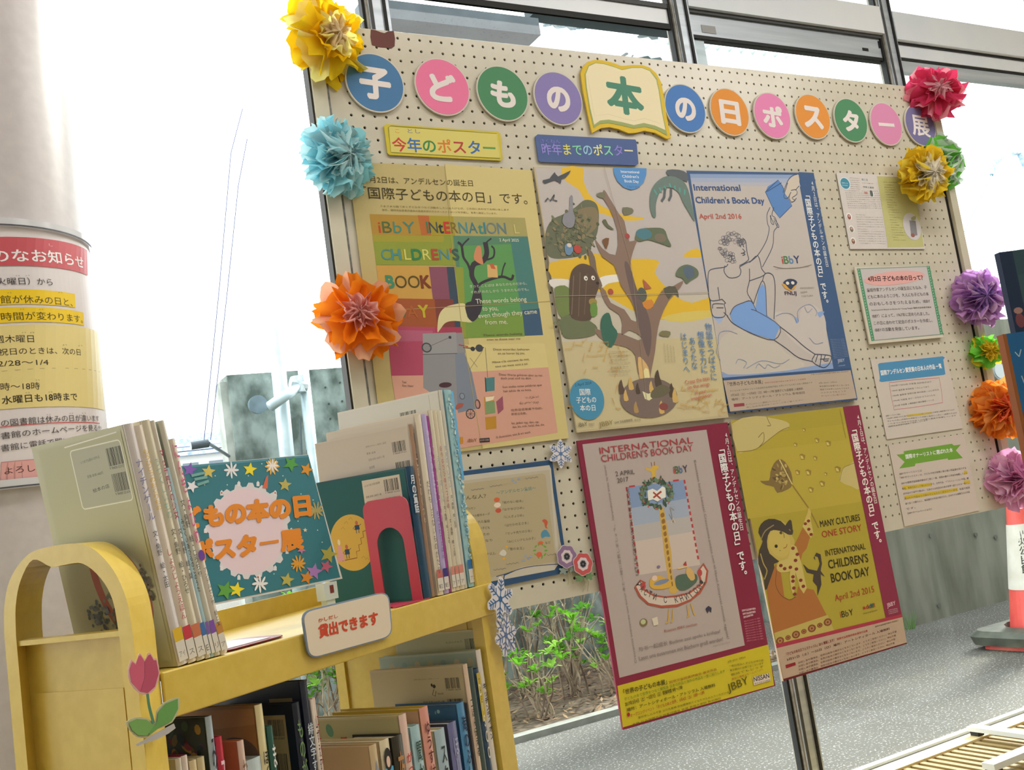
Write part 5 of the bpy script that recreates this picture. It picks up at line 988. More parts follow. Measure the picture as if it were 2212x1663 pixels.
A.poly([(770, 750), (795, 735), (822, 760), (810, 800), (822, 815), (800, 812), (790, 770)], 'b8563a', 2); A.poly([(760, 870), (775, 838), (810, 830), (845, 890), (800, 888), (770, 905)], '4f86a0', 2)
for k in range(10): a = k * .63; A.ell(755 + 50 * math.cos(a), 1010 + 60 * math.sin(a), 15, 8, '6a9a44', k * 36, 8)
A.ell(758, 944, 24, 15, 'c8643c'); A.ell(745, 1045, 26, 22, 'c85c40'); A.ell(460, 976, 11, 11, 'd0a040'); A.poly([(395, 1040), (430, 1000), (460, 1030), (440, 1060)], 'c4c0b4', 2); A.ell(436, 1080, 13, 11, 'd0a040')
for x, y in ((510, 392), (535, 412), (568, 385), (625, 1055), (650, 1080), (672, 1062), (610, 1095)): A.ell(x, y, 14, 12, '9098a8', 0, 8)
for x, y in ((150, 480), (310, 450), (625, 380), (345, 1180), (455, 1130), (815, 1050)): A.line([(x + j * 16, y - j * 2 + (6 if j % 2 else -5)) for j in range(8)], 3, '6f7078', smooth=2)
A.done(t)

# ================================================================== PAPER CUTOUTS
paper_w = mat('dcd8dc', .6, 0, 1.1)
def snowflake(label, c, r, surf, lift, ink, rot=0, style=0, group='paper snowflakes', asp=1.0):
    """c: photo pixel of the centre, r: metres"""
    cc = surf.inv(*c); P = surf.pos(cc, lift); t = thing('paper_snowflake', label, 'snowflake', P, group)
    out = []; n = 72
    for k in range(n):
        a = 2 * math.pi * k / n; rr = r * (.80 + .2 * math.cos(6 * (a - math.radians(rot)))) * (1 + .03 * math.cos(18 * a)); out.append(cc + [rr * math.cos(a) * asp, rr * math.sin(a)])
    sheet('paper', surf, out, .0008, paper_w, t, lift)
    A = Art(surf, None, 1.0, lift + .001, .00003)
    for k in range(6):
        a = math.radians(rot + 60 * k); u = np.array([math.cos(a), math.sin(a)]); v = np.array([-u[1], u[0]]); f = lambda q: cc + (q[0] * u + q[1] * v) * r * np.array([asp, 1])
        A.line([f((0, 0)), f((.86, 0))], r * .055, ink)
        for d, L in ((.36, .2), (.55, .2), (.72, .16)) if style == 0 else ((.3, .22), (.5, .26)):
            for s in (-1, 1): A.line([f((d, 0)), f((d + L * .8, s * L))], r * .05, ink)
        if style == 1:
            for q in ((.9, 0), (.72, .3), (.72, -.3)):
                A._add([f((q[0] + .075 * math.cos(j * .785), q[1] + .075 * math.sin(j * .785))) for j in range(8)], [tuple(range(8))], ink); A._add([f((q[0] + .045 * math.cos(j * .785), q[1] + .045 * math.sin(j * .785))) for j in range(8)], [tuple(range(8))], 'dcd8dc')
    A._add([cc + [r * .14 * math.cos(j * .785) * asp, r * .14 * math.sin(j * .785)] for j in range(8)], [tuple(range(8))], ink)
    A.done(t); return t
SBD = Flat((0, -.008, 0), (1, 0, 0), (0, 0, 1))
snowflake('white paper snowflake with blue branches pinned above the navy framed sheet', (1211, 980), .030, SBD, 0, '5f7fae', 22)
def cut_flower(label, c, px, petal, stem, sgn):
    k = px; t = thing('paper_flower', label, 'paper flower', (*SBD.inv(*c)[:1], -.008, SBD.inv(*c)[1]), 'paper anemones by the framed sheet'); S = Flat((0, -.009 - .002 * sgn, 0), (1, 0, 0), (0, 0, 1)); cc = S.inv(*c); r = px * .00105
    def fl(rr, w): return [cc + [rr * (1 + w * math.cos(7 * a)) * math.cos(a), rr * (1 + w * math.cos(7 * a)) * math.sin(a)] for a in [2 * math.pi * j / 56 for j in range(56)]]
    sheet('petals', S, fl(r * 1.06, .05), .0008, mat('d8cfd0', .6), t, 0); A = Art(S, None, 1.1, .001, .00004)
    A._add(fl(r, .05), [tuple(range(56))], petal); A._add(fl(r * .6, .06), [tuple(range(56))], 'd8c8cc'); A._add(fl(r * .36, .0), [tuple(range(56))], '8a8a90'); A._add(fl(r * .29, .12), [tuple(range(56))], '2c2c34'); A._add(fl(r * .1, 0), [tuple(range(56))], '6a6a74')
    A.done(t)
    q = MB(); b = S.pos(cc, -.0005)
    for dx in (-.003, .003): q.tube([b + [dx, .001, -r], b + [dx + .002 * sgn + .003, .001, -r - .016], b + [dx * 2 - .004 * sgn, .001, -r - .034]], .0008, 5)
    q.put('stems', mat('a8a884'), t); lfm = []
    for dx in (-.012, .012): sheet('leaf', S, [cc + [dx + .009 * math.cos(a) * (1 + .35 * math.cos(5 * a)), -r * 1.02 - .004 + .007 * math.sin(a) * (1 + .35 * math.cos(5 * a))] for a in [2 * math.pi * j / 30 for j in range(30)]], .0005, mat(stem, .7), t, -.001)
cut_flower('lavender paper anemone beside the frame corner', (1224, 1202), 21, '8f7396', '8a9a94', 0)
cut_flower('red paper anemone to the right of the lavender one', (1259, 1218), 21, 'c4585a', '6f9464', 1)

# ================================================================== TISSUE POMPOMS
def pompom(label, c, r, cols, seed, Y=-.03, sheets=10, face=(0, -1, 0), asp=1.0, inner=3, frill=1.0, side=0):
    rn = np.random.RandomState(seed); P = atY(*c, Y); t = thing('tissue_pompom', label, 'pompom', (P[0], 0, P[2]), 'tissue pompoms along the board edges')
    fz = np.array(face, float); fz /= np.linalg.norm(fz); fx = np.cross([0, 0, 1.], fz); fx /= np.linalg.norm(fx); fy = np.cross(fz, fx)
    nr, ns = 9, 54
    for k in range(sheets):
        q = k / (sheets - 1); inn = k < inner
        el0 = (64 - 84 * q); R = r * (.62 + .42 * min(1, q * 1.5)) * (1.0 if not inn else .95)
        nl = rn.choice([5, 6, 7, 8]); ph = rn.rand() * 6.28; ph2, ph3, ph4 = rn.rand(3) * 6.28; V = [P + fz * (-.012 + .01 * (1 - q))]; Fc = []
        for i in range(1, nr + 1):
            s_ = i / nr
            for j in range(ns):
                a = 2 * math.pi * j / ns
                lob = 1 + .13 * math.cos(nl * a + ph) + .05 * math.cos((nl * 2 + 3) * a + ph2) + (.035 * rn.randn() if i == nr else 0)
                rad = R * s_ * (1 + (lob - 1) * s_)
                el = math.radians(el0) + .33 * frill * math.sin(nl * a + ph3) * s_ ** .7 + .22 * frill * math.sin(11 * a + ph4 + s_ * 2) * s_ + .12 * frill * math.sin(19 * a + ph2) * s_ * s_ + .5 * (s_ - .5) * (1 if q < .5 else -.3)
                aa = a + .10 * math.sin(5 * a + ph2) * s_
                V.append(P + (fx * math.cos(aa) * asp + fy * math.sin(aa)) * rad * math.cos(el) + fz * (rad * math.sin(el) * .62 - .008 * q))
        for j in range(ns): Fc.append((0, 1 + j, 1 + (j + 1) % ns))
        for i in range(nr - 1):
            for j in range(ns):
                b = 1 + i * ns; Fc.append((b + j, b + ns + j, b + ns + (j + 1) % ns, b + (j + 1) % ns))
        V = np.array(V); V[:, 1] = np.minimum(V[:, 1], -.004 if 1 else 9)
        put('tissue_sheet', V, Fc, tissue(cols[0] if inn else cols[1 + (k % (len(cols) - 1))], .45, 1.0), t, smooth=True)
    MB().tube([P, P + [0, 0.0, 0], (P[0], -.0, P[2])], .004, 6).put('wire_tie', mat('8c8c88'), t)
    return t
f1 = (-.25, -.95, .05)
pompom('large yellow tissue pompom with pale centre at the top left corner', (712, 78), .084, ['f6e6c4', 'ffc81e', 'ffdc30', 'fff59a'], 1, -.035, 8, (.3, -.9, -.1), 1, 2, .62)
pompom('pale blue tissue pompom on the left edge of the board', (735, 338), .072, ['d8f0f2', 'a8ecfa', 'c2f2fc', 'd6f6fd'], 2, -.04, 12, (.3, -.95, -.1), 1, 4, 1.25)
pompom('orange tissue pompom with salmon centre on the left edge of the board', (775, 680), .076, ['ffc8c0', 'ff9024', 'ff9a30', 'ffc4a0'], 3, -.04, 8, (-.25, -1, .1), 1, 3, .6)
pompom('crimson tissue pompom with pink petals at the top right corner', (2022, 196), .074, ['f6c8d0', 'd8446a', 'f8a0b0', 'de4c74'], 4, -.045, 7, (-.5, -1, .1), 1.1, 2, .9)
pompom('green and white tissue pompom behind the yellow one on the right edge', (2048, 343), .070, ['e4f0e4', '84dc60', 'e2efe4', 'd6ecd8'], 5, -.03, 10, (.3, -1, .1), .95, 3, 1.3)
pompom('yellow tissue pompom with cream centre on the right edge of the board', (2003, 374), .072, ['fff4e6', 'f8d83c', 'f2d034', 'fae45a'], 6, -.07, 12, (-.2, -1, -.2), 1, 5, 1.1)
pompom('purple tissue pompom on the right edge of the board', (2117, 643), .073, ['b898d8', 'd8a8e0', 'cc9ade', 'e4c0e6'], 7, -.05, 12, (-.4, -1, 0), 1, 4, 1.3)
pompom('small green tissue pompom with yellow centre on the right edge', (2134, 758), .044, ['f0d848', 'ecd040', '7cd44c', '8ee05c'], 8, -.04, 9, (-.4, -1, 0), 1.05, 3, .8)
pompom('orange tissue pompom low on the right edge of the board', (2167, 882), .074, ['f48050', 'f89434', 'faa044', 'f8b060'], 9, -.05, 11, (-.4, -1, 0), 1.15, 4, .9)
pompom('pink tissue pompom at the lower right corner of the board', (2197, 1035), .075, ['e8a0cc', 'f0c0e0', 'e8aad2', 'f6d0e6'], 10, -.05, 11, (-.4, -1, 0), 1, 4, .9)

# ================================================================== BOOK TRUCK
CP = np.array([-.708, -.725, 1.04]); th_ = math.radians(31.6); CA = np.array([math.cos(th_), math.sin(th_), 0]); CN = np.array([-math.sin(th_), math.cos(th_), 0]); CZ = np.array([0, 0, 1.])
def ct(s, w, z): return CP + CA * s + CN * w + CZ * z
def cs(x, y, s): W = hit(CP + CA * s, CA, x, y) - CP; return W @ CN, W[2]
def cw(x, y, w): W = hit(CP + CN * w, CN, x, y) - CP; return W @ CA, W[2]
yel = noisy('d3b54a', 'dabd55', 60, .30, .03); yel2 = noisy('cdb04a', 'd6ba55', 50, .32, .03)
truck = thing('book_truck', 'yellow steel library book truck with arched end panels', 'book truck', ct(.3, .1, -1.04))
def archp(W, o):   # outline in (w, z) above the shelf; o = inset
    top = .137 - o
    P = [(W - o, -.95), (W - o, .055), (W - o - .004, .085), (W - o - .016, .110), (W - o - .038, .128), (W - o - .065, top), (o + .07, top), (o + .042, .128 - o * .6), (o + .018, .106 - o * .3), (o + .004, .078), (o, .045), (o, -.95)]
    return P
for nm, s0, s1, W, nl in (('end_frame', -.052, 0, .192, 1), ('end_frame', .600, .642, .292, 2)):
    sh = .6 if s0 < 0 else 0.
    def ct2(s_, w_, z_): return ct(s_, w_ + sh * s_, z_)
    o_ = open_path(archp(W, 0)[::-1][1:-1], 4); i_ = open_path([(p[0], p[1]) for p in archp(W, .019)[::-1][1:-1]], 4)
    o_ = [(0, -.95)] + o_ + [(W, -.95)]; i_ = [(.019, -.95)] + i_ + [(W - .019, -.95)]; n = len(o_); V = []; Fc = []
    for (a, b) in zip(o_, i_): V += [ct2(s0, *a), ct2(s1, *a), ct2(s1, *b), ct2(s0, *b)]
    for k in range(n - 1):
        a = 4 * k; Fc += [(a, a + 4, a + 5, a + 1), (a + 1, a + 5, a + 6, a + 2), (a + 2, a + 6, a + 7, a + 3), (a + 3, a + 7, a + 4, a)]
    Fc += [(0, 1, 2, 3), (4 * n - 1, 4 * n - 2, 4 * n - 3, 4 * n - 4)]
    bevel(put(nm, V, Fc, yel, truck), .004, 3)
    sp = s0 + .016 if s0 < 0 else s0 + .004
    fr = lambda s, w, z: ct2(s, w, z)
    MB().box(sp, sp + .003, .017, W - .017, -.93, .046, 0, fr).put('end_panel', yel2, truck)
    MB().box(s0 + .002, s0 + .02, .017, W - .017, .044, .049, 0, fr).put('panel_lip', yel, truck)
    MB().box(sp - .0015, sp + .001, .030, W - .030, -.90, -.006, 0, fr).put('inner_panel', yel2, truck)
    if s0 < 0:
        MB().tube([ct2(s0 + .03, W - .002, -.045), ct2(s0 + .03, W + .006, -.045)], .006, 10).put('bolt', mat('3c3a30', .4), truck)
def trap(z0, z1, lo=0.0, s0=0., s1=.600, name='shelf', m=yel):
    W0, W1 = .190, .292; c = [ct(s0, lo, z0), ct(s1, lo, z0), ct(s1, W1, z0), ct(s0, W0, z0), ct(s0, lo, z1), ct(s1, lo, z1), ct(s1, W1, z1), ct(s0, W0, z1)]
    return MB().hexa(c).put(name, m, truck)
fr = lambda s, w, z: ct(s, w, z)
for z in (0, -.372, -.74):
    trap(z - .006, z - .001, .0)
    bevel(MB().box(0, .634 if z == 0 else .600, -.004, .0, z - .046, z + .000, 0, fr).put('shelf_rim', yel, truck), .0015)
    c = [ct(0, .189, z - .04), ct(.6, .292, z - .04), ct(.6, .295, z - .04), ct(0, .192, z - .04), ct(0, .189, z + .028), ct(.6, .292, z + .028), ct(.6, .295, z + .028), ct(0, .192, z + .028)]
    MB().hexa(c).put('back_lip', yel2, truck)
for s, W in ((-.04, .178), (.62, .292)):
    for w in (.02, W - .02):
        MB().tube([ct(s, w, -.95), ct(s, w, -.985)], .008, 8).put('caster_stem', mat('6a6a66', .3, 0), truck)
        MB().tube([ct(s - .012, w, -1.012), ct(s + .012, w, -1.012)], .0275, 20).put('caster_wheel', mat('2b2b2b', .5), truck)

# ---- books
pg_m = noisy('cfc6ae', 'ddd5c0', 120, .8, 0, 4, stretch=(1, 1, 1))
class Book:
    def __init__(s, label, s0, thk, w0, wd, h, cover, spine=None, lean=0, z0=0., group=None, gain=1.0, yaw=0):
        s.t = thing('book', label, 'book', ct(s0, w0, z0), group); s.th, s.wd, s.h = thk, wd, h
        r = math.radians(lean); ca = CA * math.cos(math.radians(yaw)) + CN * math.sin(math.radians(yaw)); cn = -CA * math.sin(math.radians(yaw)) + CN * math.cos(math.radians(yaw))
        s.a = ca * math.cos(r) - CZ * math.sin(r); s.z = CZ * math.cos(r) + ca * math.sin(r); s.n = cn
        s.o = ct(s0, w0, z0) + (CZ * (thk * math.sin(r)) if r > 0 else 0)
        s.gain = gain
        P = lambda x, y, z: s.o + s.a * x + s.n * y + s.z * z
        c = .0018 if thk > .004 else .0008
        cm = mat(cover, .35, 0, gain, .5); sm = mat(spine or cover, .35, 0, gain, .5)
        if thk > .004: MB().box(c, thk - c, .003, wd - .004, .002, h - .003, 0, P).put('page_block', pg_m, s.t)
        q = MB(); q.box(0, c, 0.001, wd, 0, h, 0, P); q.box(thk - c, thk, 0.001, wd, 0, h, 0, P); s.cov = q.put('cover_boards', cm, s.t)
        # rounded spine
        n = 6; V = []; Fc = []
        for k in range(n + 1):
            x = thk * k / n; y = -.0022 * math.sin(math.pi * k / n) if thk > .006 else -.0008 * math.sin(math.pi * k / n)
            for zz in (0, h): V.append(P(x, y, zz)); V.append(P(x, y + .0022, zz))
            if k < n: b = 4 * k; Fc += [(b, b + 4, b + 6, b + 2), (b + 1, b + 3, b + 7, b + 5), (b + 2, b + 6, b + 7, b + 3), (b, b + 1, b + 5, b + 4)]
        Fc += [(0, 2, 3, 1), (4 * n, 4 * n + 1, 4 * n + 3, 4 * n + 2)]
        s.spo = put('spine', V, Fc, sm, s.t, smooth=False)
        s.S = Flat(s.o - s.n * .0027, s.a, s.z); s.C = Flat(s.o, -s.n, s.z)   # spine face, visible cover (a = -distance from the spine)
    def spine_art(s): return Art(s.S, None, s.gain, .0003, .00004)
    def cover_art(s): return Art(s.C, None, s.gain, .0004, .00005)
    def label(s, col, z=.012, hh=.03, txt='E'):
        A = Art(s.S, None, 1.0, .0001, .00003); e = .0004
        A.poly([(e, z), (s.th - e, z), (s.th - e, z + hh), (e, z + hh)], 'd8d2c4'); A.poly([(e, z + hh * .6), (s.th - e, z + hh * .6), (s.th - e, z + hh), (e, z + hh)], col)
        if s.th > .006: A.text(txt, (s.th * .2, z + hh * .12), (s.th * .8, z + hh * .12), hh * .18, '6a6458')
        A.done(s.spo, ('shelf_label', 'label_lettering')); return s
    def title(s, txt, z1, z0, col, w=None, bold=.0, x=None):
        A = s.spine_art(); w = w or s.th * .7; x = x if x is not None else s.th / 2
        A.vtext(txt, (x, z1), (x, z0), w, col, bold); A.done(s.spo, ('spine_print', 'title_lettering')); return s
    def back(s, items):
        A = s.cover_art(); items(A); A.done(s.cov, ('cover_print', 'cover_lettering')); return s
GB = 1.05
LB = -9.0
near = [  # label, s0, thickness, height, cover, spine, lean
    ('large pale green picture book whose back cover faces the camera, first on the left', .0315, .0125, .252, 'b9b696', 'cfc8c4', -8.4),
    ('picture book with a lilac topped spine and red number label', .0445, .0115, .250, 'd6b8c4', 'd9cdbc', -8.6),
    ('cream picture book with an orange brown number label', .0565, .0115, .256, 'd2cab0', 'd0c8ae', -8.8),
    ('picture book with dark red vertical title and blue label', .0685, .0065, .256, 'd8cfc0', 'd8d0c0', -9.0),
    ('thin pale blue shorter book with purple label', .0755, .0050, .205, 'b4ccd0', 'a9c6cc', -9.2),
    ('grey green topped picture book with purple label', .0810, .0080, .256, 'a9b0a0', 'ccc9b8', -9.4),
    ('pink lettered mermaid picture book next to the dark red bookend', .0895, .0095, .236, 'd9cfc0', 'd6ccba', -9.8)]
bk = []
for (lab, s0, tk_, h, c, sp, ln) in near:
    wd = {0: .148}.get(len(bk), .15); bk.append(Book(lab, s0, tk_, .008, wd, h, c, sp, ln, 0, 'picture books in the left group on top', GB))
bk[0].title('ナイチンゲール', .215, .150, '6a6a9a', .009).title('文・角野　絵・太田', .140, .080, '3c3834', .006).label('d8b020', .004, .034, 'アイ')
bk[1].title('もうひとつのおくりもの', .225, .160, 'c9a63c', .008).title('しょうじょうえほん', .120, .045, 'b0504c', .007).label('c4303c', .004, .034, 'ス')
bk[2].title('うつくしいもの', .215, .150, '8ab0a0', .008).title('文・角野　絵・ひろせ', .140, .070, '3c3834', .006).label('c47048', .004, .034, 'ス')
bk[3].title('マッチ売りの少女', .225, .150, 'a03048', .0055, .01).title('文・角野　絵・葉', .140, .085, '3c3834', .005).label('3c6aa8', .004, .034)
bk[4].title('みにくいあひるのこのうた', .150, .070, '2c3434', .004, .01).label('7c58a0', .004, .034)
bk[5].title('文・角野　絵・こうちや', .170, .085, '3c3834', .0055).label('7c4aa0', .004, .034, 'リ')
bk[6].title('にんぎょひめ', .232, .120, 'cf5c86', .0075, .01).title('アンデルセン作　絵と文', .095, .03, '4c4640', .0045).label('c08438', .004, .030, 'ア')
A = bk[6].spine_art(); A.ell(.0047, .108, .0045, .006, '6a3c9a', 0, 10); A.done(bk[6].spo)
def near_cover(A):
    A.poly([(-.138, .006), (-.006, .006), (-.006, .246), (-.138, .246)], 'b9b898')
    A.line([(-.095, .243), (-.012, .246)], .0012, 'ece8e0'); 
    A.line(rrect(-.088, -.010, .175, .238, .004, 4), .0012, 'e8e6dc', True); A.poly(rrect(-.0865, -.0105, .1765, .2365, .004), 'b4b4a0')
    barcode(A, -.0225, .221, .022, .022, 3); barcode(A, -.0225, .194, .022, .022, 4)
    A.text('いつまでも読みつがれる', (-.075, .222), (-.045, .224), .003, '55584e'); A.text('定価 本体1400円', (-.07, .206), (-.045, .207), .003, '55584e'); A.text('絵本の店', (-.066, .190), (-.040, .192), .004, '3c3c38')
    A.line(rot_path([(-.092, .12), (-.060, .128), (-.032, .105), (-.022, .06), (-.052, .03), (-.085, .07)], 5), .0105, 'b06a64', True)
    rn = random.Random(5)
    for k in range(120): a = rn.uniform(0, 6.28); r = rn.uniform(0, 1); A.ell(-.062 + .028 * r * math.cos(a), .065 + .026 * r * math.sin(a), .0022, .0022, rn.choice(['6c6f6c', '7c8280', '55605c', '8a8e80']), 0, 6)
    for k in range(70): a = rn.uniform(0, 6.28); r = rn.uniform(0, 1); A.ell(-.1 + .017 * r * math.cos(a), .060 + .018 * r * math.sin(a), .0022, .0022, rn.choice(['6f7786', '858d9a', '5c6470']), 0, 6)
    for k in range(70): a = rn.uniform(0, 6.28); r = rn.uniform(0, 1); A.ell(-.018 + .009 * r * math.cos(a), .088 + .022 * r * math.sin(a), .002, .002, rn.choice(['6c6458', '807464', '5a564c']), 0, 6)
    for k in range(14): A.line([(-.09 + k * .005, .040 - .01 * (k % 3)), (-.088 + k * .005, .018 + .006 * (k % 2))], .0006, '5c6650')
    for k in range(8): A.line([(-.072 + k * .005, .122), (-.074 + k * .006, .108 - .003 * (k % 3))], .0008, '6c7444')
bk[0].back(near_cover)
# bookend at the left group
def bookend(label, s0, w0, W, H, lean, col, base):
    t = thing('bookend', label, 'bookend', ct(s0, w0, 0), 'red steel bookends'); r = math.radians(lean); a = CA * math.cos(r) - CZ * math.sin(r); z_ = CZ * math.cos(r) + CA * math.sin(r); o = ct(s0, w0, .001)
    P = lambda w, z, d=0: o + CN * w + z_ * z + a * d
    out = [(0, 0), (W, 0)] + [(p[0], p[1]) for p in rrect(0, W, H - .04, H, .014, 5)[:12]]
    # plate with an arched opening
    iw = W * .29; arch = [(W / 2 + iw * math.cos(q), H * .56 + iw * math.sin(q)) for q in [math.pi * k / 12 for k in range(13)]]
    ring_o = [(W, 0), (W, H * .56)] + rrect(0, W, H - .03, H, .014, 5)[:6] + rrect(0, W, H - .03, H, .014, 5)[6:12] + [(0, H * .56), (0, 0)]
    inn = [(W / 2 + iw, .0), (W / 2 + iw, H * .56)] + arch[1:-1] + [(W / 2 - iw, H * .56), (W / 2 - iw, 0)]
    n = len(inn); m = len(ring_o)
    # resample both to same count by arclength parameter
    def rs(pts, N):
        pts = np.array(pts, float); d = np.r_[0, np.cumsum(np.linalg.norm(np.diff(pts, axis=0), axis=1))]; u = np.linspace(0, d[-1], N); return np.c_[np.interp(u, d, pts[:, 0]), np.interp(u, d, pts[:, 1])]
    N = 60; A_, B_ = rs(ring_o, N), rs(inn, N); V = []; Fc = []
    for p, q in zip(A_, B_): V += [P(*p, 0), P(*p, .0014), P(*q, .0014), P(*q, 0)]
    for k in range(N - 1):
        b = 4 * k; Fc += [(b, b + 4, b + 5, b + 1), (b + 1, b + 5, b + 6, b + 2), (b + 2, b + 6, b + 7, b + 3), (b + 3, b + 7, b + 4, b)]
    put('upright_plate', V, Fc, col, t)
    bs = [(p[0], p[1]) for p in rrect(-.002, base, 0, W, .02, 5)]; sg = 1
    lo = [ct(s0 + x, w0 + y, .0003) for x, y in bs]; hi = [ct(s0 + x, w0 + y, .0016) for x, y in bs]
    MB().prism(lo, hi).put('base_plate', col, t); return t
dred = mat('7c1e30', .3, 0, 1.1, .5); mred = mat('b3304c', .35, 0, 1.15, .5)
bookend('dark red bookend against the left group of books', .1035, .018, .085, .146, -9.8, dred, .105)
t = thing('leaflet_stack', 'thin white leaflet lying on the bookend base on the top shelf', 'leaflet', ct(.13, .03, .002)); fr2 = lambda s, w, z: ct(s, w, z)
MB().box(.112, .185, .026, .098, .0018, .0026, 0, fr2).put('sheet', mat('e4e0dc'), t)

far = [('dark teal book with a yellow moon picture, right behind the red bookend', .4760, .0185, .187, '1f5058', '1d4560', -1.0, .165, .010),
       ('wide cream book with barcodes and a pink picture strip, brown spine', .4960, .0085, .248, 'cbbfb0', 'a5836a', .5, .178, .012),
       ('cream book whose yellow edged spine stands left of the lavender one', .5060, .0150, .262, 'cfc4b4', 'd9cdb6', 1.0, .168, .008),
 ('lavender spined picture book with a purple label', .5225, .0125, .262, 'b0a4cc', 'b3a6cf', 1.0, .17, .008),
       ('magenta spined thin picture book', .5360, .0060, .260, '9a2c84', 'a03a8e', 1.0, .17, .009),
       ('cream thin picture book with pale red label beside the magenta one', .5430, .0100, .268, 'd6cdb4', 'd8cfb6', 1.0, .17, .008),
       ('cream picture book with red lettering on its thin spine', .5538, .0100, .268, 'd6cbb0', 'd6c9ae', 1.0, .17, .008),
       ('cream picture book with grey lettering, left of the tall white one', .5645, .0125, .268, 'd4ccb2', 'd6ceb6', 1.0, .17, .008),
       ('tall white picture book whose back rises above the others', .5780, .0080, .300, 'cfcabe', 'd0cbbd', 1.4, .20, .009),
       ('light blue mottled picture book at the right end of the top shelf', .5870, .0190, .300, '7fb2c4', '9cc4c8', 1.6, .20, .006)]
fb = []
for (lab, s0, tk_, h, c, sp, ln, wd, w0) in far: fb.append(Book(lab, s0, tk_, w0, wd, h, c, sp, ln, 0, 'picture books in the right group on top', GB))
def teal_cover(A):
    A.poly([(-.162, .003), (-.002, .003), (-.002, .184), (-.162, .184)], '1f5a5c')
    X = lambda x: (x + .077) * .76 - .113
    Y = lambda y: (y - .092) * .76 + .092
    A.ell(-.113, .092, .041, .041, 'cfa94a', 0, 48)
    A.line([(X(x), Y(y)) for x, y in ((-.108, .060), (-.070, .062), (-.070, .074), (-.062, .075), (-.062, .086), (-.055, .087), (-.055, .098), (-.048, .099), (-.048, .110), (-.04, .111))], .001, '6a3424')
    for x, y, h in ((X(-.092), Y(.063), .017), (X(-.060), Y(.108), .015)):
        A.poly([(x - .0045, y + h * .35), (x + .0045, y + h * .35), (x + .0038, y + h * .8), (x - .0038, y + h * .8)], '26405c'); A.line([(x - .0023, y), (x - .0023, y + h * .4)], .0011, '26405c'); A.line([(x + .0023, y), (x + .0023, y + h * .4)], .0011, '26405c'); A.ell(x, y + h, .0027, .0034, 'b8644c', 0, 10)
        A.line([(x - .004, y + h * .7), (x - .008, y + h * .5), (x - .0045, y + h * .4)], .0008, '26405c'); A.line([(x + .004, y + h * .7), (x + .008, y + h * .85)], .0008, '26405c')
    A.poly([(X(x), Y(y)) for x, y in ((-.118, .060), (-.100, .060), (-.104, .078), (-.106, .090), (-.112, .090), (-.114, .078))], 'd49aa6'); A.ell(X(-.109), Y(.096), .0027, .0045, 'e0d0b0', 0, 10)
    for x, y in ((-.09, .13), (-.1, .12), (-.078, .136), (-.06, .06), (-.052, .056)): A.line([(X(x), Y(y)), (X(x) + .005, Y(y) + .003), (X(x) + .007, Y(y) - .001)], .0007, 'a8843c')
    A.poly([(-.080, .118), (-.012, .118), (-.012, .178), (-.080, .178)], 'cfc4b4'); barcode(A, -.028, .164, .026, .020, 7); barcode(A, -.028, .138, .026, .020, 8)
    A.text('はじめて読む外国の童話集', (-.076, .168), (-.048, .170), .003, '5a4a44'); A.text('定価 本体1,200円＋税', (-.076, .152), (-.048, .153), .003, '4a3a34'); A.text('童話の本', (-.076, .144), (-.056, .145), .003, '4a3a34', .02)
fb[0].back(teal_cover).title('月の童話', .175, .120, 'd8dce0', .010, .02)
def cov2(A):
    A.poly([(-.175, .003), (-.003, .003), (-.003, .246), (-.175, .246)], 'c4b8aa')
    barcode(A, -.022, .218, .024, .018, 9); barcode(A, -.020, .188, .024, .018, 10)
    A.text('世界のかわいい絵本と童話', (-.082, .226), (-.044, .227), .003, '77706a'); A.text('著者 画家', (-.082, .216), (-.065, .216), .003, '77706a'); A.text('定価 本体1500円＋税', (-.080, .206), (-.050, .207), .0035, '77706a'); A.text('絵本館', (-.080, .194), (-.070, .195), .004, '77706a')
    A.poly([(-.142, .110), (-.030, .110), (-.030, .166), (-.055, .166), (-.055, .160), (-.142, .156)], 'b88a7c'); A.line([(-.105, .118), (-.095, .150), (-.08, .120)], .003, 'd0b0c0'); A.line([(-.08, .14), (-.065, .162), (-.04, .15)], .004, 'c8bc90'); A.poly([(-.07, .13), (-.05, .155), (-.04, .13)], 'a88090')
fb[1].back(cov2).title('こびとのくつや', .20, .10, 'd8c8a8', .005)
def cov1(A):
    A.poly([(-.165, .003), (-.003, .003), (-.003, .259), (-.165, .259)], 'cbc1b2'); barcode(A, -.012, .226, .014, .018, 19); barcode(A, -.012, .196, .014, .018, 20)
fb[2].back(cov1).title('だれもしらないものがたり', .165, .030, '6a6258', .007).label('c46a60', .006, .030)
fb[3].title('ゆきのひのおはなし', .24, .13, 'd9cfe0', .006).title('ものがたりえほん', .12, .05, '5a4c86', .006).label('3c2c78', .006, .030)
fb[4].title('はなとむすめ', .22, .10, 'e0a8cc', .0045)
fb[5].title('えほんのくに', .20, .13, '8a9aa8', .006).title('文・角野　絵・こんの', .125, .07, '3c3834', .005).label('d08878', .006, .030, 'ア')
fb[6].title('おやゆびひめとつばめ', .215, .12, 'b06470', .006, .01).title('文・角野　絵・三好', .105, .05, '3c3834', .005).label('d08070', .006, .030, 'ア')
fb[7].title('すずのへいたい', .215, .15, '8c98b0', .007).title('文・角野　絵・石井', .14, .09, '3c3834', .0055).label('d48878', .006, .030, 'ア')
def cov8(A):
    A.poly([(-.197, .003), (-.003, .003), (-.003, .297), (-.197, .297)], 'cac6bb'); A.line([(-.02, .296), (-.018, .2)], .0008, 'a8a498'); barcode(A, -.062, .268, .030, .020, 12)
fb[8].back(cov8)
A = fb[9].spine_art(); rn = random.Random(12)
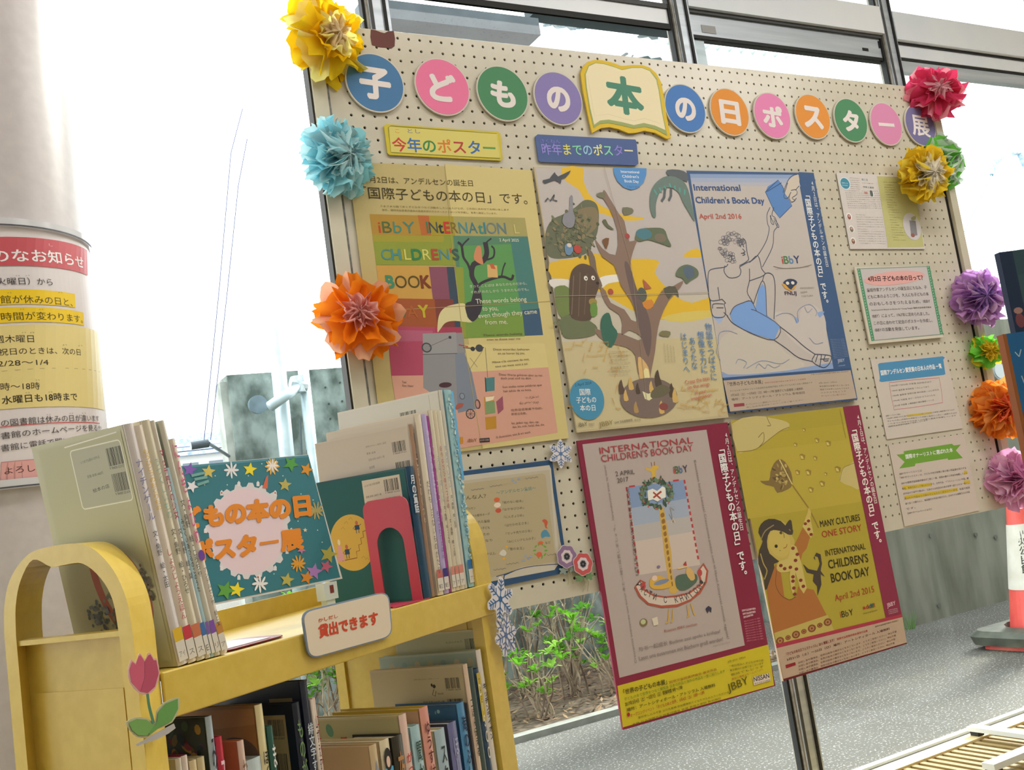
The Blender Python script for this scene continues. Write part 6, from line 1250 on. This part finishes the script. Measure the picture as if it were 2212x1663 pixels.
for k in range(170): A.ell(rn.uniform(.0035, .0155), rn.uniform(.04, .294), rn.uniform(.0008, .0028), rn.uniform(.0008, .0028), rn.choice(['c9dcd8', 'b0d4dc', '5f9cb8', '86bccc', 'd8dcc8']), rn.uniform(0, 180), 6)
A.poly([(.012, .16), (.0185, .16), (.0185, .298), (.013, .298)], '5fa8d4'); A.vtext('ゆきの女王', (.008, .14), (.008, .075), .007, '3f7fa0'); A.done(fb[9].spo, ('spine_print', 'title_lettering')); fb[9].label('2f6fae', .006, .034, 'アン')
bookend('bright red bookend with arched opening before the right group', .4620, .004, .078, .145, -2.0, mred, -.055) if 0 else None
# the arched bookend shows its face, so it stands just in front of the teal book
bookend('bright red bookend with arched opening before the right group', .4580, .001, .080, .146, -1.5, mred, -.05)

# ---- standing card of the exhibition
SC = Flat(ct(0, .060, 0), CA, CZ); q4 = [(330, 1012), (663, 982), (737, 1250), (408, 1318)]
t = thing('display_card', 'teal star covered display card with orange characters standing between the book groups', 'display card', ct(.25, .06, 0))
ab = [SC.inv(*p) for p in q4]; sheet('card_frame', SC, ab, .0022, mat('d8d8d4', .5), t, 0)
A = Art(SC, (380, 820, 3.072), 1.08, .0026, .00005)
A.poly([(-140, 590), (868, 502), (1080, 1312), (60, 1520)], '2f7480'); A.poly([(-140, 590), (868, 502), (872, 515), (-136, 604)], '4c8c9c')
for x, y in ((250, 640), (330, 700), (560, 560), (700, 640), (820, 760), (800, 940), (180, 700), (640, 1290), (760, 1240), (860, 1320), (960, 1080), (930, 1000), (330, 620), (470, 640), (900, 800), (780, 560)): A.ell(x, y, 4, 4, 'c8d8d4', 0, 8)
def burst(x, y, r, c, n=8):
    for k in range(n): a = math.pi * 2 * k / n; A.ell(x + r * .58 * math.cos(a), y + r * .58 * math.sin(a), r * .42, r * .17, c, -math.degrees(a) * 1.0, 10)
    A.ell(x, y, r * .22, r * .22, c, 0, 10)
def star(x, y, r, c, rot=0): A.poly([(x + (r if k % 2 == 0 else r * .45) * math.sin(math.radians(rot + 36 * k)), y - (r if k % 2 == 0 else r * .45) * math.cos(math.radians(rot + 36 * k))) for k in range(10)], c)
pts = []
for k in range(120):
    a = 2 * math.pi * k / 120; r = 262 * (1 + (.09 if k % 6 < 3 else 0)); pts.append((470 + r * math.cos(a), 1005 + r * 1.12 * math.sin(a)))
A.poly(pts, 'd8d2d4'); A.ell(470, 1005, 250, 282, 'e2ccd2', 0, 48)
for k in range(14): a = 2 * math.pi * k / 14; x, y = 470 + 285 * math.cos(a), 1005 + 318 * math.sin(a); A.poly([(x - 10, y + 14), (x - 10, y - 10), (x, y - 22), (x + 10, y - 10), (x + 10, y + 14)], 'e0dcdc'); A.poly([(x - 5, y + 2), (x + 5, y + 2), (x + 5, y - 8), (x - 5, y - 8)], 'c0562c') if k % 3 == 0 else None
star(80, 600, 52, '8058b0', 10); star(205, 612, 48, 'd0bc5c', 5); burst(357, 602, 50, 'e6e4e4'); star(480, 598, 48, 'ecd820', 8); burst(628, 578, 50, 'e0b050', 10); burst(630, 572, 40, 'ece8e4', 8); star(752, 560, 56, '4f9c40', 30); star(855, 598, 46, 'd8901c', 20); star(712, 700, 46, 'b8ac58', 5); star(95, 710, 44, 'e0dce0', 25)
A.poly([(562, 720), (585, 650), (600, 635), (596, 725)], 'd0684c'); burst(920, 870, 52, 'a89c60', 10); star(1000, 1160, 62, 'a8a048', 15); star(905, 1275, 58, 'a578b8', 10); star(985, 1240, 46, 'b85c78', 20); star(855, 1315, 48, 'd08420', 15); burst(800, 1222, 50, 'd8982c', 10); star(725, 1330, 50, 'b4aa50', 10); burst(545, 1355, 54, 'e8e6e4', 8); star(390, 1395, 54, 'ecd820', 10); star(315, 1400, 66, '5a9c3c', 20); star(820, 1130, 30, 'c07c9c', 30); star(845, 1000, 16, 'd8c8a8', 0)
for p in ([(90, 640), (180, 620)], [(110, 665), (195, 648)], [(130, 700), (205, 675)]): A.line(p, 14, '6fa49c')
A.mtext('子どもの本の日', (-130, 1010), (900, 898), 128, ['e0861c'], (.07,)); A.mtext('ポスター展', (90, 1215), (830, 1118), 125, ['e0861c'], (.07, .07, .07, .02, .055))
A.done(t)
t2 = thing('clip_stand', 'clear plastic clip holding up the display card', 'clip', ct(.37, .055, 0)); c = SC.inv(706, 1275)
b = SC.pos(c, 0); clr = mat('cdd6d2', .12)
MB().box(c[0] - .014, c[0] + .012, .052, .066, c[1] - .012, c[1] + .010, 0, fr2).box(c[0] - .009, c[0] + .007, .054, .064, c[1] - .024, c[1] - .012, 0, fr2).put('jaw', clr, t2)
MB().box(c[0] - .003, c[0] + .004, .0515, .0525, c[1] - .004, c[1] + .006, 0, fr2).put('spring', mat('7a2c20', .3), t2)
MB().tube([ct(c[0], .059, c[1] - .024), ct(c[0], .059, .003)], .005, 10).tube([ct(c[0], .059, -.001), ct(c[0], .059, .004)], .016, 20).put('foot', clr, t2)

# ---- lending sign on the rim
SG = Flat(ct(0, -.007, 0), CA, CZ); t = thing('lending_sign', 'white rounded sign with orange characters hooked on the front rim of the truck', 'sign', ct(.28, -.007, -.03))
def rq(q, r, n=5):   # rounded quad in photo px, quad TL,TR,BR,BL
    out = []
    for i in range(4):
        p, a, b = np.array(q[i], float), np.array(q[i - 1], float), np.array(q[(i + 1) % 4], float); u = (a - p) / np.linalg.norm(a - p) * r; v = (b - p) / np.linalg.norm(b - p) * r
        for k in range(n + 1): s_ = k / n; out.append(tuple((1 - s_) ** 2 * (p + u) + 2 * s_ * (1 - s_) * p + s_ ** 2 * (p + v)))
    return out
Q = [(648, 1321), (837, 1276), (846, 1375), (664, 1425)]
sheet('sign_edge', SG, [SG.inv(*p) for p in rq(Q, 24)], .0022, mat('7d8ea4', .4), t, 0)
Q2 = [(651, 1324), (834, 1279), (843, 1373), (666, 1422)]; sheet('sign_face', SG, [SG.inv(*p) for p in rq(Q2, 22)], .0005, mat('dccdb4', .4, 0, 1.08), t, .0022)
A = Art(SG, (0, 0, 1), 1.05, .003, .00005); A.mtext('貸出できます', (684, 1378), (814, 1347), 25, ['c8401c'], (.045,)); A.text('かしだし', (684, 1345), (726, 1334), 8, 'c8501c', .02); A.done(t)
MB().box(.275, .29, -.0075, .006, -.004, .0015, 0, fr2).put('hook', mat('a9adb0', .3), t)

# ---- tulip and snowflakes on the truck
ST0 = Flat(ct(0, -.006, 0), CA, CZ); ST = Flat(ct(0, -.036, 0), CA, CZ); t = thing('paper_tulip', 'pink paper tulip with green leaves taped to the left post of the truck', 'paper flower', ct(-.02, -.036, -.06))
K = (0, 860, 2.07); T = lambda pts: [ST.inv(x / 2.07, 860 + y / 2.07) for x, y in pts]
sheet('white_base', ST, T([(608, 1545), (640, 1530), (690, 1500), (775, 1455), (783, 1475), (750, 1500), (700, 1525), (640, 1545), (612, 1556)]), .0008, mat('b8b4b0', .6), t, 0)
o1 = rot_path([(580, 1170), (600, 1185), (612, 1150), (622, 1143), (642, 1170), (655, 1142), (668, 1140), (682, 1165), (694, 1165), (708, 1230), (690, 1295), (655, 1325), (615, 1318), (575, 1270), (567, 1215)], 2)
sheet('bloom', ST, T(o1), .0008, mat('d9a9a0', .6), t, .0012)
for nm, pts in (('leaf', [(560, 1448), (600, 1428), (650, 1432), (690, 1462), (655, 1515), (610, 1515), (580, 1490)]), ('leaf', [(690, 1450), (695, 1400), (730, 1360), (795, 1338), (795, 1390), (765, 1450), (700, 1480), (655, 1515), (660, 1490)])): sheet(nm, ST, T(rot_path(pts, 2)), .0008, mat('b9b890', .6), t, .0008)
A = Art(ST, K, 1.1, .0022, .00005)
A.poly([(584, 1178), (600, 1192), (614, 1154), (622, 1150), (640, 1178), (645, 1250), (620, 1312), (580, 1268), (572, 1215)], 'c4566e'); A.poly([(640, 1178), (656, 1150), (666, 1146), (680, 1172), (692, 1172), (703, 1230), (686, 1290), (655, 1318), (620, 1312), (640, 1260)], 'b04860'); A.line([(640, 1178), (640, 1250), (622, 1310)], 3, '903c50')
A.line([(652, 1322), (660, 1380), (680, 1455)], 13, '4a7c5c', smooth=3); A.poly([(568, 1450), (604, 1434), (648, 1438), (684, 1464), (652, 1508), (612, 1508), (584, 1486)], '6f9c50'); A.poly([(694, 1448), (700, 1404), (732, 1366), (788, 1344), (789, 1390), (760, 1444), (700, 1474), (658, 1508), (664, 1488)], '5f9448'); A.done(t)
th2 = math.radians(20); EF = np.array([math.cos(th2), math.sin(th2), 0]); ST = Flat(ct(.63, -.012, 0), EF, CZ)
snowflake('larger white paper snowflake on the right post of the truck, branches with spikes', (1079, 1294), .0345, ST, .001, '3f6fa0', 12, 0, 'snowflakes on the truck', .9)
snowflake('smaller paper snowflake with looped tips below the larger one on the truck post', (1093, 1372), .034, ST, -.001, '5f74a0', 8, 1, 'snowflakes on the truck', .74)

# ---- lower shelf books: photo pixel of the spine's top left, top right, colours
low = [ # xl, xr, ytop, cover, spine, depth, label, title, colour
 (378, 391, 1640, 'b8b0a0', 'c2b8a4', .10, 'tiny cream book at the left end of the lower shelf', '', 0),
 (391, 404, 1634, '8c2838', 'd6c8bc', .13, 'small crimson book with pale spine at the left of the lower shelf', '', 0),
 (408, 424, 1645, 'c9b890', 'cbb98e', .11, 'short cream paperback left of the taller patterned one', '', 0),
 (425, 441, 1638, 'bdb085', 'c0b188', .11, 'slightly taller cream paperback beside the patterned book', '', 0),
 (443, 457, 1549, '3a3c34', 'a9b8c0', .15, 'dark many coloured picture cover book with blue topped spine', 'みえる', '2c2c34'),
 (464, 479, 1594, 'a8283c', 'b42c40', .11, 'crimson spined small book with white lettering', 'スーツ', 'e0c0c8'),
 (512, 526, 1602, 'b5704a', 'd0b4a4', .12, 'small orange brown book with a pale pink spine', 'おはなし', '7c5c4c'),
 (532, 563, 1644, 'a8b4b4', 'b4c2c2', .05, 'short pale blue thick book', '', 0),
 (550, 566, 1524, '8c6634', 'd9cc9c', .17, 'brown picture cover book with a cream spine', 'ぼくとお山', '2c2418'),
 (573, 585, 1570, '2c5c54', '2f5c50', .03, 'dark green book with white lettering next to the brown one', 'まっくら', 'e0e0d8'),
 (630, 646, 1520, '20242e', '1d2230', .12, 'black book with a pale barcode label', 'ものがたり', '6a8a54'),
 (647, 662, 1472, '1f2433', '262c3c', .20, 'tallest navy book of the left group on the lower shelf', '緋文字する国', 'c0c8d0'),
 (653, 664, 1517, 'd0c8b8', 'd4c8b8', .02, 'thin white spined book with black lettering right of the navy ones', '山ずえ町のある', '2c2c2c'),
 (665, 676, 1511, 'd0bcb0', 'd6bfb2', .10, 'pink white spined book with red and blue lettering', 'コロッケやって', '8c3c34'),
 (797, 813, 1612, 'b39a72', 'c2ac86', .12, 'beige book with small red dots on its cover', '金時', '8a94a8'),
 (819, 840, 1602, 'c0b08a', 'd0c4a4', .13, 'cream spined book with a girl pictured on its spine', '', 0),
 (842, 866, 1594, '26241e', '2c2a20', .03, 'dark book with tan characters behind the girl book', '夜空', 'b08050'),
 (861, 877, 1546, 'b9ac7c', 'd6b8a8', .17, 'pale green book with red lettering on a pink spine', 'がっこうのて', 'b8302c'),
 (883, 903, 1572, '8fb0b4', '9abac0', .02, 'light blue spined book with dark green lettering', '聞かせて', '2c4c3c'),
 (905, 924, 1531, 'b5962c', 'cf9080', .15, 'yellow book with a salmon spine and dark red lettering', 'ゆうすけ村の', '5c2420'),
 (938, 960, 1580, 'b8b49c', '9ab0b8', .04, 'pale blue grey spined book with pencil style lettering', 'スクラン', '2c3434'),
 (966, 985, 1564, '3a3a50', '6a6c94', .06, 'dull lavender spined book with pale lettering', 'ほしぞら', 'a8aac8'),
 (986, 1002, 1521, '2f5478', '4a84ac', .12, 'blue starry book right of the lavender one', '海のふしぎ', '1c3450'),
 (1002, 1009, 1520, '1c1a1e', '1c1c22', .10, 'thin black book behind the blue starry one', '', 0),
 (1000, 1009, 1436, 'b8a888', 'd0b8a0', .17, 'wide cream book with barcodes and a bird mark on the back cover', '二ほん伝える', '2c2824'),
 (1010, 1022, 1444, '3c4c44', '3c4c48', .10, 'dark olive book right of the wide cream one', '', 0),
 (1023, 1033, 1446, '24384c', '27425a', .10, 'navy book with a yellow title strip', 'DISCO', 'd0ccb8'),
 (1027, 1038, 1405, 'a3aa98', 'd0c8bc', .18, 'pale patterned book with black lettered white spine', 'キッチンライオン', '24242c'),
 (1037, 1044, 1358, 'b9b596', 'b8b8a8', .16, 'cream book with two barcodes under the shelf', '', 0),
 (1041, 1052, 1421, '7c9494', '7c9a98', .08, 'grey blue spined book left of the teal one', '森の物語', 'b0484c'),
 (1046, 1059, 1347, '17807c', '1c8a84', .18, 'tall teal book at the right end of the lower shelf', '', 0)]
prev = -1; lb = []; ZL = -.372
for (xl, xr, yt, c, sp, dp, lab, ti, tc) in low:
    s0, zt0 = cw(xl, yt, .006); s1, _ = cw(xr, yt, .006); s0 = max(s0, prev + .0004); s1 = max(s1, s0 + .005); prev = s1
    b = Book(lab, s0, s1 - s0, .006 if dp > .03 else .004, max(dp, .08), zt0 - ZL, c, sp, 0, ZL, 'books on the lower shelf', 1.15)
    if s1 > .597: print('low book past end', lab, s0, s1)
    lb.append(b)
    if ti: h = b.h; b.title(ti, h - .018 - .03 * (dp > .16), max(h - .13, .05), tc, min(b.th * .75, .012), .012)
def find(s_): return next(b for b in lb if s_ in b.t['label'])
b = find('wide cream'); h = b.h
def f(A): A.poly([(-.168, .01), (-.003, .01), (-.003, h - .003), (-.168, h - .003)], 'b3a684'); barcode(A, -.022, h - .026, .026, .018, 21); barcode(A, -.022, h - .056, .026, .018, 22); A.ell(-.055, h - .028, .0028, .0028, '2c2824', 0, 12); A.ell(-.059, h - .026, .0018, .0025, '2c2824', 0, 8); A.line([(-.056, h - .032), (-.060, h - .040), (-.055, h - .042), (-.053, h - .035)], .0009, '2c2824'); A.text('book', (-.050, h - .040), (-.040, h - .040), .003, '2c2824'); A.text('世界の国のおはなし絵本シリーズ', (-.09, h - .018), (-.045, h - .018), .002, '6a6250'); A.text('定価 本体1500円＋税', (-.078, h - .052), (-.040, h - .052), .003, '3c362c', .01)
b.back(f)
b = find('two barcodes'); h2 = b.h; b.back(lambda A: (A.poly([(-.157, .01), (-.002, .01), (-.002, h2 - .003), (-.157, h2 - .003)], 'aeb094'), barcode(A, -.018, h2 - .022, .024, .018, 31), barcode(A, -.016, h2 - .050, .024, .016, 32), A.text('えほんのもり', (-.065, h2 - .018), (-.035, h2 - .018), .003, '55584a'), A.text('発行所', (-.055, h2 - .040), (-.040, h2 - .040), .004, '2c2c28')))
b = find('pale patterned'); h3 = b.h
def f(A):
    A.poly([(-.177, .01), (-.003, .01), (-.003, h3 - .003), (-.177, h3 - .003)], '93a294')
    for k in range(14): A.ell(-.012 - k * .012, h3 - .016 - (k % 2) * .006, .005, .006, ('a8a488', '7f9a9a', 'b0a890')[k % 3], 0, 12)
    barcode(A, -.035, h3 - .034, .024, .016, 41)
b.back(f)
b = find('black book with'); h4 = b.h; b.back(lambda A: (A.poly([(-.045, h4 - .10), (-.012, h4 - .10), (-.012, h4 - .012), (-.045, h4 - .012)], 'a89468'), barcode(A, -.0285, h4 - .028, .024, .022, 51), barcode(A, -.0285, h4 - .066, .024, .022, 52)))
b = find('tallest navy'); h5 = b.h; b.back(lambda A: (A.poly([(-.050, h5 - .06), (-.014, h5 - .06), (-.014, h5 - .018), (-.050, h5 - .018)], '8f8058'), barcode(A, -.032, h5 - .034, .026, .018, 61)))
b = find('brown picture'); h6 = b.h; rn = random.Random(14)
def f(A):
    A.poly([(-.168, .01), (-.002, .01), (-.002, h6 - .003), (-.168, h6 - .003)], '9a6c38'); A.poly([(-.168, h6 - .03), (-.002, h6 - .02), (-.002, h6 - .003), (-.168, h6 - .003)], 'a87a44'); A.ell(-.035, h6 - .055, .034, .022, '5a4838', 0, 24); A.ell(-.085, h6 - .062, .024, .016, '54453a', 0, 20)
    for x in (-.03, -.05, -.045, -.07, -.09): A.line([(x, h6 - .09), (x + .001, h6 - .055)], .003, 'a88a50'); A.line([(x + .001, h6 - .065), (x + .007, h6 - .052)], .002, 'a88a50')
b.back(f)
b = find('dark many coloured'); h7 = b.h
def f(A):
    A.poly([(-.148, .01), (-.002, .01), (-.002, h7 - .003), (-.148, h7 - .003)], '3f4438')
    for k in range(150): x, y = rn.uniform(-.14, -.006), h7 - rn.uniform(.008, .14); A.ell(x, y, rn.uniform(.002, .006), rn.uniform(.003, .009), rn.choice(['6a5a34', '2c3a3c', '84703c', '8c3c3c', '4a5c3c', 'b08a3c', '1f2420', '5a3c50']), rn.uniform(0, 180), 8)
b.back(f)
b = find('pale green book with red'); h8 = b.h
b.back(lambda A: (A.poly([(-.168, .01), (-.002, .01), (-.002, h8 - .003), (-.168, h8 - .003)], 'aea67a'), A.mtext('がっこう', (-.150, h8 - .062), (-.070, h8 - .055), .0, ['b8302c']) if 0 else A.ctext('が', (-.142, h8 - .04), .020, .026, 'b03c2c', .05), A.ctext('っ', (-.112, h8 - .038), .012, .010, 'b03c2c', .05), A.ctext('こ', (-.095, h8 - .036), .013, .022, 'b03c2c', .05), A.ctext('う', (-.076, h8 - .044), .012, .016, 'c06a2c', .05), A.text('はじめてばっかりで', (-.062, h8 - .032), (-.010, h8 - .030), .008, '5c7438'), A.text('わくわくします', (-.052, h8 - .048), (-.014, h8 - .046), .006, '5c7438'), A.ell(-.118, h8 - .016, .006, .009, '5c8a6c', 20, 12)))
b = find('girl pictured'); h9 = b.h; th9 = b.th
A = b.spine_art(); A.poly([(.002, h9 - .07), (th9 - .002, h9 - .07), (th9 - .001, h9 - .034), (.001, h9 - .034)], '4f9ac0'); A.ell(th9 / 2, h9 - .024, th9 * .38, .014, '24201e', 0, 16); A.ell(th9 / 2, h9 - .027, th9 * .2, .007, 'd8b8a0', 0, 14); A.done(b.spo, ('spine_print', 'title_lettering'))
b = find('blue starry'); h10 = b.h; rn = random.Random(15)
b.back(lambda A: (A.poly([(-.118, .01), (-.002, .01), (-.002, h10 - .004), (-.118, h10 - .004)], '2f5a80'), [A.ell(-rn.uniform(.005, .1), h10 - rn.uniform(.006, .08), rn.uniform(.0006, .003), rn.uniform(.0006, .003), rn.choice(['6a9ab8', '8ab0c4', 'b08a8c', '4a7aa0']), 0, 8) for k in range(60)]))
b = find('yellow book with a salmon'); h11 = b.h
b.back(lambda A: (A.poly([(-.148, .01), (-.002, .01), (-.002, h11 - .003), (-.148, h11 - .003)], 'b8982c'), A.poly([(-.03, .01), (-.002, .01), (-.002, h11 - .003), (-.03, h11 - .003)], 'c0987c'), A.ell(-.04, h11 - .03, .01, .012, 'a89464', 0, 12)))
b = find('navy book with a yellow'); A = b.spine_art(); A.poly([(.001, b.h - .075), (b.th - .001, b.h - .075), (b.th - .001, b.h - .006), (.001, b.h - .006)], 'b8a23c'); A.vtext('THE', (b.th / 2, b.h - .012), (b.th / 2, b.h - .05), b.th * .6, '7c6a24'); A.done(b.spo, ('spine_strip', 'strip_lettering'))
b = find('tall teal'); A = b.spine_art(); rn = random.Random(16)
for k in range(40): A.ell(rn.uniform(.003, b.th - .003), rn.uniform(.02, b.h - .01), .0015, .002, rn.choice(['6fa890', 'a8a060', '2c6c68']), 0, 6)
A.poly([(.001, b.h - .16), (b.th - .001, b.h - .16), (b.th - .001, b.h - .13), (.001, b.h - .13)], 'c87c34'); A.done(b.spo, ('spine_print', 'title_lettering'))

# ================================================================== BOOKS AT THE RIGHT EDGE ON A STAND
D0 = 1.22
p0 = CW + ray(2158, 545) * D0; zb_r = p0[2] - .31
e1 = np.array([math.cos(math.radians(-22)), math.sin(math.radians(-22)), 0]); n1 = np.array([-e1[1], e1[0], 0])   # faces the camera side
def rb(o, w, h, thk, cover, spine, name, label, art):
    t = thing('book', label, 'book', o, 'books on the stand at the right edge')
    P = lambda x, y, z: o + e1 * x + n1 * y + CZ * z
    MB().box(.003, w - .003, .002, thk - .002, .002, h - .003, 0, P).put('page_block', pg_m, t); q = MB(); q.box(.001, w, 0, .002, 0, h, 0, P); q.box(.001, w, thk - .002, thk, 0, h, 0, P); q.put('cover_boards', mat(cover, .3), t)
    MB().box(0, .003, 0, thk, 0, h, 0, P).put('spine', mat(spine, .3), t)
    S = Flat(o, e1, CZ); A = Art(S, None, 1.0, .0004, .00005); art(A, w, h); A.done(t, ('cover_print', 'cover_lettering')); return t
def art1(A, w, h):
    A.poly([(0, 0), (.017, 0), (.017, h), (0, h)], '1f3450'); A.poly([(.017, 0), (w, 0), (w, h), (.017, h)], '36535c')
    for k in range(8): z = h - .03 - k * .034; A.poly([(.017, z - .034), (w, z - .034), (w, z), (.017, z)], ('3a5a60', '34525c', '45666a', '365862', '2c4a5c', '3c5a5c', '2f4c58', '38545c')[k])
    barcode(A, .052, h - .030, .042, .022, 71); barcode(A, .064, h - .068, .042, .022, 72)
    A.ell(.0085, h - .085, .006, .009, '8c4c54', 0, 12); A.ell(.0085, h - .073, .006, .004, 'b88a80', 0, 10)
    for k, ch in enumerate('おんど'): A.ctext(ch, (.0085, h - .122 - k * .026), .009, .012, 'c8c8d0', .03)
    A.poly([(.006, h - .2), (.011, h - .2), (.011, h - .175), (.006, h - .175)], 'c8c8d0')
def art2(A, w, h):
    A.poly([(0, 0), (.004, 0), (.004, h), (0, h)], 'a0602c'); A.poly([(.004, 0), (w, 0), (w, h), (.004, h)], '1c5f90'); A.poly([(.004, h * .3), (w, h * .3), (w, h), (.004, h)], '2068a0')
    for a_, b_ in (((.010, h - .022), (.014, h - .028)), ((.014, h - .028), (.018, h - .02)), ((.012, h - .05), (.016, h - .075))): A.line([a_, b_], .0012, 'b8d0d8')
rb(p0 - CZ * .31, .20, .31, .010, '2f4a58', '1a2c48', 'b', 'tall dark teal book with barcodes at the right edge of the picture', art1)
D1 = 1.16; p1 = CW + ray(2166, 722) * D1; p1[2] = p1[2]
h_ = p1[2] - zb_r
rb(np.array([p1[0], p1[1], zb_r]), .18, h_, .012, '1c5f90', '8a4c24', 'b', 'shorter blue book with an orange brown spine edge at the right edge of the picture', art2)
t = thing('book_stand', 'cream wooden book stand under the blue books at the right edge', 'stand', (p0[0] + .1, p0[1] - .05, 0))
P = lambda x, y, z: np.array([p0[0], p0[1], 0]) + e1 * x + n1 * y + CZ * z
MB().box(.0, .34, -.12, .03, zb_r - .02, zb_r, 0, P).put('top_board', cream, t); MB().box(.03, .05, -.11, .02, 0, zb_r - .02, 0, P).put('side_board', cream, t); MB().box(.30, .32, -.11, .02, 0, zb_r - .02, 0, P).put('side_board', cream, t); MB().box(.05, .30, .0, .02, .05, zb_r - .02, 0, P).put('back_board', cream, t)
print('objects', len(bpy.data.objects), 'faces', sum(len(m.polygons) for m in bpy.data.meshes))
